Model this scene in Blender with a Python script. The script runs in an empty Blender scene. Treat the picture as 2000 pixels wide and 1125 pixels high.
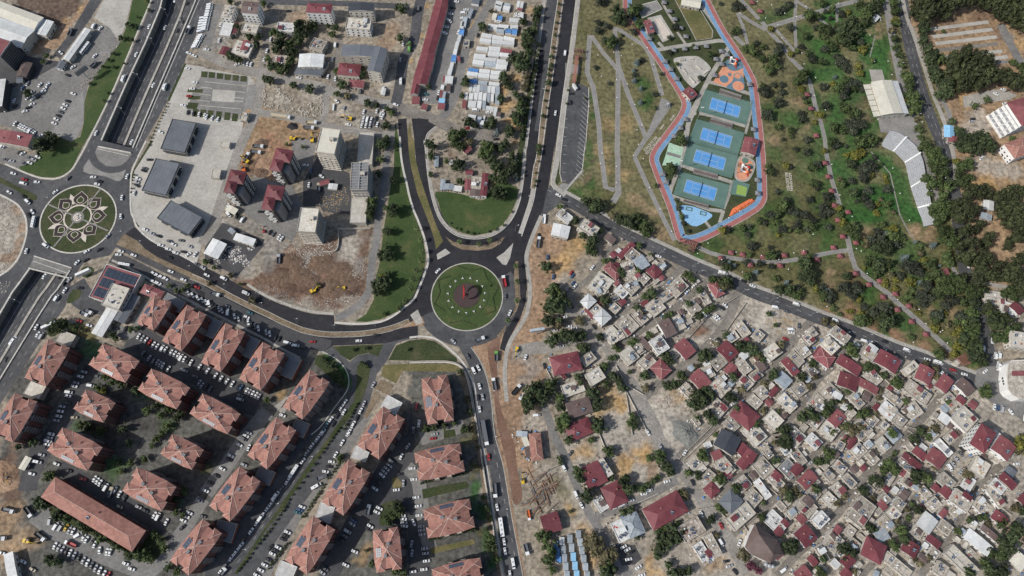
import bpy,bmesh,math,random
import numpy as np
from mathutils import Vector,Matrix,noise,geometry
random.seed(7)
R=math.radians
# ---------------------------------------------------------------- camera, sky, sun, exposure
S=bpy.context.scene
H,F=484.0,1400.0
def _rot():
 zc=-Vector(((985-1000)/F,-(1060-562.5)/F,-1)).normalized()
 yc=Vector((0,1,0));yc=(yc - zc*yc.dot(zc)).normalized()
 xc=yc.cross(zc)
 return Matrix((xc,yc,zc))
ROT=_rot()
cam_d=bpy.data.cameras.new('camera');cam=bpy.data.objects.new('camera',cam_d)
S.collection.objects.link(cam);S.camera=cam
cam.matrix_world=Matrix.Translation((0,0,H)) @ ROT.to_4x4()
cam_d.sensor_width=36;cam_d.lens=F/2000*36;cam_d.clip_start=1;cam_d.clip_end=9000
SUN_EL,SUN_AZ=42,199          # direction (from the ground) towards the sun, degrees anticlockwise from +x
w=bpy.data.worlds.new('World');S.world=w;w.use_nodes=True
nt=w.node_tree;bg=nt.nodes['Background']
sky=nt.nodes.new('ShaderNodeTexSky');sky.sky_type='NISHITA';sky.sun_disc=False
sky.sun_elevation=R(SUN_EL);sky.sun_rotation=R(90-SUN_AZ);sky.air_density=1.2;sky.dust_density=2.5
nt.links.new(sky.outputs[0],bg.inputs[0]);bg.inputs[1].default_value=0.11
sl=bpy.data.lights.new('sun','SUN');sun=bpy.data.objects.new('sun',sl);S.collection.objects.link(sun)
sl.energy=4.0;sl.angle=R(0.6);sl.color=(1,.965,.91)
d=Vector((math.cos(R(SUN_AZ))*math.cos(R(SUN_EL)),math.sin(R(SUN_AZ))*math.cos(R(SUN_EL)),math.sin(R(SUN_EL))))
sun.rotation_euler=d.to_track_quat('Z','Y').to_euler();sun.location=(0,0,300)
S.view_settings.view_transform='Standard';S.view_settings.look='None'
S.view_settings.exposure=0.12;S.view_settings.gamma=1
S.cycles.max_bounces=4;S.cycles.diffuse_bounces=2;S.cycles.glossy_bounces=2
# ---------------------------------------------------------------- where things stand on the ground
def P(px,py,z=0.0):
 v=ROT @ Vector(((px-1000)/F,-(py-562.5)/F,-1))
 t=(z-H)/v.z
 return Vector((v.x*t,v.y*t,z))
TX={'A': 0,'B': 400,'C': 800,'D': 1200,'E': 1600};TY={'0': 0,'1': 275,'2': 550,'3': 825}
def px(s):
 """survey notes: tile letter+row, then x,y in that tile -> list of (x, y)"""
 out=[];ox=oy=0;k=1/3.75
 for w_ in s.split():
  if w_[0] in TX and len(w_) == 2: ox,oy=TX[w_[0]],TY[w_[1]];k=1/3.75
  elif w_ == 'F': ox=oy=0;k=1
  else:
   a,b=w_.split(',');out.append((ox+float(a)*k,oy+float(b)*k))
 return out
def W(s,z=0.0): return [P(x,y,z) for x,y in px(s)]
def spl(pts,n=5,closed=False):
 """smooth a line of points"""
 if len(pts) < 3: return list(pts)
 q=list(pts);m=len(q);out=[]
 rng=range(m) if closed else range(m-1)
 for i in rng:
  p1,p2=q[i],q[(i+1) % m]
  p0=q[i-1] if (i > 0 or closed) else p1*2-p2
  p3=q[(i+2) % m] if (i+2 < m or closed) else p2*2-p1
  for k in range(n):
   t=k/n
   out.append(0.5*((2*p1)+(p2-p0)*t+(2*p0-5*p1+4*p2-p3)*t*t+(3*p1-p0-3*p2+p3)*t*t*t))
 if not closed: out.append(q[-1])
 return out
# ---------------------------------------------------------------- materials
MATS={}
def mat(name,cols,scale=.15,rough=.9,fine=1.2,fs=.18,rnd=0,metal=0,spec=.3,bump=0,island=0,wave=None,detail=5,coord='Object',contrast=(.3,.7)):
 """cols: 1-3 linear colours mixed by soft noise; fs: strength of fine grain; rnd: brightness change per object"""
 m=bpy.data.materials.new(name);m.use_nodes=True;t=m.node_tree;N=t.nodes;L=t.links
 b=N['Principled BSDF'];b.inputs['Roughness'].default_value=rough;b.inputs['Metallic'].default_value=metal
 b.inputs['Specular IOR Level'].default_value=spec
 tc=N.new('ShaderNodeTexCoord');co=tc.outputs[coord]
 n1=N.new('ShaderNodeTexNoise');n1.inputs['Scale'].default_value=scale;n1.inputs['Detail'].default_value=detail;n1.inputs['Roughness'].default_value=.65
 L.new(co,n1.inputs['Vector'])
 cr=N.new('ShaderNodeValToRGB');cr.color_ramp.elements[0].position=contrast[0];cr.color_ramp.elements[1].position=contrast[1]
 cr.color_ramp.elements[0].color=(*cols[0],1);cr.color_ramp.elements[1].color=(*cols[-1],1)
 if len(cols) == 3:
  e=cr.color_ramp.elements.new(sum(contrast)/2);e.color=(*cols[1],1)
 L.new(n1.outputs[0],cr.inputs[0]);col=cr.outputs[0]
 def mul(col,fac_out,lo,hi,mn=0.,mx=1.):
  mr=N.new('ShaderNodeMapRange');mr.inputs[1].default_value=mn;mr.inputs[2].default_value=mx
  mr.inputs[3].default_value=lo;mr.inputs[4].default_value=hi;L.new(fac_out,mr.inputs[0])
  x=N.new('ShaderNodeVectorMath');x.operation='SCALE';L.new(col,x.inputs[0]);L.new(mr.outputs[0],x.inputs['Scale']);return x.outputs[0]
 if fs:
  n2=N.new('ShaderNodeTexNoise');n2.inputs['Scale'].default_value=fine;n2.inputs['Detail'].default_value=3
  L.new(co,n2.inputs['Vector']);col=mul(col,n2.outputs[0],1-fs*1.6,1+fs*1.6,.25,.75)
 if rnd:
  oi=N.new('ShaderNodeObjectInfo');col=mul(col,oi.outputs['Random'],1-rnd,1+rnd)
 if island:
  g=N.new('ShaderNodeNewGeometry');col=mul(col,g.outputs['Random Per Island'],1-island,1+island)
 if wave:
  ws,wd,wf=wave
  wv=N.new('ShaderNodeTexWave');wv.bands_direction=wd;wv.inputs['Scale'].default_value=ws;L.new(co,wv.inputs['Vector'])
  col=mul(col,wv.outputs[1],1-wf,1+wf)
 L.new(col,b.inputs['Base Color'])
 if bump:
  bp=N.new('ShaderNodeBump');bp.inputs['Strength'].default_value=bump;bp.inputs['Distance'].default_value=.3
  n3=N.new('ShaderNodeTexNoise');n3.inputs['Scale'].default_value=.8;n3.inputs['Detail'].default_value=6;L.new(co,n3.inputs['Vector'])
  L.new(n3.outputs[0],bp.inputs['Height']);L.new(bp.outputs[0],b.inputs['Normal'])
 MATS[name]=m;return m
def M(n): return MATS[n]
mat('asphalt',[(.045,.046,.050),(.060,.061,.065),(.088,.088,.090)],.06,.85,.35,.16)
mat('asphalt_new',[(.012,.012,.015),(.017,.017,.021),(.026,.026,.030)],.05,.8,.3,.18)
mat('asphalt_old',[(.12,.117,.112),(.155,.15,.143),(.20,.192,.182)],.06,.9,.5,.14)
mat('asphalt_yard',[(.042,.042,.045),(.055,.055,.058),(.073,.072,.073)],.06,.9,.5,.12)
mat('street',[(.12,.108,.095),(.16,.146,.128),(.22,.20,.175)],.09,.95,.7,.2)
mat('dirt_road',[(.17,.158,.14),(.215,.20,.18),(.275,.26,.235)],.08,.95,.7,.2)
mat('concrete',[(.27,.255,.23),(.33,.315,.285),(.39,.372,.34)],.06,.9,.5,.10)
mat('pavement',[(.23,.215,.19),(.28,.265,.238),(.34,.32,.29)],.12,.9,.8,.16)
mat('paving_dark',[(.13,.128,.122),(.165,.16,.152),(.20,.195,.185)],.12,.9,.6,.12)
mat('path',[(.16,.155,.148),(.20,.193,.183),(.24,.23,.217)],.15,.9,.7,.10)
mat('kerb',[(.36,.345,.31),(.42,.40,.365),(.5,.48,.44)],.3,.9,1.5,.2)
mat('kerb_thin',[(.26,.245,.215),(.32,.305,.27),(.4,.38,.34)],.3,.9,1.5,.2)
mat('lawn',[(.030,.054,.015),(.046,.068,.022),(.095,.088,.038)],.06,.95,.9,.2,contrast=(.38,.72))
mat('lawn_dark',[(.024,.034,.013),(.036,.047,.018),(.066,.064,.032)],.07,.95,.9,.3)
mat('lawn_dry',[(.06,.07,.024),(.11,.10,.042),(.18,.14,.07)],.06,.95,.9,.22)
mat('dry_grass',[(.16,.11,.05),(.24,.17,.085),(.32,.24,.13)],.1,.95,1.2,.25)
mat('plough',[(.085,.060,.045),(.11,.078,.06),(.14,.10,.078)],.05,.95,1.2,.18)
mat('dirt',[(.16,.10,.065),(.24,.155,.10),(.31,.22,.15)],.08,.95,.8,.22)
mat('red_earth',[(.115,.066,.046),(.155,.09,.064),(.20,.128,.095)],.07,.95,.8,.2)
mat('tan_bed',[(.10,.076,.05),(.16,.122,.082),(.22,.175,.125)],.12,.95,1.,.3)
mat('white_line',[(.34,.34,.33),(.46,.46,.44)],.5,.8,1.,.2)
mat('track_red',[(.24,.088,.082),(.28,.108,.10),(.32,.135,.125)],.15,.85,1.,.08)
mat('track_blue',[(.10,.19,.31),(.13,.23,.36),(.18,.28,.40)],.15,.85,1.,.10)
mat('court_green',[(.075,.135,.115),(.09,.155,.132),(.11,.175,.15)],.1,.85,1.,.06)
mat('court_blue',[(.065,.22,.47),(.085,.25,.52)],.1,.8,1.,.05)
mat('court_mint',[(.22,.36,.25),(.30,.44,.33),(.36,.48,.38)],.3,.85,1.,.15)
mat('court_lime',[(.18,.27,.06),(.22,.32,.08)],.3,.85,1.,.1)
mat('rubber_orange',[(.42,.17,.10),(.50,.23,.14),(.52,.28,.19)],.3,.85,1.,.1)
mat('rubber_blue',[(.075,.135,.18),(.10,.17,.22)],.3,.85,1.,.1)
mat('splash_blue',[(.17,.33,.50),(.24,.42,.60)],.3,.8,1.,.1)
mat('trench_wall',[(.13,.125,.115),(.17,.165,.15),(.21,.2,.185)],.1,.9,.8,.2,wave=(.35,'X',.1))
mat('petal_dark',[(.025,.02,.02),(.04,.03,.03)],.3,.95,1.,.3)
mat('monument_paving',[(.048,.032,.032),(.06,.040,.040)],.2,.9,1.,.1)
mat('stone_cream',[(.42,.37,.32),(.52,.46,.40)],.3,.9,1.,.1)
# ---------------------------------------------------------------- mesh helpers
COL=S.collection
def tag(o,label=None,cat=None,group=None,kind=None):
 if label: o['label']=label
 if cat: o['category']=cat
 if group: o['group']=group
 if kind: o['kind']=kind
 return o
def link(name,me,parent=None,mats=()):
 o=bpy.data.objects.new(name,me);COL.objects.link(o)
 for m in mats: me.materials.append(M(m) if isinstance(m,str) else m)
 if parent: o.parent=parent
 return o
def empty(name,loc=(0,0,0),rz=0):
 o=bpy.data.objects.new(name,None);COL.objects.link(o);o.location=loc;o.rotation_euler=(0,0,rz)
 o.empty_display_size=1;return o
class MB:
 def __init__(s): s.v=[];s.f=[];s.m=[]
 def add(s,vs,fs,mi=0):
  n=len(s.v);s.v += [tuple(v) for v in vs];s.f += [tuple(i+n for i in f) for f in fs];s.m += [mi]*len(fs);return s
 def box(s,x0,y0,z0,x1,y1,z1,mi=0,rz=0,c=None):
  vs=[(x0,y0,z0),(x1,y0,z0),(x1,y1,z0),(x0,y1,z0),(x0,y0,z1),(x1,y0,z1),(x1,y1,z1),(x0,y1,z1)]
  if rz:
   cx,cy=c or ((x0+x1)/2,(y0+y1)/2);ca,sa=math.cos(rz),math.sin(rz)
   vs=[(cx+(x-cx)*ca-(y-cy)*sa,cy+(x-cx)*sa+(y-cy)*ca,z) for x,y,z in vs]
  return s.add(vs,[(0,3,2,1),(4,5,6,7),(0,1,5,4),(1,2,6,5),(2,3,7,6),(3,0,4,7)],mi)
 def prism(s,poly,z0,z1,mi=0,top=None,bottom=True):
  """poly: list of (x, y), any simple outline; top: material index of the upper face"""
  n=len(poly);a=sum(poly[i][0]*poly[(i+1) % n][1]-poly[(i+1) % n][0]*poly[i][1] for i in range(n))
  if a < 0: poly=poly[::-1]
  b=len(s.v)
  s.v += [(p[0],p[1],z0) for p in poly]+[(p[0],p[1],z1) for p in poly]
  for i in range(n):
   j=(i+1) % n;s.f.append((b+i,b+j,b+n+j,b+n+i));s.m.append(mi)
  s.f.append(tuple(b+n+i for i in range(n)));s.m.append(mi if top is None else top)
  if bottom: s.f.append(tuple(b+n-1-i for i in range(n)));s.m.append(mi)
  return s
 def tube(s,pts,r,n=6,mi=0):
  rings=[];pts=[Vector(p) for p in pts];rs=r if isinstance(r,(list,tuple)) else [r]*len(pts)
  for i,p in enumerate(pts):
   dd=(pts[min(i+1,len(pts)-1)]-pts[max(i-1,0)]).normalized()
   u=dd.orthogonal().normalized();v=dd.cross(u)
   rings.append([p+(u*math.cos(2*math.pi*k/n)+v*math.sin(2*math.pi*k/n))*rs[i] for k in range(n)])
  vs=[q for r_ in rings for q in r_];fs=[]
  for i in range(len(pts)-1):
   for k in range(n):
    k2=(k+1) % n;fs.append((i*n+k,i*n+k2,(i+1)*n+k2,(i+1)*n+k))
  fs.append(tuple(range(n))[::-1]);fs.append(tuple((len(pts)-1)*n+k for k in range(n)))
  return s.add(vs,fs,mi)
 def blob(s,c,rad,mi=0,seg=8,rings=5,jit=.12,seed=0):
  rr=random.Random(seed);vs=[(c[0],c[1],c[2]+rad[2])];fs=[]
  for i in range(1,rings):
   a=math.pi*i/rings
   for k in range(seg):
    b=2*math.pi*k/seg;q=1+rr.uniform(-jit,jit)
    vs.append((c[0]+rad[0]*math.sin(a)*math.cos(b)*q,c[1]+rad[1]*math.sin(a)*math.sin(b)*q,c[2]+rad[2]*math.cos(a)*q))
  vs.append((c[0],c[1],c[2]-rad[2]));L_=len(vs)-1
  for k in range(seg): fs.append((0,1+k,1+(k+1) % seg));fs.append((L_,L_-seg+(k+1) % seg,L_-seg+k))
  for i in range(rings-2):
   for k in range(seg):
    a=1+i*seg+k;b=1+i*seg+(k+1) % seg;fs.append((a,a+seg,b+seg,b))
  return s.add(vs,fs,mi)
 def mesh(s,name='mesh'):
  me=bpy.data.meshes.new(name);me.from_pydata(s.v,[],s.f);me.polygons.foreach_set('material_index',s.m);me.update();return me
 def build(s,name,mats,parent=None):
  if isinstance(mats,str): mats=[mats]
  return link(name,s.mesh(name),parent,mats)
def area2(p): return sum(p[i][0]*p[(i+1) % len(p)][1]-p[(i+1) % len(p)][0]*p[i][1] for i in range(len(p)))
LZ=[0]
def sheet(name,pts,m,z,thick=0,kind='structure',label=None,cat=None,holes=()):
 """a flat sheet of ground filling an outline, at height z"""
 LZ[0] += 1;z += (LZ[0]*.61803 % 1)*.026
 pts=[Vector((p[0],p[1],z)) for p in pts]
 hs=[[Vector((p[0],p[1],z)) for p in h] for h in holes]
 tris=geometry.tessellate_polygon([pts]+hs)
 allv=pts+[p for h in hs for p in h];mb=MB()
 fs=[]
 for t in tris:
  a,b,c=[allv[i] for i in t]
  fs.append(t if (b-a).cross(c-a).z > 0 else t[::-1])
 mb.add(allv,fs)
 if thick:
  for ring in [pts]+hs:
   n=len(ring);vs=[tuple(p) for p in ring]+[(p.x,p.y,z-thick) for p in ring]
   f2=[(i,(i+1) % n,n+(i+1) % n,n+i) for i in range(n)]
   if area2(ring) > 0: f2=[f[::-1] for f in f2]
   mb.add(vs,f2)
 o=mb.build(name,m);tag(o,label,cat,kind=kind);return o
def strip(pts,wd,off=0.0):
 """left and right edges of a ribbon along pts; wd may be a list"""
 n=len(pts);L_,R_=[],[]
 for i,p in enumerate(pts):
  a=pts[max(i-1,0)];b=pts[min(i+1,n-1)];dd=Vector((b.x-a.x,b.y-a.y,0)).normalized();nn=Vector((-dd.y,dd.x,0))
  w_=wd[i] if isinstance(wd,list) else wd
  L_.append(p+nn*(off+w_/2));R_.append(p+nn*(off-w_/2))
 return L_,R_
def ribbon(name,pts,wd,m,z,off=0.0,smooth=True,height=0,kind='structure',label=None,cat=None,parent=None,n=5):
 LZ[0] += 1;z += (LZ[0]*.61803 % 1)*.026
 if smooth:
  q_=[pts[0]]
  for p in pts[1:]:
   if (p-q_[-1]).length > 2.5: q_.append(p)
  pts=spl(q_,n)
 if isinstance(wd,list) and len(wd) != len(pts):
  k=len(pts);q=len(wd);wd=[wd[int(i/(k-1)*(q-1))]*(1-(i/(k-1)*(q-1)) % 1)+wd[min(int(i/(k-1)*(q-1))+1,q-1)]*((i/(k-1)*(q-1)) % 1) for i in range(k)]
 L_,R_=strip(pts,wd,off);mb=MB();n_=len(pts)
 vs=[(p.x,p.y,z) for p in L_]+[(p.x,p.y,z) for p in R_]
 fs=[(i,n_+i,n_+i+1,i+1) for i in range(n_-1)]
 mb.add(vs,fs)
 if height:
  lo=[(x,y,z-height) for x,y,_ in vs];a=len(vs)
  mb.v += lo
  for i in range(n_-1):
   mb.f.append((i,i+1,a+i+1,a+i));mb.f.append((n_+i+1,n_+i,a+n_+i,a+n_+i+1));mb.m += [0,0]
  mb.f.append((0,a,a+n_,n_));mb.f.append((n_-1,2*n_-1,a+2*n_-1,a+n_-1));mb.m += [0,0]
 o=mb.build(name,m,parent)
 if not parent: tag(o,label,cat,kind=kind)
 return o
# ---------------------------------------------------------------- the sunken highway: outlines of its two open cuts
CUT1_L=W('A0 1205,-60 1200,0 1080,290 915,640 745,1030',0)
CUT1_R=W('A0 1460,-60 1438,0 1268,400 1130,720 975,1085',0)
CUT2_L=W('A1 222,935 150,1035 A2 140,0 0,240 -260,690',0)
CUT2_R=W('A1 515,952 420,1100 A2 450,0 300,230 0,720 -260,1150',0)
def cutpoly(L_,R_,g=0.0):
 c=sum((p for p in L_+R_),Vector())/len(L_+R_)
 return [p+(p-c).normalized()*g for p in L_]+[p+(p-c).normalized()*g for p in reversed(R_)]
CUTS=[cutpoly(CUT1_L,CUT1_R),cutpoly(CUT2_L,CUT2_R)]
# ---------------------------------------------------------------- ground sheet with soil and grass colours
X0,X1,Y0,Y1,ST=-560,560,-70,500,2.5
nx,ny=int((X1-X0)/ST)+1,int((Y1-Y0)/ST)+1
gx,gy=np.meshgrid(np.linspace(X0,X1,nx),np.linspace(Y0,Y1,ny));gx=gx.ravel();gy=gy.ravel()
def vnoise(x,y,s,seed):
 r=np.random.RandomState(seed);g=r.rand(64,64);u=x/s;v=y/s
 i=np.floor(u).astype(int);j=np.floor(v).astype(int);fu=u-i;fv=v-j;fu=fu*fu*(3-2*fu);fv=fv*fv*(3-2*fv)
 a=g[i % 64,j % 64];b=g[(i+1) % 64,j % 64];c=g[i % 64,(j+1) % 64];d_=g[(i+1) % 64,(j+1) % 64]
 return (a*(1-fu)+b*fu)*(1-fv)+(c*(1-fu)+d_*fu)*fv-.5
wx=gx+vnoise(gx,gy,16,1)*9+vnoise(gx,gy,5,2)*5;wy=gy+vnoise(gx,gy,16,3)*9+vnoise(gx,gy,5,4)*5
def inside(poly,x,y):
 r=np.zeros(len(x),bool);n=len(poly)
 for i in range(n):
  a,b=poly[i],poly[(i+1) % n]
  if a[1] == b[1]: continue
  c=((a[1] > y) != (b[1] > y)) & (x < (b[0]-a[0])*(y-a[1])/(b[1]-a[1])+a[0]);r ^= c
 return r
COLR=dict(dust=(.215,.185,.145),sett=(.27,.24,.20),park=(.112,.104,.052),dry=(.27,.19,.095),gold=(.32,.205,.09),green=(.032,.072,.018),lush=(.026,.078,.017),
   comp=(.085,.083,.074),tan=(.24,.165,.10),soil=(.125,.080,.056),red=(.20,.11,.07),pale=(.33,.30,.255),brown=(.07,.045,.033),
   dark=(.05,.048,.042),olive=(.085,.082,.035),orange=(.245,.165,.108),grey=(.19,.178,.16),field=(.095,.066,.05),rub=(.26,.235,.20))
col=np.tile(np.array(COLR['dust']),(len(gx),1))
def region(s,c):
 m_=inside([(p.x,p.y) for p in W(s)],wx,wy);col[m_]=COLR[c]
def dab(s,r,c,a=.8,hard=.55):
 for p in W(s):
  rr=r*.4;d_=np.sqrt((wx-p.x)**2+(wy-p.y)**2)/rr
  f=np.clip((1-d_)/(1-hard),0,1)*a;f=f[:,None]
  col[:]=col*(1-f)+np.array(COLR[c])*f
region('C0 1240,-60 C1 1090,0 1050,300 1100,380 D1 0,600 400,790 900,980 E2 0,190 400,370 900,590 1180,700 1230,610 1230,500 1180,300 1150,100 E1 1040,900 980,600 930,300 E0 960,1100 880,700 700,300 580,-60','park')
region('F 1130,360 1180,395 1260,440 1330,478 1420,505 1500,535 1640,600 1890,722 1925,700 1890,560 1860,420 1700,380 1500,300 1340,480 1200,380','olive')
region('C2 1180,200 D2 200,80 500,-100 D2 900,60 E2 0,250 700,600 1200,760 1500,860 E3 1600,1300 C3 1400,1300 C3 1100,300','sett')
region('A2 560,250 700,440 900,460 1100,120 B2 0,230 700,520 1100,640 1000,1000 B3 900,300 B3 0,1300 A3 0,1300 0,0 A2 0,900 250,500','comp')
region('B3 1500,-100 C2 0,600 380,600 C3 480,0 680,1200 B3 800,1300 1000,800','comp')
region('E0 590,0 1500,-60 1600,0 E1 1600,1100 1200,1125 1030,700 980,400 E0 1000,1000 800,300','tan')
region('B0 340,640 450,600 440,820 1100,1000 B1 900,0 700,30 450,200 300,260 200,150 B0 240,1100','tan')
region('B1 600,830 760,760 1230,640 1230,1100 B2 1180,150 900,240 B2 0,-40 B1 350,1000','soil')
region('A0 100,-40 600,-40 500,150 400,195 130,20','field')
region('A0 600,0 660,0 430,370 250,430 200,380 400,190 500,150','orange')
region('A1 0,390 150,480 190,620 180,780 60,950 0,1000 -60,700','rub')
region('C1 870,560 1060,600 1150,780 1100,1125 C2 1000,300 960,500 C3 1000,100 900,420 600,300 C2 640,700 640,400 870,250','orange')
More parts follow.
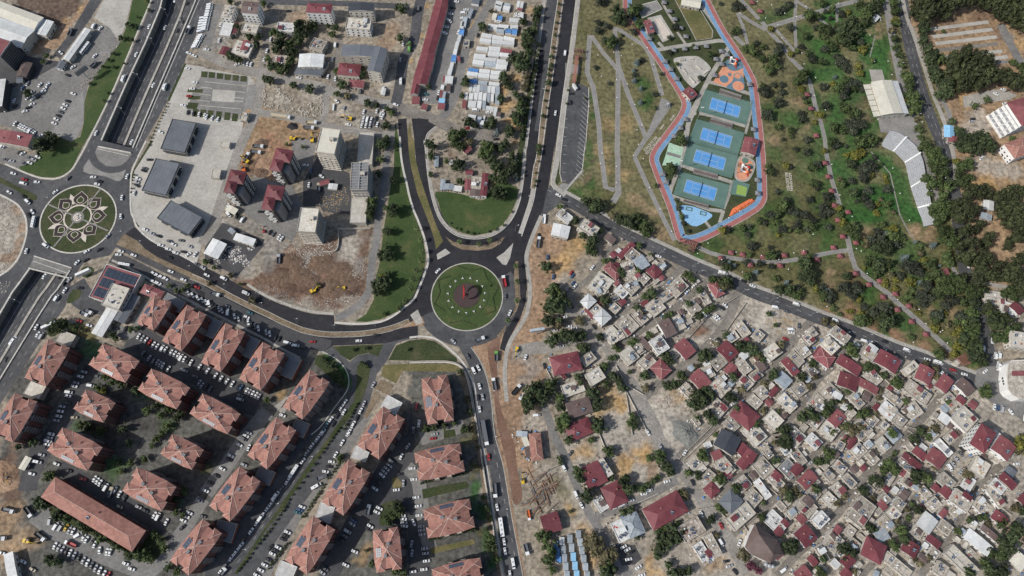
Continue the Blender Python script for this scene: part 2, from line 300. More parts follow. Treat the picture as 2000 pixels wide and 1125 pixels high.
for s,r,c,a in [
 # park: lush lawn patches, the greenest towards the east
 ('D0 230,600 250,700 220,760',20,'green',.8),('C1 1300,200 1330,100 1250,380 1340,330',16,'green',.8),('C0 1320,700 1330,850 1340,1050',14,'green',.8),
 ('D0 1100,120 1250,100 1400,250 1450,480 1150,830 1300,900 1450,760',30,'green',.75),('D0 1050,350 1150,280 1200,620 1350,700',22,'olive',.8),
 ('D0 1480,1100 1480,350',30,'green',.8),('D1 1200,100 1250,420 1150,520 1000,700 1350,800 1430,650 1200,650',26,'green',.6),('D1 1000,620 900,640 720,760',22,'green',.7),
 ('D1 760,860 850,850 600,820',12,'lush',.8),('D0 1350,1100 D1 1300,300 1250,520 1150,350',26,'olive',.8),('D1 1100,700 1350,780 950,560',20,'park',.8),
 ('E0 100,150 200,260 60,380 330,250 480,330 430,560 100,560 250,680 150,850 60,980 300,1000 380,900 120,760 420,420',34,'lush',.85),
 ('E1 200,100 350,160 60,200 200,250 330,380 450,420 300,520 420,560 600,400 560,260 650,520 700,560 260,600 480,180',32,'lush',.85),
 ('E1 550,700 350,800 450,900 600,850 700,800 250,780 380,1000 700,1000',26,'green',.8),('E1 0,500 60,680 100,740 40,620 60,800',22,'green',.6),
 ('E1 330,660 330,740 720,680 830,720 690,640 820,640',16,'tan',.7),('E1 200,870 80,980 100,1080',16,'tan',.6),('E1 280,1050 200,1000',12,'red',.5),
 ('E2 350,60 400,100 600,280 620,330 900,230 700,130 480,330 950,480',20,'green',.7),('E2 1180,560 1160,600 1100,560',16,'lush',.9),('E2 620,400 560,380 680,420',14,'tan',.5),
 ('E2 50,220 200,260 400,340 560,400 760,500 250,180 900,540',16,'red',.7),('E2 760,90 820,250 1000,240 960,200',16,'tan',.55),('E2 700,100 650,400 1000,450',14,'park',.7),
 ('E0 340,220 400,200 410,260',10,'tan',.6),('E0 300,730 330,860 350,900',12,'soil',.6),('E0 260,600 90,790',9,'soil',.5),
 ('C0 1400,350 1350,520 1500,600 1450,800',26,'park',.9),('C0 1260,80 1280,200',20,'olive',.8),('C0 1470,900 1450,1100 C1 1450,200 D0 100,900 D1 100,250',20,'dry',.55),
 ('D1 150,440 250,520 330,680',20,'tan',.6),('C1 1330,170 1300,300',8,'soil',.6),('D0 1100,1050 1330,740 1410,940 1200,1020',12,'tan',.6),('D0 1010,230 1000,500 880,60',20,'park',.9),
 ('D0 170,200 110,150',12,'red',.8),('D0 300,650 420,880 200,500',12,'park',.8),
 ('A1 170,600 150,800 60,880 120,500 175,700 100,860',13,'orange',.8),
 ('E0 20,60 100,30 250,60 350,100 60,150 300,300 480,500 380,400 100,480 30,560 340,560',26,'lush',.7),('E1 100,220 60,360 200,450 380,600 200,330 480,420 600,480 350,520',26,'lush',.6),('D1 1450,430 1400,250 1420,120 1300,540 1180,560',22,'green',.6),('D0 1480,560 1420,700 1350,900',26,'green',.6),('A2 700,850 A3 850,60 700,430 1200,420 B2 150,1000',26,'dark',.7),('A2 850,900 760,1060 1200,1010 A3 900,150 1000,100',20,'dark',.8),('A2 1050,820 600,1100 A3 700,130 560,560 1180,520',18,'lush',.5),
 # north-west
 ('A0 800,30 850,100 780,160',20,'pale',.8),('A0 480,150 560,60',8,'gold',.8),('B0 640,120 700,90',22,'orange',.6),('B0 1350,200 1330,300',26,'orange',.7),('B0 1280,650 1340,620',18,'pale',.6),
 ('B0 560,740 800,700',24,'pale',.6),('B0 1000,820 1080,880',18,'pale',.5),('B0 480,1000 430,1080 B1 430,30',22,'red',.5),('B1 420,180 480,220 350,200',20,'soil',.5),
 ('B1 430,40 470,70',14,'orange',.9),('B1 950,400 1000,360 880,420',16,'gold',.7),('B1 900,200',12,'gold',.6),('B0 20,170 100,250 30,300',30,'grey',.8),('B0 100,140',14,'rub',.8),
 ('B0 520,1000 560,1060 B1 600,40 540,100',15,'red',.8),('B1 400,150 450,220 350,230 420,60',14,'soil',.7),('B1 1100,730 1050,790',26,'rub',.9),('B1 620,800',14,'red',.6),('B1 800,850 780,900',24,'grey',.7),('B1 650,900 600,990 980,870 720,1050',22,'brown',.65),
 ('B1 1130,950 1150,880',16,'grey',.7),('B1 900,1070 B2 950,40 1050,40',20,'brown',.9),('B2 1000,160 1060,150 750,170',16,'pale',.4),
 ('B1 430,640 350,600 500,780 480,900',26,'grey',.7),('B1 250,900 150,620',34,'grey',.7),
 # middle: verges, yards
 ('C0 850,60 800,250 740,560',16,'gold',.5),('C0 790,560 720,650 740,750 700,800 760,1050 730,900',15,'gold',.75),('C0 800,620',9,'rub',.6),
 ('C0 300,1000 450,1000 500,930',22,'rub',.5),('C1 630,350 720,200 740,60',14,'dry',.7),('C1 470,420 600,410',10,'tan',.7),('C1 300,100',12,'soil',.7),
 ('C0 100,60 60,250 30,420',9,'gold',.8),('C0 450,180 380,330',9,'gold',.8),
 ('C1 1150,850 1200,780 1100,900 1150,950',24,'gold',.55),('C1 1230,760',14,'gold',.7),('C1 950,900 940,1050 C2 930,200 900,250 860,400',22,'orange',.9),('C1 1150,1020 1100,1080',16,'pale',.5),
 ('C2 900,600 800,550 850,700',22,'grey',.6),('C2 760,640 720,700',12,'orange',.8),('C2 950,1020 900,1060',22,'rub',.7),('C3 1000,150 1010,330',18,'rub',.7),
 ('C2 1430,800 1480,900 1430,960',20,'dry',.8),('C2 1480,1040 C3 1450,60',20,'rub',.9),('C3 1310,200 1250,230',20,'gold',.6),('C3 1080,420 1150,520 1200,640',16,'olive',.6),
 ('C3 1300,800 1340,950 1330,1050',20,'gold',.6),('C3 1230,1000',14,'soil',.6),('C3 1180,650',12,'gold',.6),('C3 1480,200 1400,350',10,'dust',.5),
 ('D2 350,900 300,950 450,950 380,1050',26,'pale',.8),('D2 480,1060 D3 530,80',18,'grey',.9),('D3 420,60',20,'pale',.8),('D2 30,1000 D3 60,80',24,'rub',.9),('D2 20,850 30,900',12,'gold',.8),
 ('D3 180,200 200,260 60,260 30,330',17,'gold',.8),('D3 180,360',16,'pale',.8),('D3 260,320 280,370',9,'orange',.7),('D3 70,330',8,'gold',.7),('D2 500,880 450,800',11,'gold',.55),
 ('D2 630,390',17,'soil',.95),('D2 640,390',11,'red',.6),('D2 850,120 780,220 700,330',22,'grey',.7),('D2 1080,270 1150,260',22,'pale',.55),('D2 1230,300',15,'dust',.6),('D2 100,1050',10,'olive',.5),
 ('D3 200,900 270,950',18,'dust',.7),('D3 280,1030 340,1060',14,'gold',.7),('D3 80,1080 130,960',22,'grey',.6),('D3 740,1000 700,1060',12,'gold',.4),('D3 720,1010',10,'soil',.5),
 # north-east
 ('E0 950,150 1200,140 1350,250',26,'soil',.6),('E0 1050,750 1000,700',14,'gold',.6),('E0 1150,850 1100,950 1200,950',26,'pale',.7),('E0 1300,850 1300,1000',16,'orange',.6),
 ('E1 1200,300 1250,370 1150,330',26,'gold',.75),('E1 1400,300',12,'gold',.5),('E1 1180,150 1300,200 1400,220',24,'pale',.7),('E1 1250,700 1350,800 1300,880 1400,870',30,'tan',.9),
 ('E1 1180,640',16,'olive',.6),('E0 1450,250 1480,330',16,'gold',.5),('E0 1400,250',16,'grey',.8),('E1 1350,100 1100,1000',12,'dust',.5),('E2 1180,40',18,'olive',.6),
 ('E3 1490,850 1420,780',16,'orange',.8),('E3 1450,200',20,'grey',.6),('E2 1350,850 1300,900',16,'dust',.6),
 # compound lawns
 ('A2 620,450 650,520',20,'lush',.6),('A2 560,350 680,360',12,'olive',.7),('A3 560,150 700,60',22,'dark',.6),('A3 830,330 900,300',20,'green',.6),('A2 1050,1050',24,'dark',.7),
 ('A2 1150,900 1240,1010',16,'green',.6),('A3 1320,560',20,'green',.5),('B3 50,320',16,'olive',.9),('B3 100,200',22,'dark',.6),('B2 560,820 590,780',12,'gold',.55),('B2 850,630',9,'olive',.9),
 ('B2 900,580 980,650 1000,750',18,'lush',.9),('B2 950,820',16,'dark',.8),('A3 1290,1050 1200,1000',14,'olive',.7),('A3 100,1000 180,880',26,'tan',.7),('A3 30,900 60,700',30,'tan',.8),('A3 60,550 20,450',20,'soil',.9),('A3 40,300 30,370',20,'dark',.8),
 ('A3 120,180 100,300',14,'red',.5),('B3 1180,930 1150,1010',12,'gold',.5),('C3 450,150 470,300 450,50',11,'olive',.8),('C3 510,500 560,640 500,560',13,'lush',.8),('C3 590,800 600,900',14,'green',.9),('C3 470,400 530,780',9,'olive',.8),('C3 630,1000',14,'lush',.8),
 ('B3 1400,650',14,'olive',.5),
]: dab(s,r,COLR and c,a)
col *= (1+vnoise(gx,gy,9,9)*.35+vnoise(gx,gy,3.5,10)*.28)[:,None]
col += (vnoise(gx,gy,22,12)*.02)[:,None]*np.array([1,.9,.6]);col=np.clip(col,.012,.6)
cut=np.zeros(len(gx),bool)
for c_ in CUTS: cut |= inside([(p.x,p.y) for p in cutpoly_ ] if False else [(p.x,p.y) for p in c_],gx,gy)
verts=np.stack([gx,gy,np.zeros_like(gx)],1)
idx=np.arange(nx*ny).reshape(ny,nx)
q=np.stack([idx[:-1,:-1],idx[:-1,1:],idx[1:,1:],idx[1:,:-1]],-1).reshape(-1,4)
q=q[~cut[q].any(1)]
me=bpy.data.meshes.new('ground');me.from_pydata(verts.tolist(),[],q.tolist())
at=me.attributes.new('soil','FLOAT_COLOR','POINT');at.data.foreach_set('color',np.concatenate([col,np.ones((len(col),1))],1).ravel().astype(np.float32))
gm=mat('ground_soil',[(.5,.5,.5)]*2,.1,.95,.35,.34,bump=.5)
t=gm.node_tree;an=t.nodes.new('ShaderNodeAttribute');an.attribute_name='soil'
for sc in [n for n in t.nodes if n.type == 'VECT_MATH']:
 t.links.new(an.outputs['Color'],sc.inputs[0])
fn=t.nodes.new('ShaderNodeTexNoise');fn.inputs['Scale'].default_value=1.6;fn.inputs['Detail'].default_value=5
mr=t.nodes.new('ShaderNodeMapRange');mr.inputs[1].default_value=.3;mr.inputs[2].default_value=.7;mr.inputs[3].default_value=.7;mr.inputs[4].default_value=1.3
tcn=[n for n in t.nodes if n.type == 'TEX_COORD'][0];t.links.new(tcn.outputs['Object'],fn.inputs['Vector']);t.links.new(fn.outputs[0],mr.inputs[0])
s2=t.nodes.new('ShaderNodeVectorMath');s2.operation='SCALE';s1=[n for n in t.nodes if n.type == 'VECT_MATH' and n != s2][0]
t.links.new(s1.outputs[0],s2.inputs[0]);t.links.new(mr.outputs[0],s2.inputs['Scale']);t.links.new(s2.outputs[0],t.nodes['Principled BSDF'].inputs['Base Color'])
tag(link('ground',me,None,['ground_soil']),kind='structure')
mat('far_ground',[(.15,.125,.09),(.19,.16,.12),(.12,.12,.07)],.01,.95,.3,.2)
sheet('ground_beyond',[(-3500,-3000),(3500,-3000),(3500,3500),(-3500,3500)],'far_ground',-.02,holes=[[(X0+1,Y0+1),(X1-1,Y0+1),(X1-1,Y1-1),(X0+1,Y1-1)]])
# ---------------------------------------------------------------- roads and pavements
z1,z2,z3,z4,z5,z6=.03,.06,.09,.12,.15,.18
# corridor of the highway and the flower roundabout, with the cuts as holes (the cuts open at the picture edge)
left=W('A0 1150,-60 1120,0 1000,290 850,640 740,870 610,1094 A1 540,210 480,265 400,290 300,285 200,250 40,180 -120,120')
leftlow=W('A1 -120,330 0,385 60,415 130,460 185,540 205,620 200,700 170,800 130,890 60,960 -60,1020')
def off(poly,k,n): return poly
c1,c2=CUTS
# west side road and ring
road_a=W('A0 1150,-60 1120,0 1000,290 850,640 740,870 A1 610,94 540,210 480,265 400,290 300,285 200,250 40,180 -120,120 -120,330 0,385 60,415 130,460 185,540 205,620 200,700 170,800 130,890 60,960 -120,1050')
road_a += [p for p in reversed(CUT2_L[1:])]
road_a += [CUT2_L[0],CUT2_R[0]]+CUT2_R[1:]
road_a += W('A2 -120,1100 0,900 270,480 480,180 520,0 A1 620,880 800,840 860,770 920,680 985,630 955,500 950,300 960,200 1060,0 A0 1230,740 1350,460 1500,100 1590,-60')
road_a += [p for p in CUT1_R]+[CUT1_L[-1]]+[p for p in reversed(CUT1_L[:-1])]
sheet('road',road_a,'asphalt',z1)
# decks over the cuts
sheet('tunnel_deck',W('A1 715,40 965,85 985,160 880,220 780,215 700,160 690,100'),'paving_dark',z2)
sheet('tunnel_deck',W('A1 250,848 525,930 510,985 215,930'),'paving_dark',z3)
sheet('pavement',spl(W('A1 665,120 690,165 760,205 850,225 925,185 880,295 770,260 610,225'),3,True),'path',z2)
ribbon('road',W('A1 670,95 700,160 780,210 880,205 950,160 985,110'),5.5,'asphalt',z4)
# dark new road from the flower roundabout to the monument roundabout
up='A1 920,680 985,630 1060,700 1180,770 1300,820 1400,880 B1 0,925 150,1000 300,1085 B2 370,70 450,120 540,160 640,195 720,220 800,238 945,247 950,310 1060,322 1180,318 1310,290 1420,225 1500,160 C2 60,100'
lo='C2 60,400 0,410 B2 1310,455 940,470 860,512 740,490 620,470 500,420 400,370 300,300 200,240 0,150 A1 1400,1060 1300,1010 1150,940 1000,870 840,770'
sheet('road',W(up+' '+lo),'asphalt_new',z2)
sheet('road',W('A1 840,770 880,740 1000,800 1150,870 1250,930 1500,1060 B2 0,40 200,150 400,250 600,330 800,400 930,430 920,472 860,512 740,490 620,470 500,420 400,370 300,300 200,240 0,150 A1 1500,1110 1300,1010 1000,870'),'asphalt_yard',z2+.015)
ribbon('parking_lane',W('A1 820,850 1000,930 1200,1040 1400,1110 B2 60,170 300,300 480,390 640,470 760,520'),9,'asphalt_yard',z1+.012)
ribbon('kerb',W('A1 820,875 1000,960 1200,1075 B2 0,200 200,300 420,410 560,490 700,560'),1.6,'pavement',z4,height=.12)
# monument roundabout ring and its arms
RC2=P(912,579);RR2=(P(982,579)-P(842,579)).length/2
RC1=P(153,427);RR1=(P(227,427)-P(80,427)).length/2
def ring_pts(c,r,n=64,a0=0,a1=2*math.pi): return [Vector((c.x+r*math.cos(a0+(a1-a0)*i/n),c.y+r*math.sin(a0+(a1-a0)*i/n),0)) for i in range(n+(0 if a1-a0 > 6.2 else 1))]
ring_o=ring_pts(RC2,RR2+11.5);ring_i=ring_pts(RC2,RR2)
sheet('roundabout_road',ring_o,'asphalt_new',z3,holes=[ring_i])
sheet('roundabout_road',ring_pts(RC2,RR2+11.4,40,-2.7,.55)+list(reversed(ring_pts(RC2,RR2+.05,40,-2.7,.55))),'asphalt',z4-.01)
sheet('road',W('C1 160,620 260,700 330,680 470,715 620,700 760,560 860,470 960,480 850,760 760,1000 700,1090 560,900 300,880 100,1010 170,860'),'asphalt_new',z2)
ribbon('road',W('C0 100,870 80,960 C1 78,20 88,130 100,230 140,400 205,570 300,690 400,745 500,760 610,740 710,680 790,590 840,480 872,350 890,200 900,40 C0 905,960'),8.6,'asphalt_new',z3-.012)
sheet('road',W('C0 15,868 100,870 195,922 150,960 118,1020 40,1060'),'asphalt_new',z3-.02)
ribbon('road',W('B0 1445,870 1455,1000 B1 1462,80 1478,190 C1 0,290 28,400 75,520 120,640 150,740 162,850 150,950 110,1060 60,1125 C2 0,160 -60,220'),6.6,'asphalt_new',z3-.006)
sheet('road',W('C0 1137,-60 1218,-60 1215,0 1150,480 1060,1125 C1 1063,20 1040,180 1015,340 970,520 890,720 848,850 850,960 862,1110 C2 855,60 850,150 810,270 740,400 695,510 660,492 690,380 780,220 812,130 805,0 C1 790,1060 770,900 690,1000 700,900 745,820 860,600 920,380 955,200 985,20 C0 1030,700 1085,350'),'asphalt_new',z3)
sheet('road',W('C1 1010,350 1075,345 1150,400 1100,460 1000,540 960,560'),'asphalt',z2)
sheet('road',W('C0 1015,-60 1085,-60 1082,0 1040,300 1020,420 1000,600 960,850 945,990 C1 940,0 850,0 C0 865,1050 885,760 935,500 990,100'),'asphalt',z2)
sheet('road',W('C0 950,370 970,362 990,375 975,520 950,720 930,860 910,975 870,975 885,750 915,550'),'asphalt_new',z3)
ribbon('median',W('C0 1110,-60 1105,0 1060,300 1030,550 990,800 950,1125 C1 925,200 905,350'),4.3,'tan_bed',z5,height=.12)
ribbon('median',W('C1 908,340 885,450 850,560 810,680'),3.0,'concrete',z5,height=.12)
ribbon('kerb',W('C0 1128,-60 1124,0 1080,300 1050,550 1010,800 968,1125 C1 945,200 925,340 905,450 868,560 820,700'),.5,'kerb',z5+.03,height=.15)
ribbon('kerb',W('C0 1092,-60 1086,0 1040,300 1010,550 968,800 932,1125 C1 908,200 888,350'),.5,'kerb',z5+.03,height=.15)
# arms south of the monument roundabout
sheet('road',W('C2 200,330 330,430 400,545 460,680 485,790 505,1000 530,1125 C3 560,180 600,440 650,790 720,1200 855,1200 800,950 740,680 680,300 630,90 C2 635,1125 600,900 570,740 530,600 460,490 470,440 560,420 700,310 600,300'),'asphalt',z2)
sheet('road',W('C2 60,395 -20,405 B2 1420,415 1310,450 1285,520 1200,525 1120,540 1060,590 960,490 930,475 860,510 960,560 1040,640 1080,720 1060,830 960,960 870,1110 B3 570,400 350,740 50,1170 360,1170 500,900 700,620 870,400 1080,60 1180,-50 B2 1260,680 1340,570 1400,455 1500,420 C2 60,420'),'asphalt',z1)
sheet('road',W('B3 900,0 700,220 350,740 80,1125 0,1125 0,1040 300,620 560,300 800,0'),'asphalt',z1-.012)
# the long diagonal road and its pavement
DIAG='C1 1010,360 1130,425 1300,520 1500,640 D1 150,715 400,832 600,925 830,1020 D2 1000,75 1200,150 1400,232 E2 0,272 200,345 400,430 600,512 770,570 1000,672 1140,725'
DG=W(DIAG)
ribbon('road',DG,8.8,'asphalt',z2)
ribbon('pavement',spl(DG)[4:],2.2,'pavement',z4,off=6.0,height=.12,smooth=False)
ribbon('kerb',spl(DG)[4:],.45,'kerb_thin',z4+.02,off=4.7,height=.14,smooth=False)
sheet('road',W('E2 1060,690 1230,610 1215,480 1170,300 1120,150 1180,150 1240,320 1300,520 1330,720 1400,830 1560,880 1600,1250 1480,1010 1400,960 1250,880 1150,790'),'asphalt_old',z2-.01)
ribbon('road',W('E0 600,-60 620,60 640,230 700,480 760,700 840,920 890,1030 E1 925,110 950,200 975,310 1000,420 1020,600 1040,750 1060,900 1090,1050 E2 1130,80 1170,220 1215,420 1270,620'),9.5,'asphalt',z2-.02)
ribbon('pavement',W('E0 480,-60 520,200 560,420 600,600 660,800 700,950 E1 740,80 800,180 850,400 870,470'),6,'path',z1)
ribbon('pavement',W('E0 600,-60 640,120 690,250 760,460 830,680 900,850 950,1000 E1 990,150 1000,350'),3.2,'pavement',z3,height=.1)
ribbon('pavement',W('C0 1240,-60 1235,0 1190,380 1140,700 1090,1125 C1 1065,230 1050,300 1075,345 1140,400'),3.4,'pavement',z4,height=.12)
ribbon('kerb',W('C0 1222,-60 1218,0 1172,380 1122,700 1070,1125 C1 1045,230 1036,310 1060,360'),.5,'kerb',z4+.02,height=.12)
# pale broad pavements hugging the loop
ribbon('pavement',W('C0 990,-60 960,200 925,480 890,760 855,1060 C1 845,60 825,270 800,430 745,560 660,650 560,695 440,703 330,670 235,575 180,430 145,250 120,0 C0 120,1060 145,985 200,935'),2.0,'pavement',z4,height=.12)
ribbon('kerb',W('C0 1000,-60 970,200 935,480 898,760 862,1060 C1 852,60 833,280 808,440 752,572 665,664 562,710 440,718 322,683 222,582 166,432 132,250 108,0 C0 108,1060 130,980 190,925'),.5,'kerb',z4+.02,height=.12)
ribbon('pavement',W('B1 1428,-30 1436,100 1455,220 1480,320 1497,400 C1 30,510 60,580 110,720 135,850 125,930 60,1100 C2 30,130 -10,165 B2 1400,238 1300,290 1180,308 1060,308 950,300'),1.5,'kerb',z4,height=.12)
ribbon('pavement',W('C1 965,550 900,700 857,840 868,960 C2 882,60 862,220 812,320 742,430 707,540 697,700 712,880'),3.0,'pavement',z4,height=.12)
ribbon('pavement',W('B2 310,20 450,105 640,180 800,222 945,235'),1.8,'kerb_thin',z4,height=.12)
ribbon('pavement',W('C2 0,410 100,402 200,425 300,500 380,580 440,680 480,800 500,1000 520,1125 C3 560,300 620,700 690,1125 710,1200'),1.3,'kerb',z4,height=.12)
ribbon('pavement',W('C2 0,595 200,590 320,600 390,645 430,740 460,900 500,1125 C3 550,420 610,780 680,1125 700,1200'),.9,'kerb',z4,height=.12)
ribbon('kerb',W('C2 450,480 520,590 575,740 600,900 625,1125 C3 620,80 690,340 750,700 830,1125'),.5,'kerb_thin',z4,height=.12)
ribbon('pavement',W('A0 1120,-60 1108,0 985,290 838,640 728,870 A1 598,92 530,205 470,255 400,278 300,272 200,240 40,170'),1.2,'kerb',z4,height=.12)
ribbon('pavement',W('A1 -60,360 0,395 60,425 130,470 180,545 195,620 190,700 160,800 120,880 55,950 -20,1000'),1.3,'kerb',z4,height=.12)
ribbon('kerb',W('A1 1070,0 975,200 958,300 958,500 980,570 1010,640 1110,730 1290,820 1420,890 B1 0,945'),1.2,'kerb',z4,height=.12)
ribbon('kerb',W('B2 860,512 960,565 1030,640 1055,720 1040,800 960,910 850,1060 B3 780,90'),.7,'kerb',z4,height=.12)
# side streets
STREETS=[]
for s,wd,m_ in [
 ('B0 -40,370 60,420 200,480 400,540 560,575 800,625 1000,690 1200,740 1380,770',8.5,'dirt_road'),('B0 430,500 410,620 380,800 310,960 240,1125 B1 130,420 60,620 -20,760',8,'dirt_road'),
 ('B0 380,820 550,850 700,875 900,925 1200,975 1420,990',6.5,'dirt_road'),('B0 890,630 885,760 860,900',6,'dirt_road'),('B0 520,60 470,240 430,440 410,540',5.5,'street'),
 ('B0 400,10 700,20 1000,25 1400,45 1500,50',5.5,'asphalt'),('B0 990,300 960,450 940,580 960,640',4.5,'street'),('C0 90,-40 60,100 30,300 B0 1460,430 1430,620 1400,760',8.5,'asphalt'),
 ('C0 640,-60 560,80 450,260 390,450 350,650 270,820 180,900',7,'asphalt_old'),('C0 -60,790 120,850 350,960',9,'street'),('B0 1390,770 1500,820 C0 60,830',10,'street'),
 ('B1 1340,-20 1320,250 1280,500 1255,740 1230,850 1205,1080 B2 1170,120 1080,210 960,270',5.6,'asphalt_old'),
 ('C1 1500,760 1420,860 1330,1000 1230,1080 C2 1180,170',4.8,'street'),('C2 1150,180 1230,270 1330,360 1450,470 D2 30,640 150,790 230,950 300,1080 D3 320,120 430,270 560,430 680,610 780,780 900,950 980,1100',9,'dirt_road'),
 ('C2 760,520 900,490 1050,470 1200,430 1330,390',9,'dirt_road'),('C2 930,740 980,900 1030,1040 C3 1060,100 1150,280 1240,500 1310,650 1400,800 1470,930',5.5,'asphalt_old'),
 ('D2 -60,310 60,215 200,130 330,50',4.6,'street'),('D1 330,1125 440,980 560,900',4.8,'street'),('D2 0,490 150,390 300,290 420,210 560,100 700,-20',5,'street'),
 ('D2 200,860 350,730 500,620 650,500 770,370 860,220 900,80',6.2,'street'),('D3 470,260 600,130 D2 800,1010 950,850 1100,705 1200,580 1300,450 1400,330 1470,270',5.4,'street'),
 ('D3 700,590 850,455 1000,320 1200,120 D2 1180,1100 1350,930 E2 0,710 100,620 180,500 260,380',4.6,'street'),('D3 870,820 1000,700 1200,540 1400,340 E3 0,190 230,20 E2 340,930 440,800 520,660 620,550',4.8,'street'),
 ('D3 1190,1125 1300,1000 1420,890 E3 0,800 150,650 300,440 450,270 600,130 720,10 E2 860,880 960,760 1040,680',5,'street'),('E3 280,1160 480,930 600,740 700,560 850,390 960,220 1060,110',4.2,'street'),
 ('E3 740,1125 900,900 1000,750 1100,580 1200,430 1330,310',5,'street'),('C3 1480,680 D3 0,650 150,580 300,510 460,420',5.4,'asphalt_old'),('C3 1320,700 1400,680 1500,640',5,'asphalt_old'),
 ('B3 1480,100 1350,330 1180,620 1060,830 900,1110',14,'asphalt_yard'),('A2 960,400 1100,470 1300,580 1500,690 B2 100,760 250,840 400,900',17,'asphalt_yard'),('A2 680,640 560,820 480,1000 A3 400,60 320,200 230,370 200,500',12,'asphalt_yard'),
 ('A3 430,330 620,430 900,590 1200,770',9,'asphalt_yard'),('A3 280,640 500,800 750,920 1100,1060',17,'asphalt_old'),('A3 1490,560 1350,780 1180,1020 1050,1125',9,'paving_dark'),('B2 460,950 B3 300,110 150,330 10,520',10,'paving_dark'),
 ('C3 -20,330 60,420 100,680 150,930',9,'paving_dark'),('B2 520,930 620,860 560,960',4,'pavement'),('C3 80,120 250,70 400,20',9,'paving_dark'),
 ('A2 540,20 620,130 780,170',16,'asphalt'),('A2 850,330 930,390 1000,330 1080,150',7,'paving_dark'),('E0 1330,180 1400,320 1470,440 1560,520',7,'asphalt_old'),('E1 1250,455 1500,490 1600,510',7,'asphalt_old'),('E1 1150,1040 1300,1060 1560,1100',3.5,'pavement'),
 ('C0 1080,540 C0 1200,500',8,'path'),('D3 0,1000 60,1060 110,1125',6,'asphalt_old'),('B0 90,30 60,140 0,330',10,'asphalt_old')]:
 o=ribbon('street' if m_ in ('street','dirt_road') else 'road',W(s),wd,m_,z1);STREETS.append((W(s),wd))
for s,m_,z,nm in [
 ('A0 -40,640 150,600 240,560 430,470 700,165 780,190 900,240 870,330 690,560 640,640 620,740 612,900 570,1000 530,1035 350,970 240,1045 60,930 -40,900','asphalt_old',z1,'parking_lot'),
 ('A0 390,950 520,770 610,660 612,900 570,1000 530,1035 370,975','path',z2,'pavement'),('A0 690,130 760,0 965,0 920,190 870,300 800,200','concrete',z2,'concrete_apron'),
 ('A0 680,-40 760,-40 740,10 660,140 440,430 390,400 530,220','asphalt',z2,'road'),('A0 170,400 240,420 430,450 420,480 240,580 100,640 -40,700 -40,300','asphalt_yard',z2,'forecourt'),
 ('A1 -40,20 60,20 200,100 300,90 260,240 120,210 40,165 -40,150','asphalt_old',z1,'parking_lot'),
 ('A0 1355,470 1500,490 B0 0,500 330,560 375,620 320,620 285,870 270,980 B1 130,400 95,540 0,680 -60,900 A1 1420,880 1300,820 1110,725 1010,635 972,565 960,400 962,300 985,220 1110,0 A0 1240,740','concrete',z1,'forecourt'),
 ('A0 1470,560 1500,560 B0 0,520 320,565 280,880 0,845 A0 1370,800 1420,650','paving_dark',z2,'memorial_paving'),
 ('B0 60,655 225,665 215,750 50,740','concrete',z3,'memorial_slab'),('B0 320,620 375,625 350,790 280,815','path',z3,'pavement'),
 ('B1 130,600 250,640 400,720 440,760 240,990 0,880 0,780','asphalt_yard',z2,'storage_yard'),
 ('C0 290,0 560,-40 420,230 330,400 270,560 240,760 110,760 60,700 130,620 200,420 260,180','asphalt_old',z2,'parking_lot'),('C0 430,800 640,800 640,870 C0 660,960 640,1060 430,1030 380,960','street',z2,'parking_lot'),
 ('C0 1140,460 1250,480 1240,540 1140,540','path',z3,'pavement'),('C0 1170,640 1240,610 1310,640 1310,760 1280,1125 C1 1285,0 1260,210 1165,318 1115,300 1105,240 1120,0 C0 1110,1125 1150,760','asphalt',z2,'car_park'),
 ('C1 1115,310 1165,318 1260,215 1275,225 1130,385 1085,345','path',z3,'pavement'),
 ('B1 920,180 1400,0 1240,0 1150,60','asphalt_old',z1,'yard') if False else ('B1 800,110 640,330 720,480 700,620 640,740 560,700 300,540 150,400 330,300 640,60','asphalt_old',z1,'courtyard'),
 ('B0 800,1030 820,940 B1 810,30 780,200 700,160 640,60 B0 630,1000','asphalt_old',z2,'courtyard'),('B1 720,300 830,110 1000,210 1060,240 1080,540 860,520 850,480 720,480','asphalt_yard',z2,'courtyard'),
 ('B0 1150,800 1310,830 1300,970 1130,940','street',z2,'sales_lot'),('E0 430,870 650,830 720,950 740,1090 E1 710,80 500,-60 E0 450,970','path',z2,'plaza'),('E0 365,510 460,510 480,590 385,600','pavement',z2,'plaza'),
 ('A3 220,180 330,200 200,520 170,480','asphalt_yard',z1,'yard'),('D3 0,880 150,900 200,1000 150,1040 50,1050','asphalt_yard',z2,'car_park'),
 ('B3 1150,-40 1230,-60 1050,240 900,430 700,720 500,1090 470,1150 330,1150 500,900 700,620 880,400 1080,60','asphalt_old',z1-.02,'parking_lot'),('B3 1200,640 1300,400 1420,200 1490,60 C2 10,880 40,1120 C3 30,200 60,400 90,700 140,930 160,1150 B3 1490,1150 1490,800 1200,760 1000,1000 900,1150 820,1150 1000,850','asphalt_yard',z1-.025,'courtyard'),('E0 1050,710 1250,660 1350,650 1450,700 1400,730 1250,750 1060,790','pavement',z2,'forecourt'),
 ('E0 940,830 870,700 890,680 970,830 1000,1100 950,1100','path',z1,'pavement')]:
 sheet(nm,W(s),m_,z)
for i in range(6):        # pale parking rows in the wood
 a,b=[('815,215 1240,160',0),('830,270 1270,215',0),('850,320 1300,270',0),('860,370 1310,320',0),('920,420 1340,375',0),('1200,440 1380,415',0)][i]
 ribbon('parking_row',W('E0 '+a),3.3,'concrete' if i not in (3,) else 'street',z2,smooth=False)
ribbon('parking_row',W('E0 1230,470 1380,450'),3.3,'asphalt_old',z2,smooth=False)
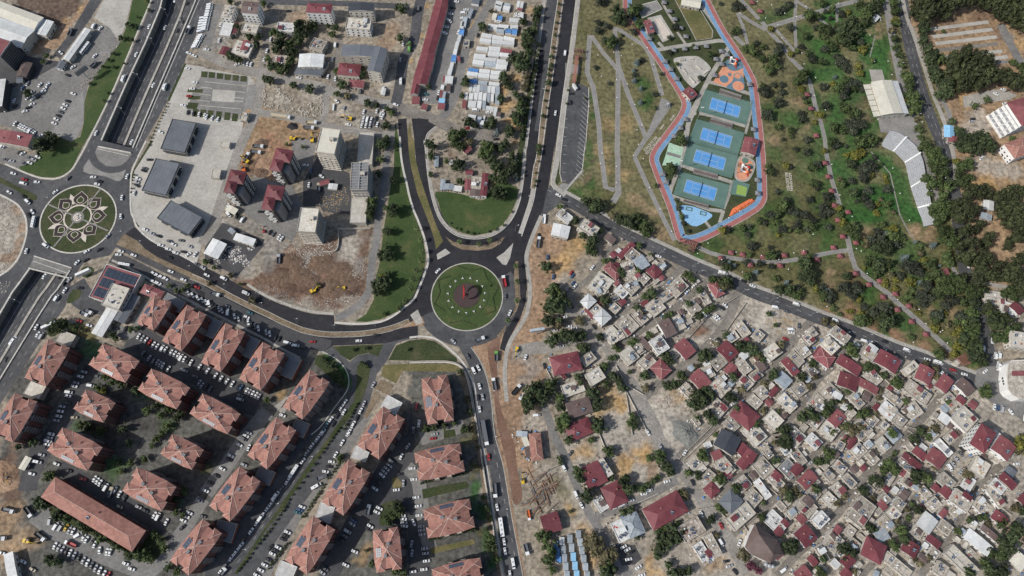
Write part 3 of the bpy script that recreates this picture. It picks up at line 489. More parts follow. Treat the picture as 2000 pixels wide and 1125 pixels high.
# ---------------------------------------------------------------- lawns
def lawn(s,m_='lawn',z=z3,nm='lawn',k=3): return sheet(nm,spl(W(s),k,True) if k else W(s),m_,z,kind='stuff',thick=.08)
for s,m_,k in [
 ('A0 985,-60 1105,0 980,290 835,640 725,870 595,1090 A1 525,205 465,250 400,270 300,265 150,215 140,190 250,160 300,90 270,60 A0 380,980 520,1040 590,1000 615,900 620,740 650,640 690,560 870,330 930,190','lawn',0),
 ('A1 -20,255 100,320 200,365 270,400 270,430 235,440 100,350 -20,300','lawn_dark',0),('A2 560,60 590,80 580,120 520,155 490,150 510,90','lawn_dark',3),('A2 400,285 490,290 480,320 400,400 350,380','lawn_dark',3),
 ('A2 500,310 650,330 700,440 590,400 490,340','lawn_dry',2),('A1 600,930 660,920 690,950 650,1000 600,990','lawn_dark',3),('A1 530,1090 590,1090 600,1120 520,1125','lawn_dark',0),
 ('C1 192,372 380,390 480,425 550,430 640,290 760,330 790,350 780,440 720,560 640,645 540,683 440,688 335,650 250,570 210,450','lawn',2),
 ('C0 930,330 900,500 870,620 850,780 810,1000 790,1125 C1 780,200 800,300 815,280 840,60 C0 850,1050 885,760 920,480 945,300','lawn_dark',0),
 ('B0 1396,890 1415,1000 B1 1440,0 1450,150 1480,280 C1 45,560 95,700 118,850 108,930 45,1100 C2 15,120 B2 1400,225 1290,275 1180,295 1100,290 1180,240 1240,130 B1 1240,1050 1280,900 1310,650 1350,400 1385,200 1390,0','lawn',0),
 ('C0 2,890 15,1000 C1 35,0 40,120 75,260 120,400 180,580 245,735 190,800 175,700 120,560 55,400 8,240 -20,60 C0 -12,960','lawn_dry',0),
 ('B2 935,475 1308,458 1270,548 1200,522 1120,538 1062,578 1000,540','lawn_dark',0),('B2 1345,575 1400,470 1500,432 C2 100,420 190,440 280,505 345,560 350,583 0,578','lawn_dark',0),
 ('B2 1115,620 1150,590 1190,595 1212,640 1190,760 1150,870 B3 1000,40 800,300 620,560 420,830 240,1110 215,1110 400,830 600,540 790,270 940,60 B2 1090,880 1110,760','lawn_dark',0),
 ('B2 820,540 870,540 960,600 1020,690 1030,790 940,720 800,600','lawn_dark',0),('A1 1105,0 965,230 945,320 958,380 965,300 985,220 1125,0','lawn_dark',0),('A0 1350,465 1365,470 1240,745 1225,735','lawn_dark',0),('A1 958,400 970,540 1000,600 1022,628 1010,640 975,580 950,480','lawn_dark',0),
 ('C0 1160,640 1170,650 1130,900 1112,1125 C1 1100,300 1070,335 1065,280 1095,0 C0 1110,1000','lawn_dark',0),
 ('C3 250,60 330,50 340,100 250,120','lawn_dark',0),('C3 90,490 420,430 430,480 100,560','lawn_dark',0),('C3 150,920 470,855 480,890 160,965','lawn_dry',0),('B3 1370,420 1400,400 1440,440 1430,480 1380,480','lawn_dry',3),('B3 1300,600 1400,570 1450,620 1440,680 1300,760 1280,700','lawn_dark',3),
 ('E1 720,90 740,100 780,200 770,240 740,150','lawn_dark',0),('E1 830,340 850,460 820,450','lawn_dark',0),('B2 1120,90 1180,60','lawn',0) if False else ('A3 1110,800 1210,850 1180,960 1100,1020 930,960 1010,870 1050,830','lawn_dark',3),
 ('A3 350,590 600,720 900,880 930,940 880,930 600,790 370,680','lawn_dark',0),('D0 450,0 560,0 720,215 722,275 600,290','lawn_dry',0)]:
 lawn(s,m_,k=k)
for x,y in [(0,540),(55,545),(115,552),(172,560),(230,566),(288,572)]:
 lawn('B0 %d,%d %d,%d %d,%d %d,%d' % (x-25,y-18,x+22,y-14,x+17,y+28,x-28,y+24),'lawn_dark',k=0)
for x,y in [(-65,825),(-10,830),(45,835),(105,842),(168,850),(224,858)]:
 lawn('B0 %d,%d %d,%d %d,%d %d,%d' % (x-20,y-28,x+22,y-24,x+14,y+32,x-28,y+28),'lawn_dark',k=0)
for s in ['A0 1380,650 1490,655 1480,680 1370,675','A0 1385,700 1470,705 1460,730 1375,728','A0 1380,750 1455,755 1440,800 1365,795']: lawn(s,'lawn_dark',k=0)
for s in ['1310,610 1500,602 C2 330,605 385,650 420,740 400,700 340,660 B2 1450,655 1400,745 1290,690','1290,715 1390,760 1340,830 1250,785','1240,810 1290,830 1190,1000 1160,990']:
 sheet('bare_plot',W('B2 '+s),'tan_bed' if '1310' not in s else 'lawn_dry',z2,kind='structure')
sheet('bare_plot',W('C2 340,665 385,655 420,740 450,900 490,1125 C3 545,420 605,780 670,1125 650,1125 580,780 525,420 470,60 C2 430,900'),'tan_bed',z2)
# roadwork strip of red earth
sheet('red_earth_strip',spl(W('C2 585,455 650,400 665,420 650,520 640,620 650,760 660,900 720,1080 C3 770,170 785,330 820,480 820,570 765,600 740,470 705,280 655,80 640,0 C2 600,700 575,560'),3,True),'red_earth',z2)
sheet('bare_verge',W('C2 445,480 560,440 640,400 600,560 590,700 620,860 C3 640,100 720,400 770,700 850,1125 830,1125 750,680 690,340 630,60 C2 610,850 575,700 540,600'),'dirt',z1)
# planted traffic islands and medians
for s,m_ in [('C1 262,702 320,740 420,765 520,768 610,745 698,702 665,755 600,792 500,806 380,796 310,762','tan_bed'),('C1 198,832 262,790 300,822 205,872','concrete'),('C1 635,855 690,820 760,748 735,860 708,912 680,905','concrete'),('C1 655,850 700,820 740,790 720,850 700,880','concrete'),
 ('C1 775,885 795,880 798,960 806,1125 C2 815,120 785,215 710,310 690,370 660,420 640,395 730,290 775,190 772,60 C1 762,1000','tan_bed'),('B2 1330,380 1500,300 C2 90,255 110,300 95,320 0,330 B2 1400,350','dirt'),('C2 5,245 60,205 100,300 50,318','concrete'),
 ('A1 850,760 910,680 1010,735 1060,790 1150,850 1300,920 1500,1010 1500,1050 1300,960 1150,890 1000,820','tan_bed')]:
 sheet('traffic_island',W(s),m_,z5,thick=.12)
ribbon('median',W('A1 1400,995 B2 0,5 100,60 200,115 300,165 400,212 480,250 560,290 640,325 700,350 760,366 830,380 900,387 960,388 1100,385 1200,375 1300,358 1400,330 1500,290'),[3.4,4,3.6,3.2,3,3,3],'tan_bed',z5,height=.12)
for of in (-1,1): ribbon('kerb',W('A1 1400,995 B2 0,5 100,60 200,115 300,165 400,212 480,250 560,290 640,325 700,350 760,366 830,380 900,387 960,388 1100,385 1200,375 1300,358 1400,330 1500,290'),.4,'kerb_thin',z5+.03,off=of*1.85,height=.14)
# ---------------------------------------------------------------- the cuts: floors, side walls, central reserve
def lerp_line(A_,B_,f): return [a.lerp(b,f) for a,b in zip(A_,B_)]
for (L_,R_,nm) in ((CUT1_L,CUT1_R[:],0),(CUT2_L,CUT2_R,1)):
 n=min(len(L_),len(R_))
 L2=L_[:];R2=R_[:]
 k=max(len(L2),len(R2))
 def resample(pts,k):
  ds=[0]
  for a,b in zip(pts,pts[1:]): ds.append(ds[-1]+(b-a).length)
  out=[]
  for i in range(k):
   t_=ds[-1]*i/(k-1);j=max(q_ for q_ in range(len(ds)) if ds[q_] <= t_+1e-6);j=min(j,len(pts)-2)
   out.append(pts[j].lerp(pts[j+1],(t_-ds[j])/max(ds[j+1]-ds[j],1e-6)))
  return out
 L2,R2=resample(L2,9),resample(R2,9)
 dep=[-6.2]*9
 if nm == 0:   # run on under the roundabout as a tunnel
  L2.append(L2[-1]+(L2[-1]-L2[-2]).normalized()*40);R2.append(R2[-1]+(R2[-1]-R2[-2]).normalized()*40)
 else:
  L2.insert(0,L2[0]+(L2[0]-L2[1]).normalized()*40);R2.insert(0,R2[0]+(R2[0]-R2[1]).normalized()*40)
 Z=-6.2
 sheet('highway',L2+R2[::-1],'asphalt',Z)
 lo_=[p+(q_-p).normalized()*.02 for p,q_ in zip(L2,R2)]
 for side,pts in (('l',L2),('r',R2)):
  mb=MB();vs=[(p.x,p.y,Z) for p in pts]+[(p.x,p.y,-.02) for p in pts];m_=len(pts)
  mb.add(vs,[(i,i+1,m_+i+1,m_+i) for i in range(m_-1)]);tag(mb.build('retaining_wall','trench_wall'),kind='structure')
  pp=pts[:-1] if nm == 0 else pts[1:]
  ribbon('parapet',pp,1.15 if side == 'l' else .9,'kerb',.75,smooth=False,height=.95)
 cl=lerp_line(L2,R2,.54)
 ribbon('central_reserve',cl,1.7,'kerb_thin',Z+.5,smooth=False,height=.5)
 for f in (.16,.29,.41,.67,.79,.91):
  c=lerp_line(L2,R2,f)
  if f in (.29,.41,.67,.79):
   mb=MB();tot=0
   for a,b in zip(c,c[1:]):
    dl=(b-a).length;dd=(b-a).normalized();nn=Vector((-dd.y,dd.x,0))*.07;t_=0
    while t_+3 < dl:
     p,q_=a+dd*t_,a+dd*(t_+3);mb.add([(p+nn)[:2]+(Z+.03,),(p-nn)[:2]+(Z+.03,),(q_-nn)[:2]+(Z+.03,),(q_+nn)[:2]+(Z+.03,)],[(0,1,2,3)]);t_ += 9
   tag(mb.build('lane_markings','white_line'),kind='structure')
  else: ribbon('lane_markings',c,.18,'white_line',Z+.03,smooth=False)
# deck kerbs
ribbon('kerb',W('A1 722,45 962,92'),.9,'kerb',1.0,smooth=False,height=1.0)
ribbon('kerb',W('A1 715,58 940,110'),.4,'kerb',z5,smooth=False,height=.1)
ribbon('kerb',W('A1 252,845 527,932'),.7,'kerb',.6,smooth=False,height=.6);ribbon('kerb',W('A1 214,935 512,1008'),.9,'kerb',.9,smooth=False,height=.9)
ribbon('kerb',W('A1 245,882 490,968'),.4,'kerb',z5+.03,smooth=False,height=.1)
for s in ['A1 527,932 445,1060 A2 480,-60 440,60 330,230 180,480 0,760','A0 1460,-60 1425,60 1290,380 1150,720 980,1110']: pass
ribbon('kerb',W('A0 1475,-60 1460,0 1290,400 1150,720 995,1085'),.5,'kerb',z4,smooth=False,height=.1)
# painted lane lines on the surface roads
def dashes(name,s,z,offs=0.0,on=3,gap=5,wd=.16):
 pts=spl(W(s));L_,_=strip(pts,0.0,offs);mb=MB();acc=0
 for a,b in zip(L_,L_[1:]):
  dl=(b-a).length
  if dl < 1e-6: continue
  dd=(b-a)/dl;nn=Vector((-dd.y,dd.x,0))*wd/2;t_=0
  while t_ < dl:
   e=min(t_+1.0,dl)
   if (acc+t_) % (on+gap) < on:
    p,q_=a+dd*t_,a+dd*e;mb.add([(p.x+nn.x,p.y+nn.y,z),(p.x-nn.x,p.y-nn.y,z),(q_.x-nn.x,q_.y-nn.y,z),(q_.x+nn.x,q_.y+nn.y,z)],[(0,1,2,3)])
   t_=e
  acc += dl
 return tag(mb.build(name,'white_line'),kind='structure')
dashes('lane_markings',DIAG,z3)
for o_ in (-1.6,1.6): dashes('lane_markings','E0 600,0 640,230 700,480 760,700 840,920 890,1030 E1 925,110',z3,o_)
dashes('lane_markings','A0 1160,0 1040,290 885,640 760,900 A1 620,130',z3)
dashes('lane_markings','A0 1530,0 1400,300 1200,740 1020,1125',z3,2);dashes('lane_markings','A0 1510,0 1380,300 1180,740 1000,1125',z3,-1)
dashes('lane_markings','A2 480,60 350,300 200,510 0,800',z3);dashes('lane_markings','B3 960,50 600,500 330,900 180,1110',z3)
dashes('lane_markings','C3 620,200 680,500 740,800 780,1050',z3,0)
mb=MB()
for i in range(19):         # angled bays of the park's car park
 f=i/18;a,b=W('C0 %f,%f %f,%f' % (1270-55*f+f*0,680+f*590,1308-35*f,720+f*600))
 dd=(b-a).normalized();nn=Vector((-dd.y,dd.x,0))*.1
 mb.add([(a+nn)[:2]+(z4,),(a-nn)[:2]+(z4,),(b-nn)[:2]+(z4,),(b+nn)[:2]+(z4,)],[(0,1,2,3)])
for i in range(8):
 y=870+i*65;a,b=W('C0 %f,%f %f,%f' % (1135-i*2.5,y,1158-i*2.5,y+3));nn=Vector((0,.1,0))
 mb.add([(a+nn)[:2]+(z4,),(a-nn)[:2]+(z4,),(b-nn)[:2]+(z4,),(b+nn)[:2]+(z4,)],[(0,1,2,3)])
tag(mb.build('bay_markings','white_line'),kind='structure')
ribbon('kerb',W('C0 1312,640 1312,760 1285,1125 C1 1288,0 1264,215 1130,380'),.5,'kerb',z4,height=.12,smooth=False)
ribbon('kerb',W('C0 1168,640 1150,760 1108,1125 C1 1100,240 1115,300'),.5,'kerb',z4,height=.12,smooth=False)
# ================================================================ BUILDINGS
mat('terracotta',[(.215,.103,.082),(.25,.123,.098),(.295,.155,.126)],.12,.8,.5,.13,rnd=.1,island=.08)
mat('ridge_cap',[(.42,.30,.25),(.50,.38,.33)],.5,.8,1,.1)
mat('red_metal',[(.11,.028,.035),(.133,.038,.045),(.16,.055,.06)],.18,.55,1.5,.10,rnd=.2,island=.06)
mat('red_metal_faded',[(.15,.048,.054),(.18,.062,.066),(.22,.09,.09)],.2,.6,1.5,.10,rnd=.12,island=.06)
mat('brown_metal',[(.085,.06,.055),(.11,.08,.073),(.13,.10,.09)],.2,.6,1.5,.1,rnd=.15,island=.06)
mat('grey_metal',[(.085,.095,.11),(.11,.12,.135),(.13,.14,.155)],.12,.5,1.,.06,rnd=.1,island=.04)
mat('dark_metal',[(.035,.04,.05),(.05,.055,.065)],.2,.5,1.,.1)
mat('white_metal',[(.40,.41,.40),(.48,.49,.485),(.56,.57,.57)],.15,.5,.8,.07,rnd=.12,island=.03)
mat('cream_metal',[(.47,.45,.38),(.55,.53,.45)],.15,.6,.8,.07,rnd=.08,island=.03)
mat('blue_sheet',[(.045,.13,.32),(.08,.2,.42),(.16,.28,.45)],.6,.5,.8,.15,rnd=.2)
mat('light_blue_sheet',[(.17,.36,.52),(.25,.45,.62)],.6,.5,.8,.1)
mat('grey_blue_sheet',[(.20,.235,.27),(.27,.305,.335),(.36,.39,.41)],.3,.5,.8,.1,rnd=.2)
mat('mint_sheet',[(.28,.42,.31),(.40,.52,.42)],.4,.6,.8,.12)
mat('flat_roof',[(.20,.178,.148),(.30,.272,.232),(.39,.36,.315)],.35,.95,1.4,.22,rnd=.24,contrast=(.34,.66))
mat('flat_roof_pale',[(.33,.305,.26),(.42,.395,.345),(.50,.475,.425)],.3,.95,1.4,.16,rnd=.14)
mat('flat_roof_white',[(.34,.34,.33),(.44,.44,.43),(.54,.54,.53)],.3,.9,1.4,.12,rnd=.12)
mat('flat_roof_grey',[(.13,.135,.145),(.165,.17,.18),(.2,.205,.215)],.2,.95,1.4,.1)
mat('flat_roof_rubble',[(.16,.13,.11),(.26,.22,.185),(.42,.38,.34)],.7,.95,2,.35,contrast=(.4,.6))
mat('parapet',[(.31,.285,.245),(.39,.36,.315),(.46,.435,.39)],.5,.9,1.4,.15,rnd=.2)
mat('wall_plaster',[(.32,.30,.26),(.42,.395,.35),(.50,.475,.43)],.2,.9,1.,.15,rnd=.22)
mat('wall_white',[(.55,.55,.54),(.66,.66,.65)],.15,.85,1.,.06)
mat('wall_grey',[(.20,.20,.205),(.27,.27,.275)],.15,.9,1.,.08)
mat('wall_dark',[(.035,.038,.042),(.055,.058,.062)],.2,.5,1.,.1)
mat('wall_maroon',[(.115,.052,.045),(.15,.07,.06)],.15,.9,1.,.08)
mat('wall_mauve',[(.17,.135,.135),(.22,.18,.18)],.15,.9,1.,.08)
mat('wall_brick',[(.20,.075,.05),(.26,.10,.07)],.3,.9,1.4,.15)
mat('glass_dark',[(.015,.018,.022),(.03,.034,.04)],.3,.15,1.,.1,spec=.6)
mat('window_frame',[(.5,.5,.49)]*2,.3,.6,1.,.05)
mat('solar',[(.03,.045,.075),(.055,.075,.11)],.5,.42,1.5,.15,spec=.6)
mat('solar_frame',[(.2,.215,.235),(.26,.275,.295)],.5,.5,1.,.05)
mat('tank_white',[(.55,.55,.54),(.66,.66,.65)],.8,.6,1.,.06)
mat('tank_metal',[(.30,.31,.33),(.4,.41,.43)],.8,.35,1.,.06,metal=.4)
mat('brick_box',[(.24,.10,.075),(.3,.14,.11)],.8,.9,1.,.15)
mat('rug_red',[(.33,.02,.02),(.42,.04,.03)],1.5,.9,1.,.2)
mat('door_brown',[(.08,.045,.03)]*2,.5,.6,1.,.1)
mat('plastic_dark',[(.02,.02,.022),(.03,.03,.033)],.5,.6,1.,.1)
mat('crate_yellow',[(.36,.24,.09),(.44,.31,.13)],.8,.8,1.,.15)
THINGS=[]       # (object, what it looks like, where in the photo)
def note(o,look,cat,at_,group=None):
 tag(o,None,cat,group);THINGS.append([o,look,at_]);return o
def frame3(s,h):
 """three corners of a roof -> centre on the ground, half lengths, turn"""
 q=px(s);p=[P(x,y,h) for x,y in q]
 u=p[1]-p[0];v=p[2]-p[1];c=(p[0]+p[2])/2
 lu=u.length;uu=u/lu;vv=Vector((-uu.y,uu.x,0));s_=v.dot(vv)
 cc=((q[0][0]+q[2][0])/2,(q[0][1]+q[2][1])/2)
 return Vector((c.x,c.y,0)),lu/2,max(abs(s_)/2,.6),math.atan2(uu.y,uu.x),cc
_tpl={}
def shared(key,fn):
 if key not in _tpl: _tpl[key]=fn()
 return _tpl[key]
def piece(name,me,parent,loc=(0,0,0),rz=0,scale=None):
 o=bpy.data.objects.new(name,me);COL.objects.link(o);o.parent=parent;o.location=loc;o.rotation_euler=(0,0,rz)
 if scale: o.scale=scale
 return o
def mk(mb,mats):
 me=mb.mesh()
 for m in mats: me.materials.append(M(m))
 return me
def t_window(w_=1.3,h_=1.4): return mk(MB().box(-w_/2-.08,-.02,-h_/2-.08,w_/2+.08,.05,h_/2+.08,1).box(-w_/2,.05,-h_/2,-.04,.08,h_/2,0).box(.04,.05,-h_/2,w_/2,.08,h_/2,0),['glass_dark','window_frame'])
def t_window_dark(w_=1.3,h_=1.5): return mk(MB().box(-w_/2,-.02,-h_/2,-.04,.06,h_/2,0).box(.04,-.02,-h_/2,w_/2,.06,h_/2,0),['glass_dark'])
def t_door(): return mk(MB().box(-.5,-.02,0,.5,.07,2.1,0).box(.32,.07,1,.4,.1,1.1,1),['door_brown','tank_metal'])
def t_tank():
 b=MB();b.tube([(0,0,.35),(0,0,1.35)],.55,10,0).tube([(0,0,1.35),(0,0,1.5)],[.5,.2],10,0)
 for a in (.4,2.5,4.6): b.box(math.cos(a)*.4-.05,math.sin(a)*.4-.05,0,math.cos(a)*.4+.05,math.sin(a)*.4+.05,.36,1)
 return mk(b,['tank_white','tank_metal'])
def t_heater():
 """roof water heater: tilted collector with a horizontal drum behind it"""
 b=MB();b.add([(-1,-1.0,.15),(1,-1.0,.15),(1,.6,1.15),(-1,.6,1.15),(-1,-1.0,.07),(1,-1.0,.07),(1,.6,1.07),(-1,.6,1.07)],[(0,1,2,3),(4,7,6,5),(0,4,5,1),(1,5,6,2),(2,6,7,3),(3,7,4,0)],0)
 b.tube([(-1.05,.75,1.35),(1.05,.75,1.35)],.28,8,1)
 for x in (-.9,.9): b.box(x-.04,.7,0,x+.04,.78,1.2,2).box(x-.04,-.9,0,x+.04,-.82,.15,2)
 b.box(-.02,-1.0,.16,.02,.55,1.16,2)
 return mk(b,['solar','tank_metal','tank_metal'])
def t_dish():
 b=MB();b.tube([(0,0,0),(0,0,.9)],.04,5,0)
 vs=[(0,0,.95)];
 for k in range(10):
  a=2*math.pi*k/10;vs.append((math.cos(a)*.5,-.25+math.sin(a)*.35,1.1+math.sin(a)*.3))
 b.add(vs,[(0,1+k,1+(k+1) % 10) for k in range(10)]+[(0,1+(k+1) % 10,1+k) for k in range(10)],0)
 return mk(b,['tank_white'])
def t_chimney(): return mk(MB().box(-.35,-.3,-.8,.35,.3,1.3,0).box(-.45,-.4,1.3,.45,.4,1.42,1),['wall_plaster','brick_box'])
def t_stairbox(): return mk(MB().box(-1.5,-1.2,0,1.5,1.2,2.2,0).box(-1.65,-1.35,2.2,1.65,1.35,2.35,1).box(-.45,-1.24,0,.45,-1.19,1.9,2),['wall_plaster','parapet','door_brown'])
def gable_mb(hu,hv,z,rise,over=.35,ax='u'):
 b=MB();a,c=hu+over,hv+over;t_=.12
 if ax == 'v':
  vs=[(-a,-c,z),(a,-c,z),(a,c,z),(-a,c,z),(0,-c,z+rise),(0,c,z+rise)];fs=[(0,4,5,3),(4,1,2,5)];ends=[(0,1,4),(2,3,5)]
 else:
  vs=[(-a,-c,z),(a,-c,z),(a,c,z),(-a,c,z),(-a,0,z+rise),(a,0,z+rise)];fs=[(0,1,5,4),(4,5,2,3)];ends=[(0,4,3),(1,2,5)]
 for f in fs: b.add([vs[i] for i in f],[(0,1,2,3)])
 for f in ends: b.add([vs[i] for i in f],[(0,1,2)],1)
 b.add([(x,y,z-t_) for x,y,z_ in vs[:4]]+vs[:4],[(3,2,1,0),(0,1,5,4),(1,2,6,5),(2,3,7,6),(3,0,4,7)],1)
 return b
def hip_mb(hu,hv,z,rise,over=.4):
 b=MB();a,c=hu+over,hv+over;r=max(a-c,0);r2=max(c-a,0)
 e=[(-a,-c,z),(a,-c,z),(a,c,z),(-a,c,z)];r0,r1=((-r,0,z+rise),(r,0,z+rise)) if a >= c else ((0,-r2,z+rise),(0,r2,z+rise))
 if a >= c: fs=[[e[0],e[1],r1,r0],[e[1],e[2],r1],[e[2],e[3],r0,r1],[e[3],e[0],r0]]
 else: fs=[[e[0],e[1],r0],[e[1],e[2],r1,r0],[e[2],e[3],r1],[e[3],e[0],r0,r1]]
 for f in fs: b.add(f,[tuple(range(len(f)))])
 b.add([(x,y,z-.12) for x,y,_ in e]+e,[(3,2,1,0),(0,1,5,4),(1,2,6,5),(2,3,7,6),(3,0,4,7)],1)
 return b,e,(r0,r1)
ROOFM=dict(r='red_metal',R='red_metal_faded',n='brown_metal',w='white_metal',c='cream_metal',g='grey_metal',d='dark_metal',t='terracotta',b='blue_sheet',l='light_blue_sheet',q='grey_blue_sheet',m='mint_sheet')
ROOFW=dict(r='red metal',R='faded red metal',n='brown metal',w='white metal',c='cream metal',g='grey metal',d='charcoal',t='terracotta tiled',b='blue sheet',l='light blue sheet',q='pale blue grey sheet',m='pale green')
FLATM=dict(f='flat_roof',p='flat_roof_pale',v='flat_roof_white',k='flat_roof_grey',u='flat_roof_rubble')
FLATW=dict(f='flat concrete',p='flat pale concrete',v='flat whitewashed',k='flat grey',u='flat rubble strewn')
HC=[0]
def facade(root,hu,hv,h,wk,sides,nfl,spacing=3.2,z0=1.6,fh=3.0,margin=1.2,maxn=90):
 me=shared('win_'+wk,t_window if wk == 'light' else t_window_dark);c=0
 for fl in range(nfl):
  z=z0+fl*fh
  for s_ in sides:
   L_,off_,rz={'s': (hu,-hv,math.pi),'n': (hu,hv,0),'e': (hv,hu,-math.pi/2),'w': (hv,-hu,math.pi/2)}[s_]
   n=max(1,int((2*L_-2*margin)/spacing)+1)
   for i in range(n):
    a=0 if n == 1 else -L_+margin+i*(2*L_-2*margin)/(n-1)
    if c >= maxn: return
    piece('window',me,root,(a,off_,z) if s_ in 'sn' else (off_,a,z),rz);c += 1
def house(s,code,h=3.6,name='house',cat='house',wall=None,win=True,clutter=None,look=None,group=None,nfl=None,parts=True):
 """code: roof letter; lower case of hip/gable given by the second letter h, g, s (single slope), p (pent flat with no clutter)"""
 HC[0] += 1;rr=random.Random(HC[0]*13+5);c,hu,hv,a,cc=frame3(s,h)
 root=empty(name,c,a);k=code[0];sh=code[1] if len(code) > 1 else ''
 flat=k in FLATM;rz_=0
 wall=wall or rr.choice(['wall_plaster']*4+['wall_white','parapet'])
 inn=0 if flat else .12
 b=MB().box(-hu+inn,-hv+inn,0,hu-inn,hv-inn,h-(.14 if not flat else .3),0);b.build('wall',wall,root)
 if flat:
  MB().box(-hu+.24,-hv+.24,h-.3,hu-.24,hv-.24,h-.05,0).build('roof',FLATM[k],root)
  ph=h+rr.choice([.15,.3,.45,.6]) if sh != 'p' else h+.15;q=MB()
  q.box(-hu,-hv,h-.3,hu,-hv+.25,ph).box(-hu,hv-.25,h-.3,hu,hv,ph).box(-hu,-hv+.25,h-.3,-hu+.25,hv-.25,ph).box(hu-.25,-hv+.25,h-.3,hu,hv-.25,ph)
  q.build('parapet','parapet' if k != 'v' else 'wall_white',root)
  seen=''
  if sh != 'p' and hu > 2.2 and hv > 2.2:
   opts=['tank','heater','dish','shed','rug','box','tank','heater','box','crates','pile'];rr.shuffle(opts)
   cells=[(x,y) for x in (-.6,0,.6) for y in (-.6,0,.6)];rr.shuffle(cells)
   nn=4+int(hu*hv/12);nn=min(nn,9)
   if clutter is not None: nn=clutter
   for i in range(nn):
    o_=opts[i % len(opts)];x,y=cells[i % 9];x *= (hu-1.2);y *= (hv-1.2);ang=rr.choice([0,0,.1,1.57])
    if o_ == 'tank': piece('water_tank',shared('tank',t_tank),root,(x,y,h-.05),ang);seen=seen or 'water tank'
    elif o_ == 'heater': piece('water_heater',shared('heater',t_heater),root,(x,y,h-.05),-a-.3+rr.uniform(-.3,.3));seen=seen or 'solar heater'
    elif o_ == 'dish': piece('satellite_dish',shared('dish',t_dish),root,(x,y,h-.05),ang)
    elif o_ == 'shed':
     sx,sy=min(rr.uniform(1.2,2.2),hu-.6),min(rr.uniform(1,1.8),hv-.6);x=max(-hu+sx+.3,min(hu-sx-.3,x));y=max(-hv+sy+.3,min(hv-sy-.3,y))
     q=MB().box(x-sx,y-sy,h-.05,x+sx,y+sy,h+1.9,0);q.add([(x-sx-.2,y-sy-.2,h+1.9),(x+sx+.2,y-sy-.2,h+1.9),(x+sx+.2,y+sy+.2,h+2.4),(x-sx-.2,y+sy+.2,h+2.4),(x-sx-.2,y-sy-.2,h+1.85),(x+sx+.2,y-sy-.2,h+1.85),(x+sx+.2,y+sy+.2,h+2.35),(x-sx-.2,y+sy+.2,h+2.35)],[(0,1,2,3),(7,6,5,4),(0,4,5,1),(1,5,6,2),(2,6,7,3),(3,7,4,0)],1)
     q.build('roof_shed',['wall_plaster',rr.choice(['red_metal','red_metal_faded','brown_metal','white_metal','flat_roof','grey_blue_sheet'])],root);seen=seen or 'roof shed'
    elif o_ == 'rug' and rr.random() < .3:
     q=MB()
     for _ in range(4):
      x2,y2=x+rr.uniform(-1,1),y+rr.uniform(-1,1);q.box(x2-.6,y2-.25,h-.04,x2+.6,y2+.25,h+.06,rz=rr.uniform(0,3))
     q.build('drying_rugs','rug_red' if rr.random() < .7 else 'blue_sheet',root)
    elif o_ == 'box': q=MB().box(x-.7,y-.5,h-.05,x+.5,y+.6,h+rr.uniform(.4,1.0),rz=ang);q.build('roof_box',rr.choice(['parapet','brick_box','tank_white','wall_grey']),root)
    elif o_ == 'crates':
     q=MB()
     for _ in range(5): x2,y2=x+rr.uniform(-1,1),y+rr.uniform(-1,1);q.box(x2-.25,y2-.25,h-.05,x2+.25,y2+.25,h+rr.uniform(.2,.6),rz=rr.uniform(0,3))
     q.build('crates',rr.choice(['plastic_dark','crate_yellow','tank_white','wall_grey']),root)
    elif o_ == 'pile' and sh != 'c': MB().box(x-.9,y-.15,h-.05,x+.9,y+.15,h+.3,rz=rr.uniform(0,3)).build('timber_pile',rr.choice(['door_brown','brown_metal','wall_grey']),root)
   if rr.random() < .4 and hu > 3.2:
    x=rr.uniform(-.3,.3)*hu;MB().box(x,-hv+.25,h-.05,x+.2,hv-.25,h+rr.uniform(.2,.5)).build('dividing_wall','parapet',root)
  lk=look or '%s roof %s%s' % (FLATW[k],cat,' with '+seen if seen else '')
 else:
  rise=min(hu,hv)*.34
  if sh == 'h':
   b,e,rg=hip_mb(hu,hv,h,rise);b.build('roof',[ROOFM[k],'wall_plaster'],root)
   cap=MB();capm='ridge_cap' if k == 't' else ('red_metal_faded' if k in 'r' else ('dark_metal' if k in 'wgq' else 'ridge_cap'))
   cap.tube([rg[0],rg[1]] if (Vector(rg[0])-Vector(rg[1])).length > .1 else [rg[0],Vector(rg[0])+Vector((.2,0,0))],.13,5)
   for i,p_ in enumerate(e):
    n_=min(rg,key=lambda g: (Vector(g)-Vector(p_)).length);cap.tube([p_,n_],.11,5)
   cap.build('ridge_caps',capm,root)
  elif sh == 's':
   o_=.3;q=MB();r_=min(hv,3)*.22
   q.add([(-hu-o_,-hv-o_,h),(hu+o_,-hv-o_,h),(hu+o_,hv+o_,h+r_),(-hu-o_,hv+o_,h+r_),(-hu-o_,-hv-o_,h-.12),(hu+o_,-hv-o_,h-.12),(hu+o_,hv+o_,h+r_-.12),(-hu-o_,hv+o_,h+r_-.12)],[(0,1,2,3),(7,6,5,4),(0,4,5,1),(1,5,6,2),(2,6,7,3),(3,7,4,0)])
   q.build('roof',ROOFM[k],root)
   MB().add([(-hu+.1,hv-.2,h-.14),(hu-.1,hv-.2,h-.14),(hu-.1,hv-.2,h+r_-.16),(-hu+.1,hv-.2,h+r_-.16),(-hu+.1,hv-.1,h-.14),(hu-.1,hv-.1,h-.14),(hu-.1,hv-.1,h+r_-.13),(-hu+.1,hv-.1,h+r_-.13)],[(0,1,2,3),(7,6,5,4),(3,2,6,7)]).build('upper_wall',wall,root)
  else:
   gable_mb(hu,hv,h,rise*(.55 if k in 'wcq' else .8),ax='v' if sh == 'v' else 'u').build('roof',[ROOFM[k],wall],root)
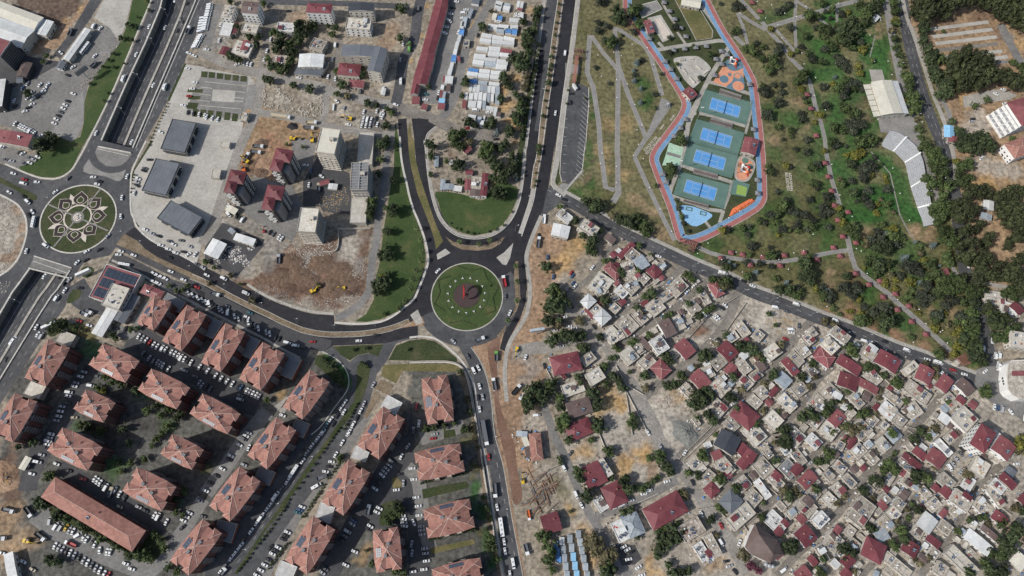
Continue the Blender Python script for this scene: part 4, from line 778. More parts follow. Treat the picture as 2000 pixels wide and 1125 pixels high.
   z_=h+rise*(.55 if k in 'wcq' else .8)
   MB().tube([(-hu-.3,0,z_),(hu+.3,0,z_)] if sh != 'v' else [(0,-hv-.3,z_),(0,hv+.3,z_)],.12,5).build('ridge_caps',ROOFM[k] if k != 't' else 'ridge_cap',root)
  if hu*hv > 16 and k in 'rRnt' and rr.random() < .6:
   piece('water_heater',shared('heater',t_heater),root,(rr.uniform(-.4,.4)*hu,-hv*.45,h+rise*.4),-a-.3)
  if hu*hv > 12 and k in 'rRnt': piece('chimney',shared('chimney',t_chimney),root,(rr.uniform(-.5,.5)*hu,hv*.35,h+rise*.45))
  lk=look or '%s %s roof %s' % (ROOFW[k],{'h': 'hipped','s': 'lean-to'}.get(sh,'pitched'),cat)
 if win and hu*hv > 5 and parts:
  dirs={'n': a+math.pi/2,'s': a-math.pi/2,'e': a,'w': a+math.pi}
  to=math.atan2(-c.y+1e-6,-c.x)
  sides=sorted(dirs,key=lambda d_: -math.cos(dirs[d_]-to))[:2]
  n_=nfl or (2 if h > 6 else 1)
  facade(root,hu-inn,hv-inn,h,'light' if wall == 'wall_plaster' or h < 7 else 'light',sides,n_,spacing=max(3.0,2*max(hu,hv)/5),maxn=60)
  s_=sides[0];L_,off_,rz={'s': (hu,-hv+inn,math.pi),'n': (hu,hv-inn,0),'e': (hv,hu-inn,-math.pi/2),'w': (hv,-hu+inn,math.pi/2)}[s_]
  piece('door',shared('door',t_door),root,(0.1*L_,off_,0) if s_ in 'sn' else (off_,.1*L_,0),rz)
 note(root,lk,cat,cc,group)
 return root,hu,hv,a,rr
# ---------------------------------------------------------------- the terracotta apartment blocks
def apartment(s,h=17.5,wl='wall_maroon',trim='wall_mauve',idx=0,fl=6):
 c,hu,hv,a,cc=frame3(s,h);root=empty('apartment_block',c,a);rr=random.Random(idx)
 r=min(hu,hv)*.36;nu,nv=.885*hu,.24*hv
 sv=1 if (P(*[cc[0],cc[1]]) is not None) else 1
 # walls with the recesses at both ends and small set-backs on the long sides
 i=.55;A_,B_,n1,n2=hu-i,hv-i,nu-i-.5,nv+.2
 wallp=[(-.52*hu,-B_),(.52*hu,-B_),(.52*hu,-B_+.7),(A_,-B_+.7),(A_,-n2),(n1,-n2),(n1,n2),(A_,n2),(A_,B_-.7),(.52*hu,B_-.7),(.52*hu,B_),(-.52*hu,B_),(-.52*hu,B_-.7),(-A_,B_-.7),(-A_,n2),(-n1,n2),(-n1,-n2),(-A_,-n2),(-A_,-B_+.7),(-.52*hu,-B_+.7)]
 MB().prism(wallp,0,h-.1).build('wall',wl,root)
 b=MB();Z=h
 def fc(pts,mi=0):
  p=[Vector(q) for q in pts];n=(p[1]-p[0]).cross(p[2]-p[0])
  if n.z < 0: pts=pts[::-1]
  b.add(pts,[tuple(range(len(pts)))],mi)
 pk=(0,0,Z+r)
 E=[]
 for sy in (-1,1):
  y1,y0=sy*hv,sy*(hv-.8)
  fc([pk,(-.52*hu,y1,Z),(.52*hu,y1,Z)])
  for sx in (-1,1):
   A1=(sx*.52*hu,y1,Z);A2=(sx*.52*hu,y0,Z+.02);C1=(sx*hu,y0,Z);Lp=(sx*.72*hu,sy*.60*hv,Z+r*.62);D1=(sx*hu,sy*nv,Z);N1=(sx*nu,sy*nv,Z)
   fc([pk,A1,Lp]);fc([A1,C1,Lp]);fc([Lp,C1,D1]);fc([Lp,D1,N1]);fc([pk,Lp,N1]);
   E += [(pk,A1),(pk,Lp),(Lp,C1),(Lp,D1)]
 for sx in (-1,1): fc([pk,(sx*nu,nv,Z),(sx*nu,-nv,Z)])
 ol=[(-.52*hu,-hv),(.52*hu,-hv),(hu,-hv+.8),(hu,-nv),(nu,-nv),(nu,nv),(hu,nv),(hu,hv-.8),(.52*hu,hv),(-.52*hu,hv),(-hu,hv-.8),(-hu,nv),(-nu,nv),(-nu,-nv),(-hu,-nv),(-hu,-hv+.8)]
 b.prism(ol,Z-.35,Z-.02,1)
 roof=b.build('roof',['terracotta','wall_plaster'],root)
 cap=MB()
 for p_,q_ in E: cap.tube([p_,q_],.17,5)
 cap.build('ridge_caps','ridge_cap',roof)
 def zr(x,y): # roof height for small things
  return Z+r*max(.05,1-max(abs(y)/hv,abs(x)/hu*.8))*.92
 for (x,y) in ((.34,.14),(-.3,-.2),(.5,-.45),(-.52,.42),(.12,.55),(-.15,-.62)):
  piece('chimney',shared('chimney_s',lambda: mk(MB().box(-.3,-.3,-.8,.3,.3,.9,0).box(-.38,-.38,.9,.38,.38,1.0,1),['wall_plaster','brick_box'])),roof,(x*hu,y*hv,zr(x*hu,y*hv)))
 piece('ventilation_box',shared('ventbox',lambda: mk(MB().box(-1,-.8,-.6,1,.8,1.1,0).box(-1.1,-.9,1.1,1.1,.9,1.2,1),['brown_metal','flat_roof_grey'])),roof,(.28*hu,-.12*hv,zr(.28*hu,.12*hv)))
 piece('ventilation_box',shared('ventbox',None),roof,(-.26*hu,.14*hv,zr(.28*hu,.12*hv)))
 # solar panels on a long side slope
 def panels(x0,x1,t0,t1,side,nx_,ny_):
  q=MB()
  for ix in range(nx_):
   for iy in range(ny_):
    xa=x0+(x1-x0)*ix/nx_;xb=x0+(x1-x0)*(ix+.9)/nx_;ta=t0+(t1-t0)*iy/ny_;tb=t0+(t1-t0)*(iy+.9)/ny_
    vs=[(xa,side*hv*ta,Z+r*(1-ta)+.22),(xb,side*hv*ta,Z+r*(1-ta)+.22),(xb,side*hv*tb,Z+r*(1-tb)+.22),(xa,side*hv*tb,Z+r*(1-tb)+.22)]
    if side > 0: vs=vs[::-1]
    vs=vs[::-1];lo_=[(x,y,z-.12) for x,y,z in vs]
    q.add(vs+lo_,[(0,1,2,3),(7,6,5,4),(0,4,5,1),(1,5,6,2),(2,6,7,3),(3,7,4,0)],0)
  q.build('solar_panels','solar',roof)
 # the long side that faces left or down in the photograph carries the panels
 d1=math.sin(a+math.pi/2)+math.cos(a+math.pi/2)*0
 side=1 if d1 < 0 else -1
 kind=idx % 3
 ang=math.degrees(a) % 180
 if 30 < ang < 150: side=1 if math.cos(a+math.pi/2) < 0 else -1;panels(-.14*hu,.30*hu,.42,.86,side,4,3)
 else: panels(-.30*hu,.30*hu,.68,.93,side if ang > 90 else -side,7,2)
 # balconies: slabs with rails on the faces, windows between them
 bm_=[shared('balc%d' % k,lambda k=k: mk(MB().box(-k/2,0,-.12,k/2,1.25,.05,0).box(-k/2,1.17,.05,k/2,1.25,.95,1).box(-k/2,0,.05,-k/2+.08,1.17,.95,1).box(k/2-.08,0,.05,k/2,1.17,.95,1),['wall_plaster','wall_mauve'])) for k in (4,5)]
 sides=[('s',0,-B_,math.pi),('n',0,B_,0)]
 to=math.atan2(-c.y,-c.x);best=sorted([(a+math.pi/2,'n'),(a-math.pi/2,'s'),(a,'e'),(a+math.pi,'w')],key=lambda t: -math.cos(t[0]-to))[:2]
 nwin=0;fhh=(h-1.6)/fl
 for _,sd in best+[t for t in [(0,'n'),(0,'s'),(0,'e'),(0,'w')] if t[1] not in [q[1] for q in best]]:
  for f_ in range(fl):
   z=2.2+f_*fhh
   if sd in 'ns':
    yy=B_ if sd == 'n' else -B_;rz=0 if sd == 'n' else math.pi
    for x in (-.40,-.14,.14,.40):
     if nwin < 96: piece('window',shared('win_dark',t_window_dark),root,(x*hu,yy,z),rz);nwin += 1
    if sd in [q[1] for q in best]:
     for x in (-.27,.27): piece('balcony',bm_[0],root,(x*hu,yy,z-1.2),rz)
     for x in (-.78,.78):
      if nwin < 96: piece('window',shared('win_dark',t_window_dark),root,(x*hu,yy*(B_-.7)/B_,z),rz);nwin += 1
   else:
    xx=A_ if sd == 'e' else -A_;rz=-math.pi/2 if sd == 'e' else math.pi/2
    for y in (-.66,-.42,.42,.66):
     if nwin < 96: piece('window',shared('win_dark',t_window_dark),root,(xx,y*hv,z),rz);nwin += 1
 if idx % 2: MB().box(-.5*hu,-B_-.04,3,.5*hu,-B_-.01,3.4).box(-.5*hu,B_+.01,3,.5*hu,B_+.04,3.4).build('string_course',trim,root)
 MB().box(-A_+1,-B_-.03,h-3.2,A_-1,-B_+1.2,h-.4).box(-A_+1,B_-1.2,h-3.2,A_-1,B_+.03,h-.4).build('upper_band',trim,root) if idx % 3 == 0 else None
 note(root,'terracotta roofed apartment block with rooftop solar panels','apartment block',cc,'terracotta roofed apartment blocks of the estate')
for i_,s in enumerate(['A2 1130,92 998,300 1130,364','A2 1365,165 1180,430 1335,514','A2 348,418 172,700 345,772','A2 105,808 -75,1105 100,1186','A2 760,445 1027,575 912,747','A2 1115,630 1397,770 1287,942','A2 640,785 857,885 745,1037',
 'A3 465,30 757,175 632,362','A3 1270,80 1500,195 1397,352','A3 1010,320 1297,465 1178,657','B2 -5,815 272,965 155,1122','B2 145,300 -35,590 125,664','B2 420,435 245,705 415,804','B2 765,640 565,910 722,1014',
 'B3 520,-46 305,235 462,349','B3 250,315 25,605 190,732','A3 1480,700 1238,1005 1390,1127','B3 1300,-126 1110,165 1282,277','B3 1045,265 848,575 1022,688','B3 785,680 578,1005 757,1118','B3 1225,795 1250,1105 1450,1070',
 'C2 80,712 125,1050 332,1012','C3 35,215 370,145 403,364','C3 100,630 440,550 477,777','C3 165,1065 520,980 553,1200']):
 apartment(s,idx=i_,h=17.5 if i_ < 21 else 14.5,wl='wall_maroon' if i_ not in (21,22,23,24,13) else 'wall_mauve',fl=6 if i_ < 21 else 5)
# low shop podiums between the blocks
for s,k,h in [('B2 585,520 715,572 632,715','k',5),('A2 1225,80 1360,150 1310,230','k',5),('B2 -20,225 135,300 60,420','k',5),('B2 305,385 420,437 320,560','k',5),('A2 455,355 560,395 510,475','p',5),('A2 225,728 340,770 285,862','p',5),
 ('B2 1340,830 1450,890 1392,978','v',5),('B3 1110,172 1215,212 1170,292','v',5),('B3 850,585 957,617 912,742','v',5),('B3 570,1015 690,1062 620,1160','v',5),('B3 415,322 530,370 460,460','k',4),('B3 120,715 262,748 170,880','k',4),('B2 690,1008 790,1050 700,1140','k',4)]:
 house(s,k+'p',h,'shop_podium','shop',win=False,look={'k': 'low grey flat roofed shop','p': 'low cream flat roofed shop','v': 'low white flat roofed shop'}[k]+' beside apartment block',wall='wall_brick' if k == 'k' else 'wall_plaster')
# ---------------------------------------------------------------- long gabled school-like block of the estate
house('A3 405,405 1062,795 965,942','th',9,'school_building','school',look='long terracotta hip roofed school building',wall='wall_maroon',nfl=3)
# ---------------------------------------------------------------- small houses: tile, then three roof corners, code, height
HOUSES='''D1
20,840 125,740 152,768 r 3.6
72,842 128,780 192,832 f
120,882 190,840 268,902 q 3.6
235,955 290,905 347,962 rh 4.2
20,905 100,880 190,960 f
85,1000 160,950 215,1010 f
172,1012 215,968 262,1010 f
50,1072 110,1012 192,1070 f
382,1085 470,1000 548,1062 f
D2
0,62 50,12 105,85 v
70,12 150,-20 205,42 f
30,150 65,122 88,150 r
0,150 50,192 10,240 f
-30,110 20,90 40,130 f
320,100 425,30 452,95 f
405,15 480,-30 545,38 f
665,30 728,0 825,78 Rh 4.5
600,82 645,60 722,150 f
490,180 560,130 657,192 f
215,182 300,115 385,187 f
190,160 232,133 252,155 r
115,250 170,205 262,272 f
8,312 100,232 182,330 f
70,352 88,340 122,385 r
0,372 45,350 82,410 f
305,312 382,275 472,367 n 6
400,272 462,245 542,332 f
437,472 512,410 592,512 R 4
245,442 328,390 414,482 v 7
175,422 202,397 272,482 n
30,528 112,465 187,552 p 5
160,592 240,522 312,582 f
247,647 322,580 432,636 Rh 4
130,472 180,440 232,512 f
845,332 900,298 1030,362 f
1000,402 1042,350 1108,387 f
742,502 812,435 912,517 r 4.5
690,592 762,530 832,592 f
650,602 677,580 697,602 w 3
625,642 690,612 752,682 f
545,702 617,637 707,737 R 4.5
470,782 522,735 617,832 f
905,542 945,507 997,532 w 4
877,602 937,560 1017,642 f
1015,612 1062,590 1127,632 n
975,692 1042,642 1102,682 f
800,652 850,590 897,632 R
690,762 762,695 862,782 f
880,742 942,682 1032,742 f
680,922 752,842 832,932 f
765,907 792,880 832,932 r
1070,512 1160,445 1242,512 p 4.5
1040,640 1085,600 1125,625 f 3
1210,592 1252,560 1362,652 r 4.5
1165,722 1222,660 1307,722 q 4.2
1260,562 1312,510 1397,582 f
1310,492 1372,450 1452,522 f
1360,422 1412,380 1482,430 p
1372,642 1432,600 1502,662 f
1450,542 1492,480 1560,522 r 4.5
1280,782 1362,722 1432,792 f
1015,802 1077,755 1152,822 f
1125,822 1177,765 1202,792 r
965,872 1012,820 1092,882 f
850,972 930,868 1060,992 rh 4.5
1185,862 1242,810 1347,912 p
1080,1012 1152,940 1252,1012 p
1420,882 1482,812 1560,882 f
790,1032 852,980 922,1062 f
1400,360 1440,330 1500,380 f
700,440 740,410 780,450 f 3
560,1010 590,990 640,1040 f 3
D3
915,72 1002,-5 1137,92 p
1235,112 1302,30 1412,92 p
732,157 792,40 922,132 d 6
815,192 862,150 892,187 r
890,205 942,147 982,190 r
935,255 977,187 1042,237 r
890,303 932,255 987,302 r
528,302 592,242 652,292 f
700,225 762,200 797,250 R 4.2
720,312 792,250 902,342 f
615,432 692,332 747,392 f
655,487 717,430 767,502 rh
800,372 832,350 867,392 r
1005,322 1087,250 1177,342 f
1105,422 1152,372 1262,442 f
1145,382 1177,342 1227,402 r 4
1190,342 1262,270 1362,342 k
1280,232 1332,195 1422,282 f
1280,352 1332,295 1387,337 r 4
1080,212 1122,182 1172,242 f
1335,432 1422,345 1492,402 R 4.5
1390,132 1442,75 1532,142 v
765,582 850,487 942,577 gh 5
810,712 960,582 1042,662 p 5
870,442 942,380 1012,452 f
1010,442 1052,412 1162,532 v
940,562 1012,482 1092,552 f
1080,722 1152,640 1282,742 v
1220,732 1242,705 1282,742 r 4.4
1165,802 1202,760 1242,802 r 4.4
1310,622 1392,530 1492,622 f
1375,572 1412,530 1467,582 n 4.6
1330,702 1367,665 1407,712 R 4
1310,822 1392,747 1487,842 r 5
1250,662 1302,620 1342,672 f
1440,702 1482,640 1542,692 v
200,642 450,502 547,642 rh 6
45,707 157,657 227,800 qh 5
-25,740 50,703 112,850 v 5
-95,482 32,422 97,577 rh 5
455,772 602,682 672,792 u 5
640,842 702,810 802,962 f
580,902 642,860 702,990 v 3.2
665,947 692,925 722,972 r 4
1305,1112 1382,1047 1452,1112 R 4.5
1410,1002 1442,970 1492,1022 r
1450,922 1502,890 1562,942 f
1180,602 1212,570 1262,622 f
1340,480 1380,440 1400,470 f 3
1100,190 1120,160 1140,190 f 3
E2
65,395 110,335 247,387 f 7
0,462 62,402 162,472 p 7
-45,560 10,482 122,552 Rh 5
350,482 372,450 432,492 w 7.3
290,532 332,470 432,522 f 6
400,592 447,502 602,577 r 7
115,607 152,545 322,617 r 5
130,752 157,657 292,712 r 5
270,752 292,705 437,777 R 4.5
300,702 362,645 487,702 f
-20,832 60,752 182,802 f
95,832 112,800 172,832 w 4
195,862 242,820 352,882 f
-30,932 22,870 62,912 f
595,652 682,580 742,612 p 5
700,702 742,600 842,657 R 5.5
600,792 652,715 830,825 f
845,767 907,680 987,727 R 5.5
985,762 1042,710 1147,782 n 4.5
780,762 802,740 832,762 r
470,842 502,800 622,882 f
425,942 482,870 582,942 v 4.5
600,932 682,880 782,952 f
610,942 642,910 672,932 n 4
860,882 922,830 1062,862 f
1000,862 1022,830 1072,872 r 4
870,1002 902,955 967,1002 w 4
960,1012 1052,915 1172,1002 p 5.5
250,1042 292,1000 402,1082 f
60,1012 132,932 192,992 R 3.6
0,1082 62,1000 152,1092 p
520,1022 572,960 652,1012 f
390,922 422,890 447,920 r
1215,152 1210,50 1362,92 p
1325,232 1335,150 1430,155 v
1400,175 1440,140 1492,215 r 5
1410,502 1402,385 1545,352 p 8
E3
1258,192 1327,95 1442,182 R 8
1105,332 1162,230 1252,322 p 5
837,152 872,120 987,217 v 5
775,262 832,180 932,262 R 4.5
680,217 712,175 792,242 r
600,262 627,220 752,312 r 4
570,292 602,250 702,342 f
620,172 652,145 702,182 f
200,192 242,100 277,112 r
215,212 282,150 362,202 f
330,242 372,200 442,272 f
380,162 442,110 552,162 p
90,322 132,270 212,332 f
20,382 62,340 122,392 f
10,562 62,502 132,562 p
80,472 132,430 202,502 p
160,412 202,370 282,442 f
-60,722 12,650 87,702 v 7
205,692 312,532 417,622 f 6.5
245,622 282,580 312,602 n 7.5
395,742 472,670 557,752 f
370,802 442,760 532,832 q 3.2
420,562 472,510 532,562 f
420,602 452,570 502,612 R 4
465,682 522,620 622,652 p
530,602 572,542 642,592 f
590,442 642,362 702,402 f
630,442 657,415 692,442 r
875,512 917,465 977,512 r 4.6
820,482 847,450 887,482 r 4
850,432 902,370 1012,432 f
950,572 1002,482 1132,572 f 6.5
1050,532 1067,505 1122,552 r 7
875,672 912,625 942,657 R 4
720,632 747,600 777,627 R
770,602 842,540 902,602 f
950,642 1002,590 1042,652 f
710,747 777,655 872,722 w 5
660,802 702,740 772,802 f
775,862 802,820 897,882 r
595,932 637,850 737,912 r 4.5
860,762 902,700 982,772 f
780,972 832,900 892,952 f
305,962 352,830 492,912 rh 6
145,1022 207,960 272,1012 r 4
100,792 132,745 167,782 R
30,842 92,780 192,862 f
180,802 222,740 272,792 f
20,882 62,820 152,902 f
450,1012 492,950 690,1080 f
900,982 962,910 1192,1062 p 5
830,1092 872,1010 952,1062 f
1060,842 1102,780 1272,912 w 4.5
1180,782 1202,750 1342,862 n 4
1250,702 1292,645 1387,702 r
1310,412 1347,370 1452,452 r 6.5
1250,452 1292,400 1372,482 v 6
1450,562 1492,520 1542,572 r
1200,502 1252,470 1392,592 f
1110,602 1172,540 1252,602 f
1390,1022 1452,950 1542,1012 c 5
1340,382 1382,320 1442,362 g 4
720,500 760,460 830,520 f
150,1110 190,1060 240,1110 r
C1
1065,552 1110,505 1212,557 v 4.5
1040,672 1060,590 1172,645 w 6
1220,642 1272,575 1402,632 p 7
1422,712 1452,678 1512,722 n 4
1412,942 1462,895 1565,962 Rh 4.5
1300,1072 1385,955 1500,1022 p 4
405,360 405,283 445,285 R 4
458,262 530,268 518,352 f 4.4
518,400 535,238 578,242 r 4.5
442,395 447,352 520,368 n 4
412,215 460,215 460,245 r 3.5
255,350 258,312 320,322 q 3.2
320,362 327,325 385,335 v 3.2
225,355 232,282 260,285 q 3.2
180,185 182,115 210,118 q 3
290,175 292,140 330,142 v 3
C0
395,335 400,290 440,295 f 3
C1
390,70 430,35 455,60 R 3.6
C2
1250,147 1312,90 1367,142 wh 7
1335,267 1402,205 1487,252 wh 7
1320,212 1372,160 1407,192 p 6
1282,205 1302,190 1352,262 R 4
1410,382 1482,312 1560,402 p
1025,557 1227,512 1264,640 rh 7
1250,562 1332,500 1362,572 f
1280,682 1382,620 1442,702 p 6
1110,762 1262,710 1282,802 p
1150,892 1312,840 1334,952 n 7
1045,690 1060,675 1180,665 r 4
C3
1150,28 1315,-45 1337,72 rh 5
865,88 945,80 987,268 th 5
785,102 787,70 860,65 q 3.4
830,112 862,100 872,172 c 3.4
845,178 882,170 892,250 n 3.4
1250,342 1382,275 1442,432 r 5
1380,277 1422,250 1487,382 p 5
955,692 1077,655 1117,782 r 5
1340,572 1402,530 1462,622 v 3
B0
290,10 405,20 380,100 n 15
140,32 222,42 200,132 f 7
105,252 135,160 212,172 vp 5
195,242 220,165 247,170 r 4
262,232 285,170 402,182 p 7
190,385 235,290 362,325 p 4
260,362 285,295 332,307 R 5
105,395 130,340 177,350 r 4
525,218 540,155 662,182 v 6
745,82 757,18 932,38 rh 14
1053,72 1058,20 1237,32 d 14
1030,202 1045,125 1222,148 p 9
760,352 800,282 902,302 f 5
685,482 697,390 872,407 w 7
655,542 667,488 860,500 g 4
830,580 880,500 925,415 g 4
1000,397 1012,320 1282,352 g 14
1188,522 1240,352 1340,357 g 14
985,462 1140,475 1130,557 rh 6
1057,635 1067,585 1167,597 R 3.6
490,482 505,400 602,412 u 3.6
252,872 270,820 322,832 p 4
830,60 860,60 860,80 f 3
1290,690 1300,645 1325,650 w 3
'''
LOOKS={('B0',15): 'tall white apartment tower with brownish red roof',}
tile='D1'
for ln in HOUSES.strip().split('\n'):
 q=ln.split()
 if len(q) == 1: tile=q[0];continue
 h=float(q[4]) if len(q) > 4 else (3.4+0.5*random.Random(ln).random())
 kw={}
 if tile == 'B0' and h >= 14: kw=dict(nfl=4,wall='wall_white' if 'rh' in q[3] or q[3] == 'n' else 'wall_plaster',look={'n': 'tall white apartment tower with brownish red roof','rh': 'tall white apartment tower with red roof and grey stripe','d': 'tall brick apartment block with slate grey roof','g': 'long grey roofed apartment block wing'}[q[3]])
 if tile == 'B0' and h == 9: kw=dict(nfl=3)
 small=tile in ('C0',) or h <= 3
 house(tile+' '+' '.join(q[:3]),q[3],h,cat='house',**kw)
# small filler houses added at random in the gaps of the old quarter
fr=random.Random(5);HB=[]
for ln in HOUSES.strip().split('\n'):
 q=ln.split()
 if len(q) == 1: tile=q[0];continue
 if tile in ('D1','D2','D3','E2','E3','C2'): HB.append(frame3(tile+' '+' '.join(q[:3]),3.6)[:4])
AREA=[(p.x,p.y) for p in W('F 1180,480 1215,478 1330,515 1440,560 1600,635 1700,680 1870,750 1930,830 1965,900 1950,1000 1900,1060 1890,1125 1400,1125 1350,960 1345,900 1500,750 1420,770 1340,765 1270,760 1215,690 1150,560')]
NO=[(P(a,b_),r_) for a,b_,r_ in [(1425,605,17),(1370,655,9),(1520,640,15),(1300,820,26),(1868,900,11),(1490,1060,17),(1945,800,14),(1440,1000,5),(1310,1000,22),(1390,1060,22),(1365,690,6)]]
def seg_d(p,a,b_):
 ab=b_-a;t_=max(0,min(1,(p-a).dot(ab)/max(ab.dot(ab),1e-9)));return (p-a-ab*t_).length
SL=[(a,b_,wd/2) for pts,wd in STREETS for a,b_ in zip(pts,pts[1:])]+[(a,b_,8) for a,b_ in zip(DG,DG[1:])]
FILL=[]
def clash(c,hu,hv,a):
 ca,sa=math.cos(a),math.sin(a);pts=[Vector((c.x+x*hu*ca-y*hv*sa,c.y+x*hu*sa+y*hv*ca,0)) for x in (-1,0,1) for y in (-1,0,1)]
 for (c2,u2,v2,a2) in HB+FILL:
  if (c2-c).length > u2+v2+hu+hv: continue
  cb,sb=math.cos(a2),math.sin(a2)
  for p in pts:
   d_=p-c2
   if abs(d_.x*cb+d_.y*sb) < u2+.1 and abs(-d_.x*sb+d_.y*cb) < v2+.1: return True
  for x in (-1,0,1):
   for y in (-1,0,1):
    d_=Vector((c2.x+x*u2*cb-y*v2*sb,c2.y+x*u2*sb+y*v2*cb,0))-c
    if abs(d_.x*ca+d_.y*sa) < hu+.1 and abs(-d_.x*sa+d_.y*ca) < hv+.1: return True
 for (a1,b1,w_) in SL:
  if any(seg_d(p,a1,b1) < w_-.4 for p in pts[::2]+[c]): return True
 return any((c-q).length < r_+3 for q,r_ in NO)
ax=np.array([p[0] for p in AREA]);ay=np.array([p[1] for p in AREA]);
for k in range(9000):
 x,y=fr.uniform(ax.min(),ax.max()),fr.uniform(ay.min(),ay.max())
 if not inside(AREA,np.array([x]),np.array([y]))[0]: continue
 c=Vector((x,y,0));near=min(HB,key=lambda h_: (h_[0]-c).length)
 if (near[0]-c).length > 19: continue
 hu,hv=(fr.uniform(3.2,5.2),fr.uniform(2.8,4.2)) if k < 2500 else (fr.uniform(2.2,3.6),fr.uniform(1.9,2.8)) if k < 5500 else (fr.uniform(1.4,2.4),fr.uniform(1.2,2.0))
 if clash(c,hu,hv,near[3]): continue
 FILL.append((c,hu,hv,near[3]))
print('FILL',len(FILL))
def frame_px(c,hu,hv,a,h):
 out=[]
 for x,y in ((-1,1),(-1,-1),(1,-1)):
  p=Vector((c.x+x*hu*math.cos(a)-y*hv*math.sin(a),c.y+x*hu*math.sin(a)+y*hv*math.cos(a),h-H));q=ROT.transposed() @ p;out.append('%.2f,%.2f' % (1000+F*q.x/-q.z,562.5-F*q.y/-q.z))
 return 'F '+' '.join(out)
for i,(c,hu,hv,a) in enumerate(FILL):
 h=fr.uniform(2.6,3.5);k=fr.choice(['f']*9+['p','p','p','u','R','v','q','n']) if hu > 2.7 else fr.choice(['fp','fp','fp','pp','pp','vp','fp','r','R','n','q'])
 house(frame_px(c,hu,hv,a,h),k,h,'outbuilding','outbuilding',win=hu > 2.7)
# ---------------------------------------------------------------- special buildings
def simple_tower(s,h,roofm,wallm,name,look,cat,nfl,sides='sewn',wk='dark',extra=None,sp=3.0,maxn=96):
 c,hu,hv,a,cc=frame3(s,h);root=empty(name,c,a)
 MB().box(-hu+.5,-hv+.5,0,hu-.5,hv-.5,h-.3).build('wall',wallm,root)
 to=math.atan2(-c.y,-c.x);best=sorted([(a+math.pi/2,'n'),(a-math.pi/2,'s'),(a,'e'),(a+math.pi,'w')],key=lambda t: -math.cos(t[0]-to))
 facade(root,hu-.5,hv-.5,h,wk,[t[1] for t in best[:3]],nfl,spacing=sp,maxn=maxn,fh=(h-2)/nfl)
 note(root,look,cat,cc);return root,hu,hv,a,[t[1] for t in best]
# three red roofed towers: stepped plan, white banded fronts
for k,s in enumerate(['B1 522,50 645,72 602,233','B1 182,208 297,225 262,392','B1 460,320 582,335 540,514']):
 h=22
 if k == 0: mat('tower_wall',[(.07,.066,.066),(.10,.095,.093)],.2,.9,1,.1)
 root,hu,hv,a,best=simple_tower(s,h,'red_metal','tower_wall','apartment_tower','red roofed apartment tower with white banded balcony front','apartment tower',7,sp=2.6)
 b,e,rg=hip_mb(hu,hv*.55,0,2.6,.3)
 for o_ in [o_ for o_ in root.children if o_.name.startswith('wall')]: bpy.data.objects.remove(o_)
 MB().prism([(-hu+.5,-hv+.5),(hu*.3,-hv+.5),(hu*.3,-hv*.05),(hu-.5,-hv*.05),(hu-.5,hv-.5),(-hu+.5,hv-.5)],0,h-.3).build('wall','tower_wall',root);MB().box(hu*.3,-hv*.75,0,hu*.8,-hv*.05,h-5).build('stair_tower','wall_grey',root)
 for o_ in [o_ for o_ in root.children if o_.name.startswith('window')]:
  if o_.location.x > hu*.32 and o_.location.y < -hv*.1:
   if o_.location.y < -hv+1: o_.location.y=-hv*.05
   else: bpy.data.objects.remove(o_)
 q=MB();
 for (x0,y0,x1,y1) in ((-hu-.3,-hv*.12,hu+.3,hv+.3),(-hu-.3,-hv-.3,hu*.35,hv*.1)):
  cx,cy,ax,ay=(x0+x1)/2,(y0+y1)/2,(x1-x0)/2,(y1-y0)/2;bb,e2,rg2=hip_mb(ax,ay,h-.3,2.3,0)
  q.add([(x+cx,y+cy,z) for x,y,z in bb.v],bb.f,0)
 rf=q.build('roof',['red_metal','red_metal'],root)
 for (x,y) in ((-.3,-.5),(.3,.4),(-.2,.5)): piece('chimney',shared('chimney',t_chimney),rf,(x*hu,y*hv,h+1))
 for f_ in range(7):
  z=1.2+f_*2.95;w_='n' if 'n' in best[:2] else 's'
  for sd in best[:2]:
   L_,off_,rz={'s': (hu,-hv+.5,math.pi),'n': (hu,hv-.5,0),'e': (hv,hu-.5,-math.pi/2),'w': (hv,-hu+.5,math.pi/2)}[sd]
   for x in (((-.7,-.2) if (f_ % 3) else (-.45,)) if sd in 'sn' else (.2,.65)):
    me=shared('balc_w',lambda: mk(MB().box(-1.3,0,-.1,1.3,.9,.05,0).box(-1.3,.82,.05,1.3,.9,1.0,0),['wall_white']))
    piece('balcony',me,root,(x*L_,off_,z) if sd in 'sn' else (off_,x*L_,z),rz)
# unfinished concrete towers
def concrete_tower(s,h,look,nfl,roofm='flat_roof_pale',wallm='wall_plaster',ribs=False):
 root,hu,hv,a,best=simple_tower(s,h,roofm,wallm,'concrete_tower',look,'unfinished tower',nfl,sp=2.7)
 MB().box(-hu+.2,-hv+.2,h-.3,hu-.2,hv-.2,h-.02).build('roof',roofm,root)
 q=MB();q.box(-hu,-hv,h-.4,hu,-hv+.3,h+.5).box(-hu,hv-.3,h-.4,hu,hv,h+.5).box(-hu,-hv+.3,h-.4,-hu+.3,hv-.3,h+.5).box(hu-.3,-hv+.3,h-.4,hu,hv-.3,h+.5);q.build('parapet','parapet',root)
 for f_ in range(nfl): MB().box(-hu,-hv,(h-2)/nfl*f_+.1,hu,hv,(h-2)/nfl*f_+.35).build('floor_slab','parapet',root)
 piece('stair_box',shared('stairbox',t_stairbox),root,(hu*.4,hv*.1,h),0)
 if ribs:
  q=MB()
  for k in range(9): q.box(-hu+.6,-hv+1+k*(2*hv-2)/9,h,hu-.6,-hv+1.5+k*(2*hv-2)/9,h+.7)
  q.box(-.4,-hv+.5,h,.4,hv-.5,h+.9);q.build('formwork_frames','wall_grey',root)
concrete_tower('B1 862,-95 1000,-78 942,98',25,'tall bare concrete tower with cream flat roof',8,'cream_metal')
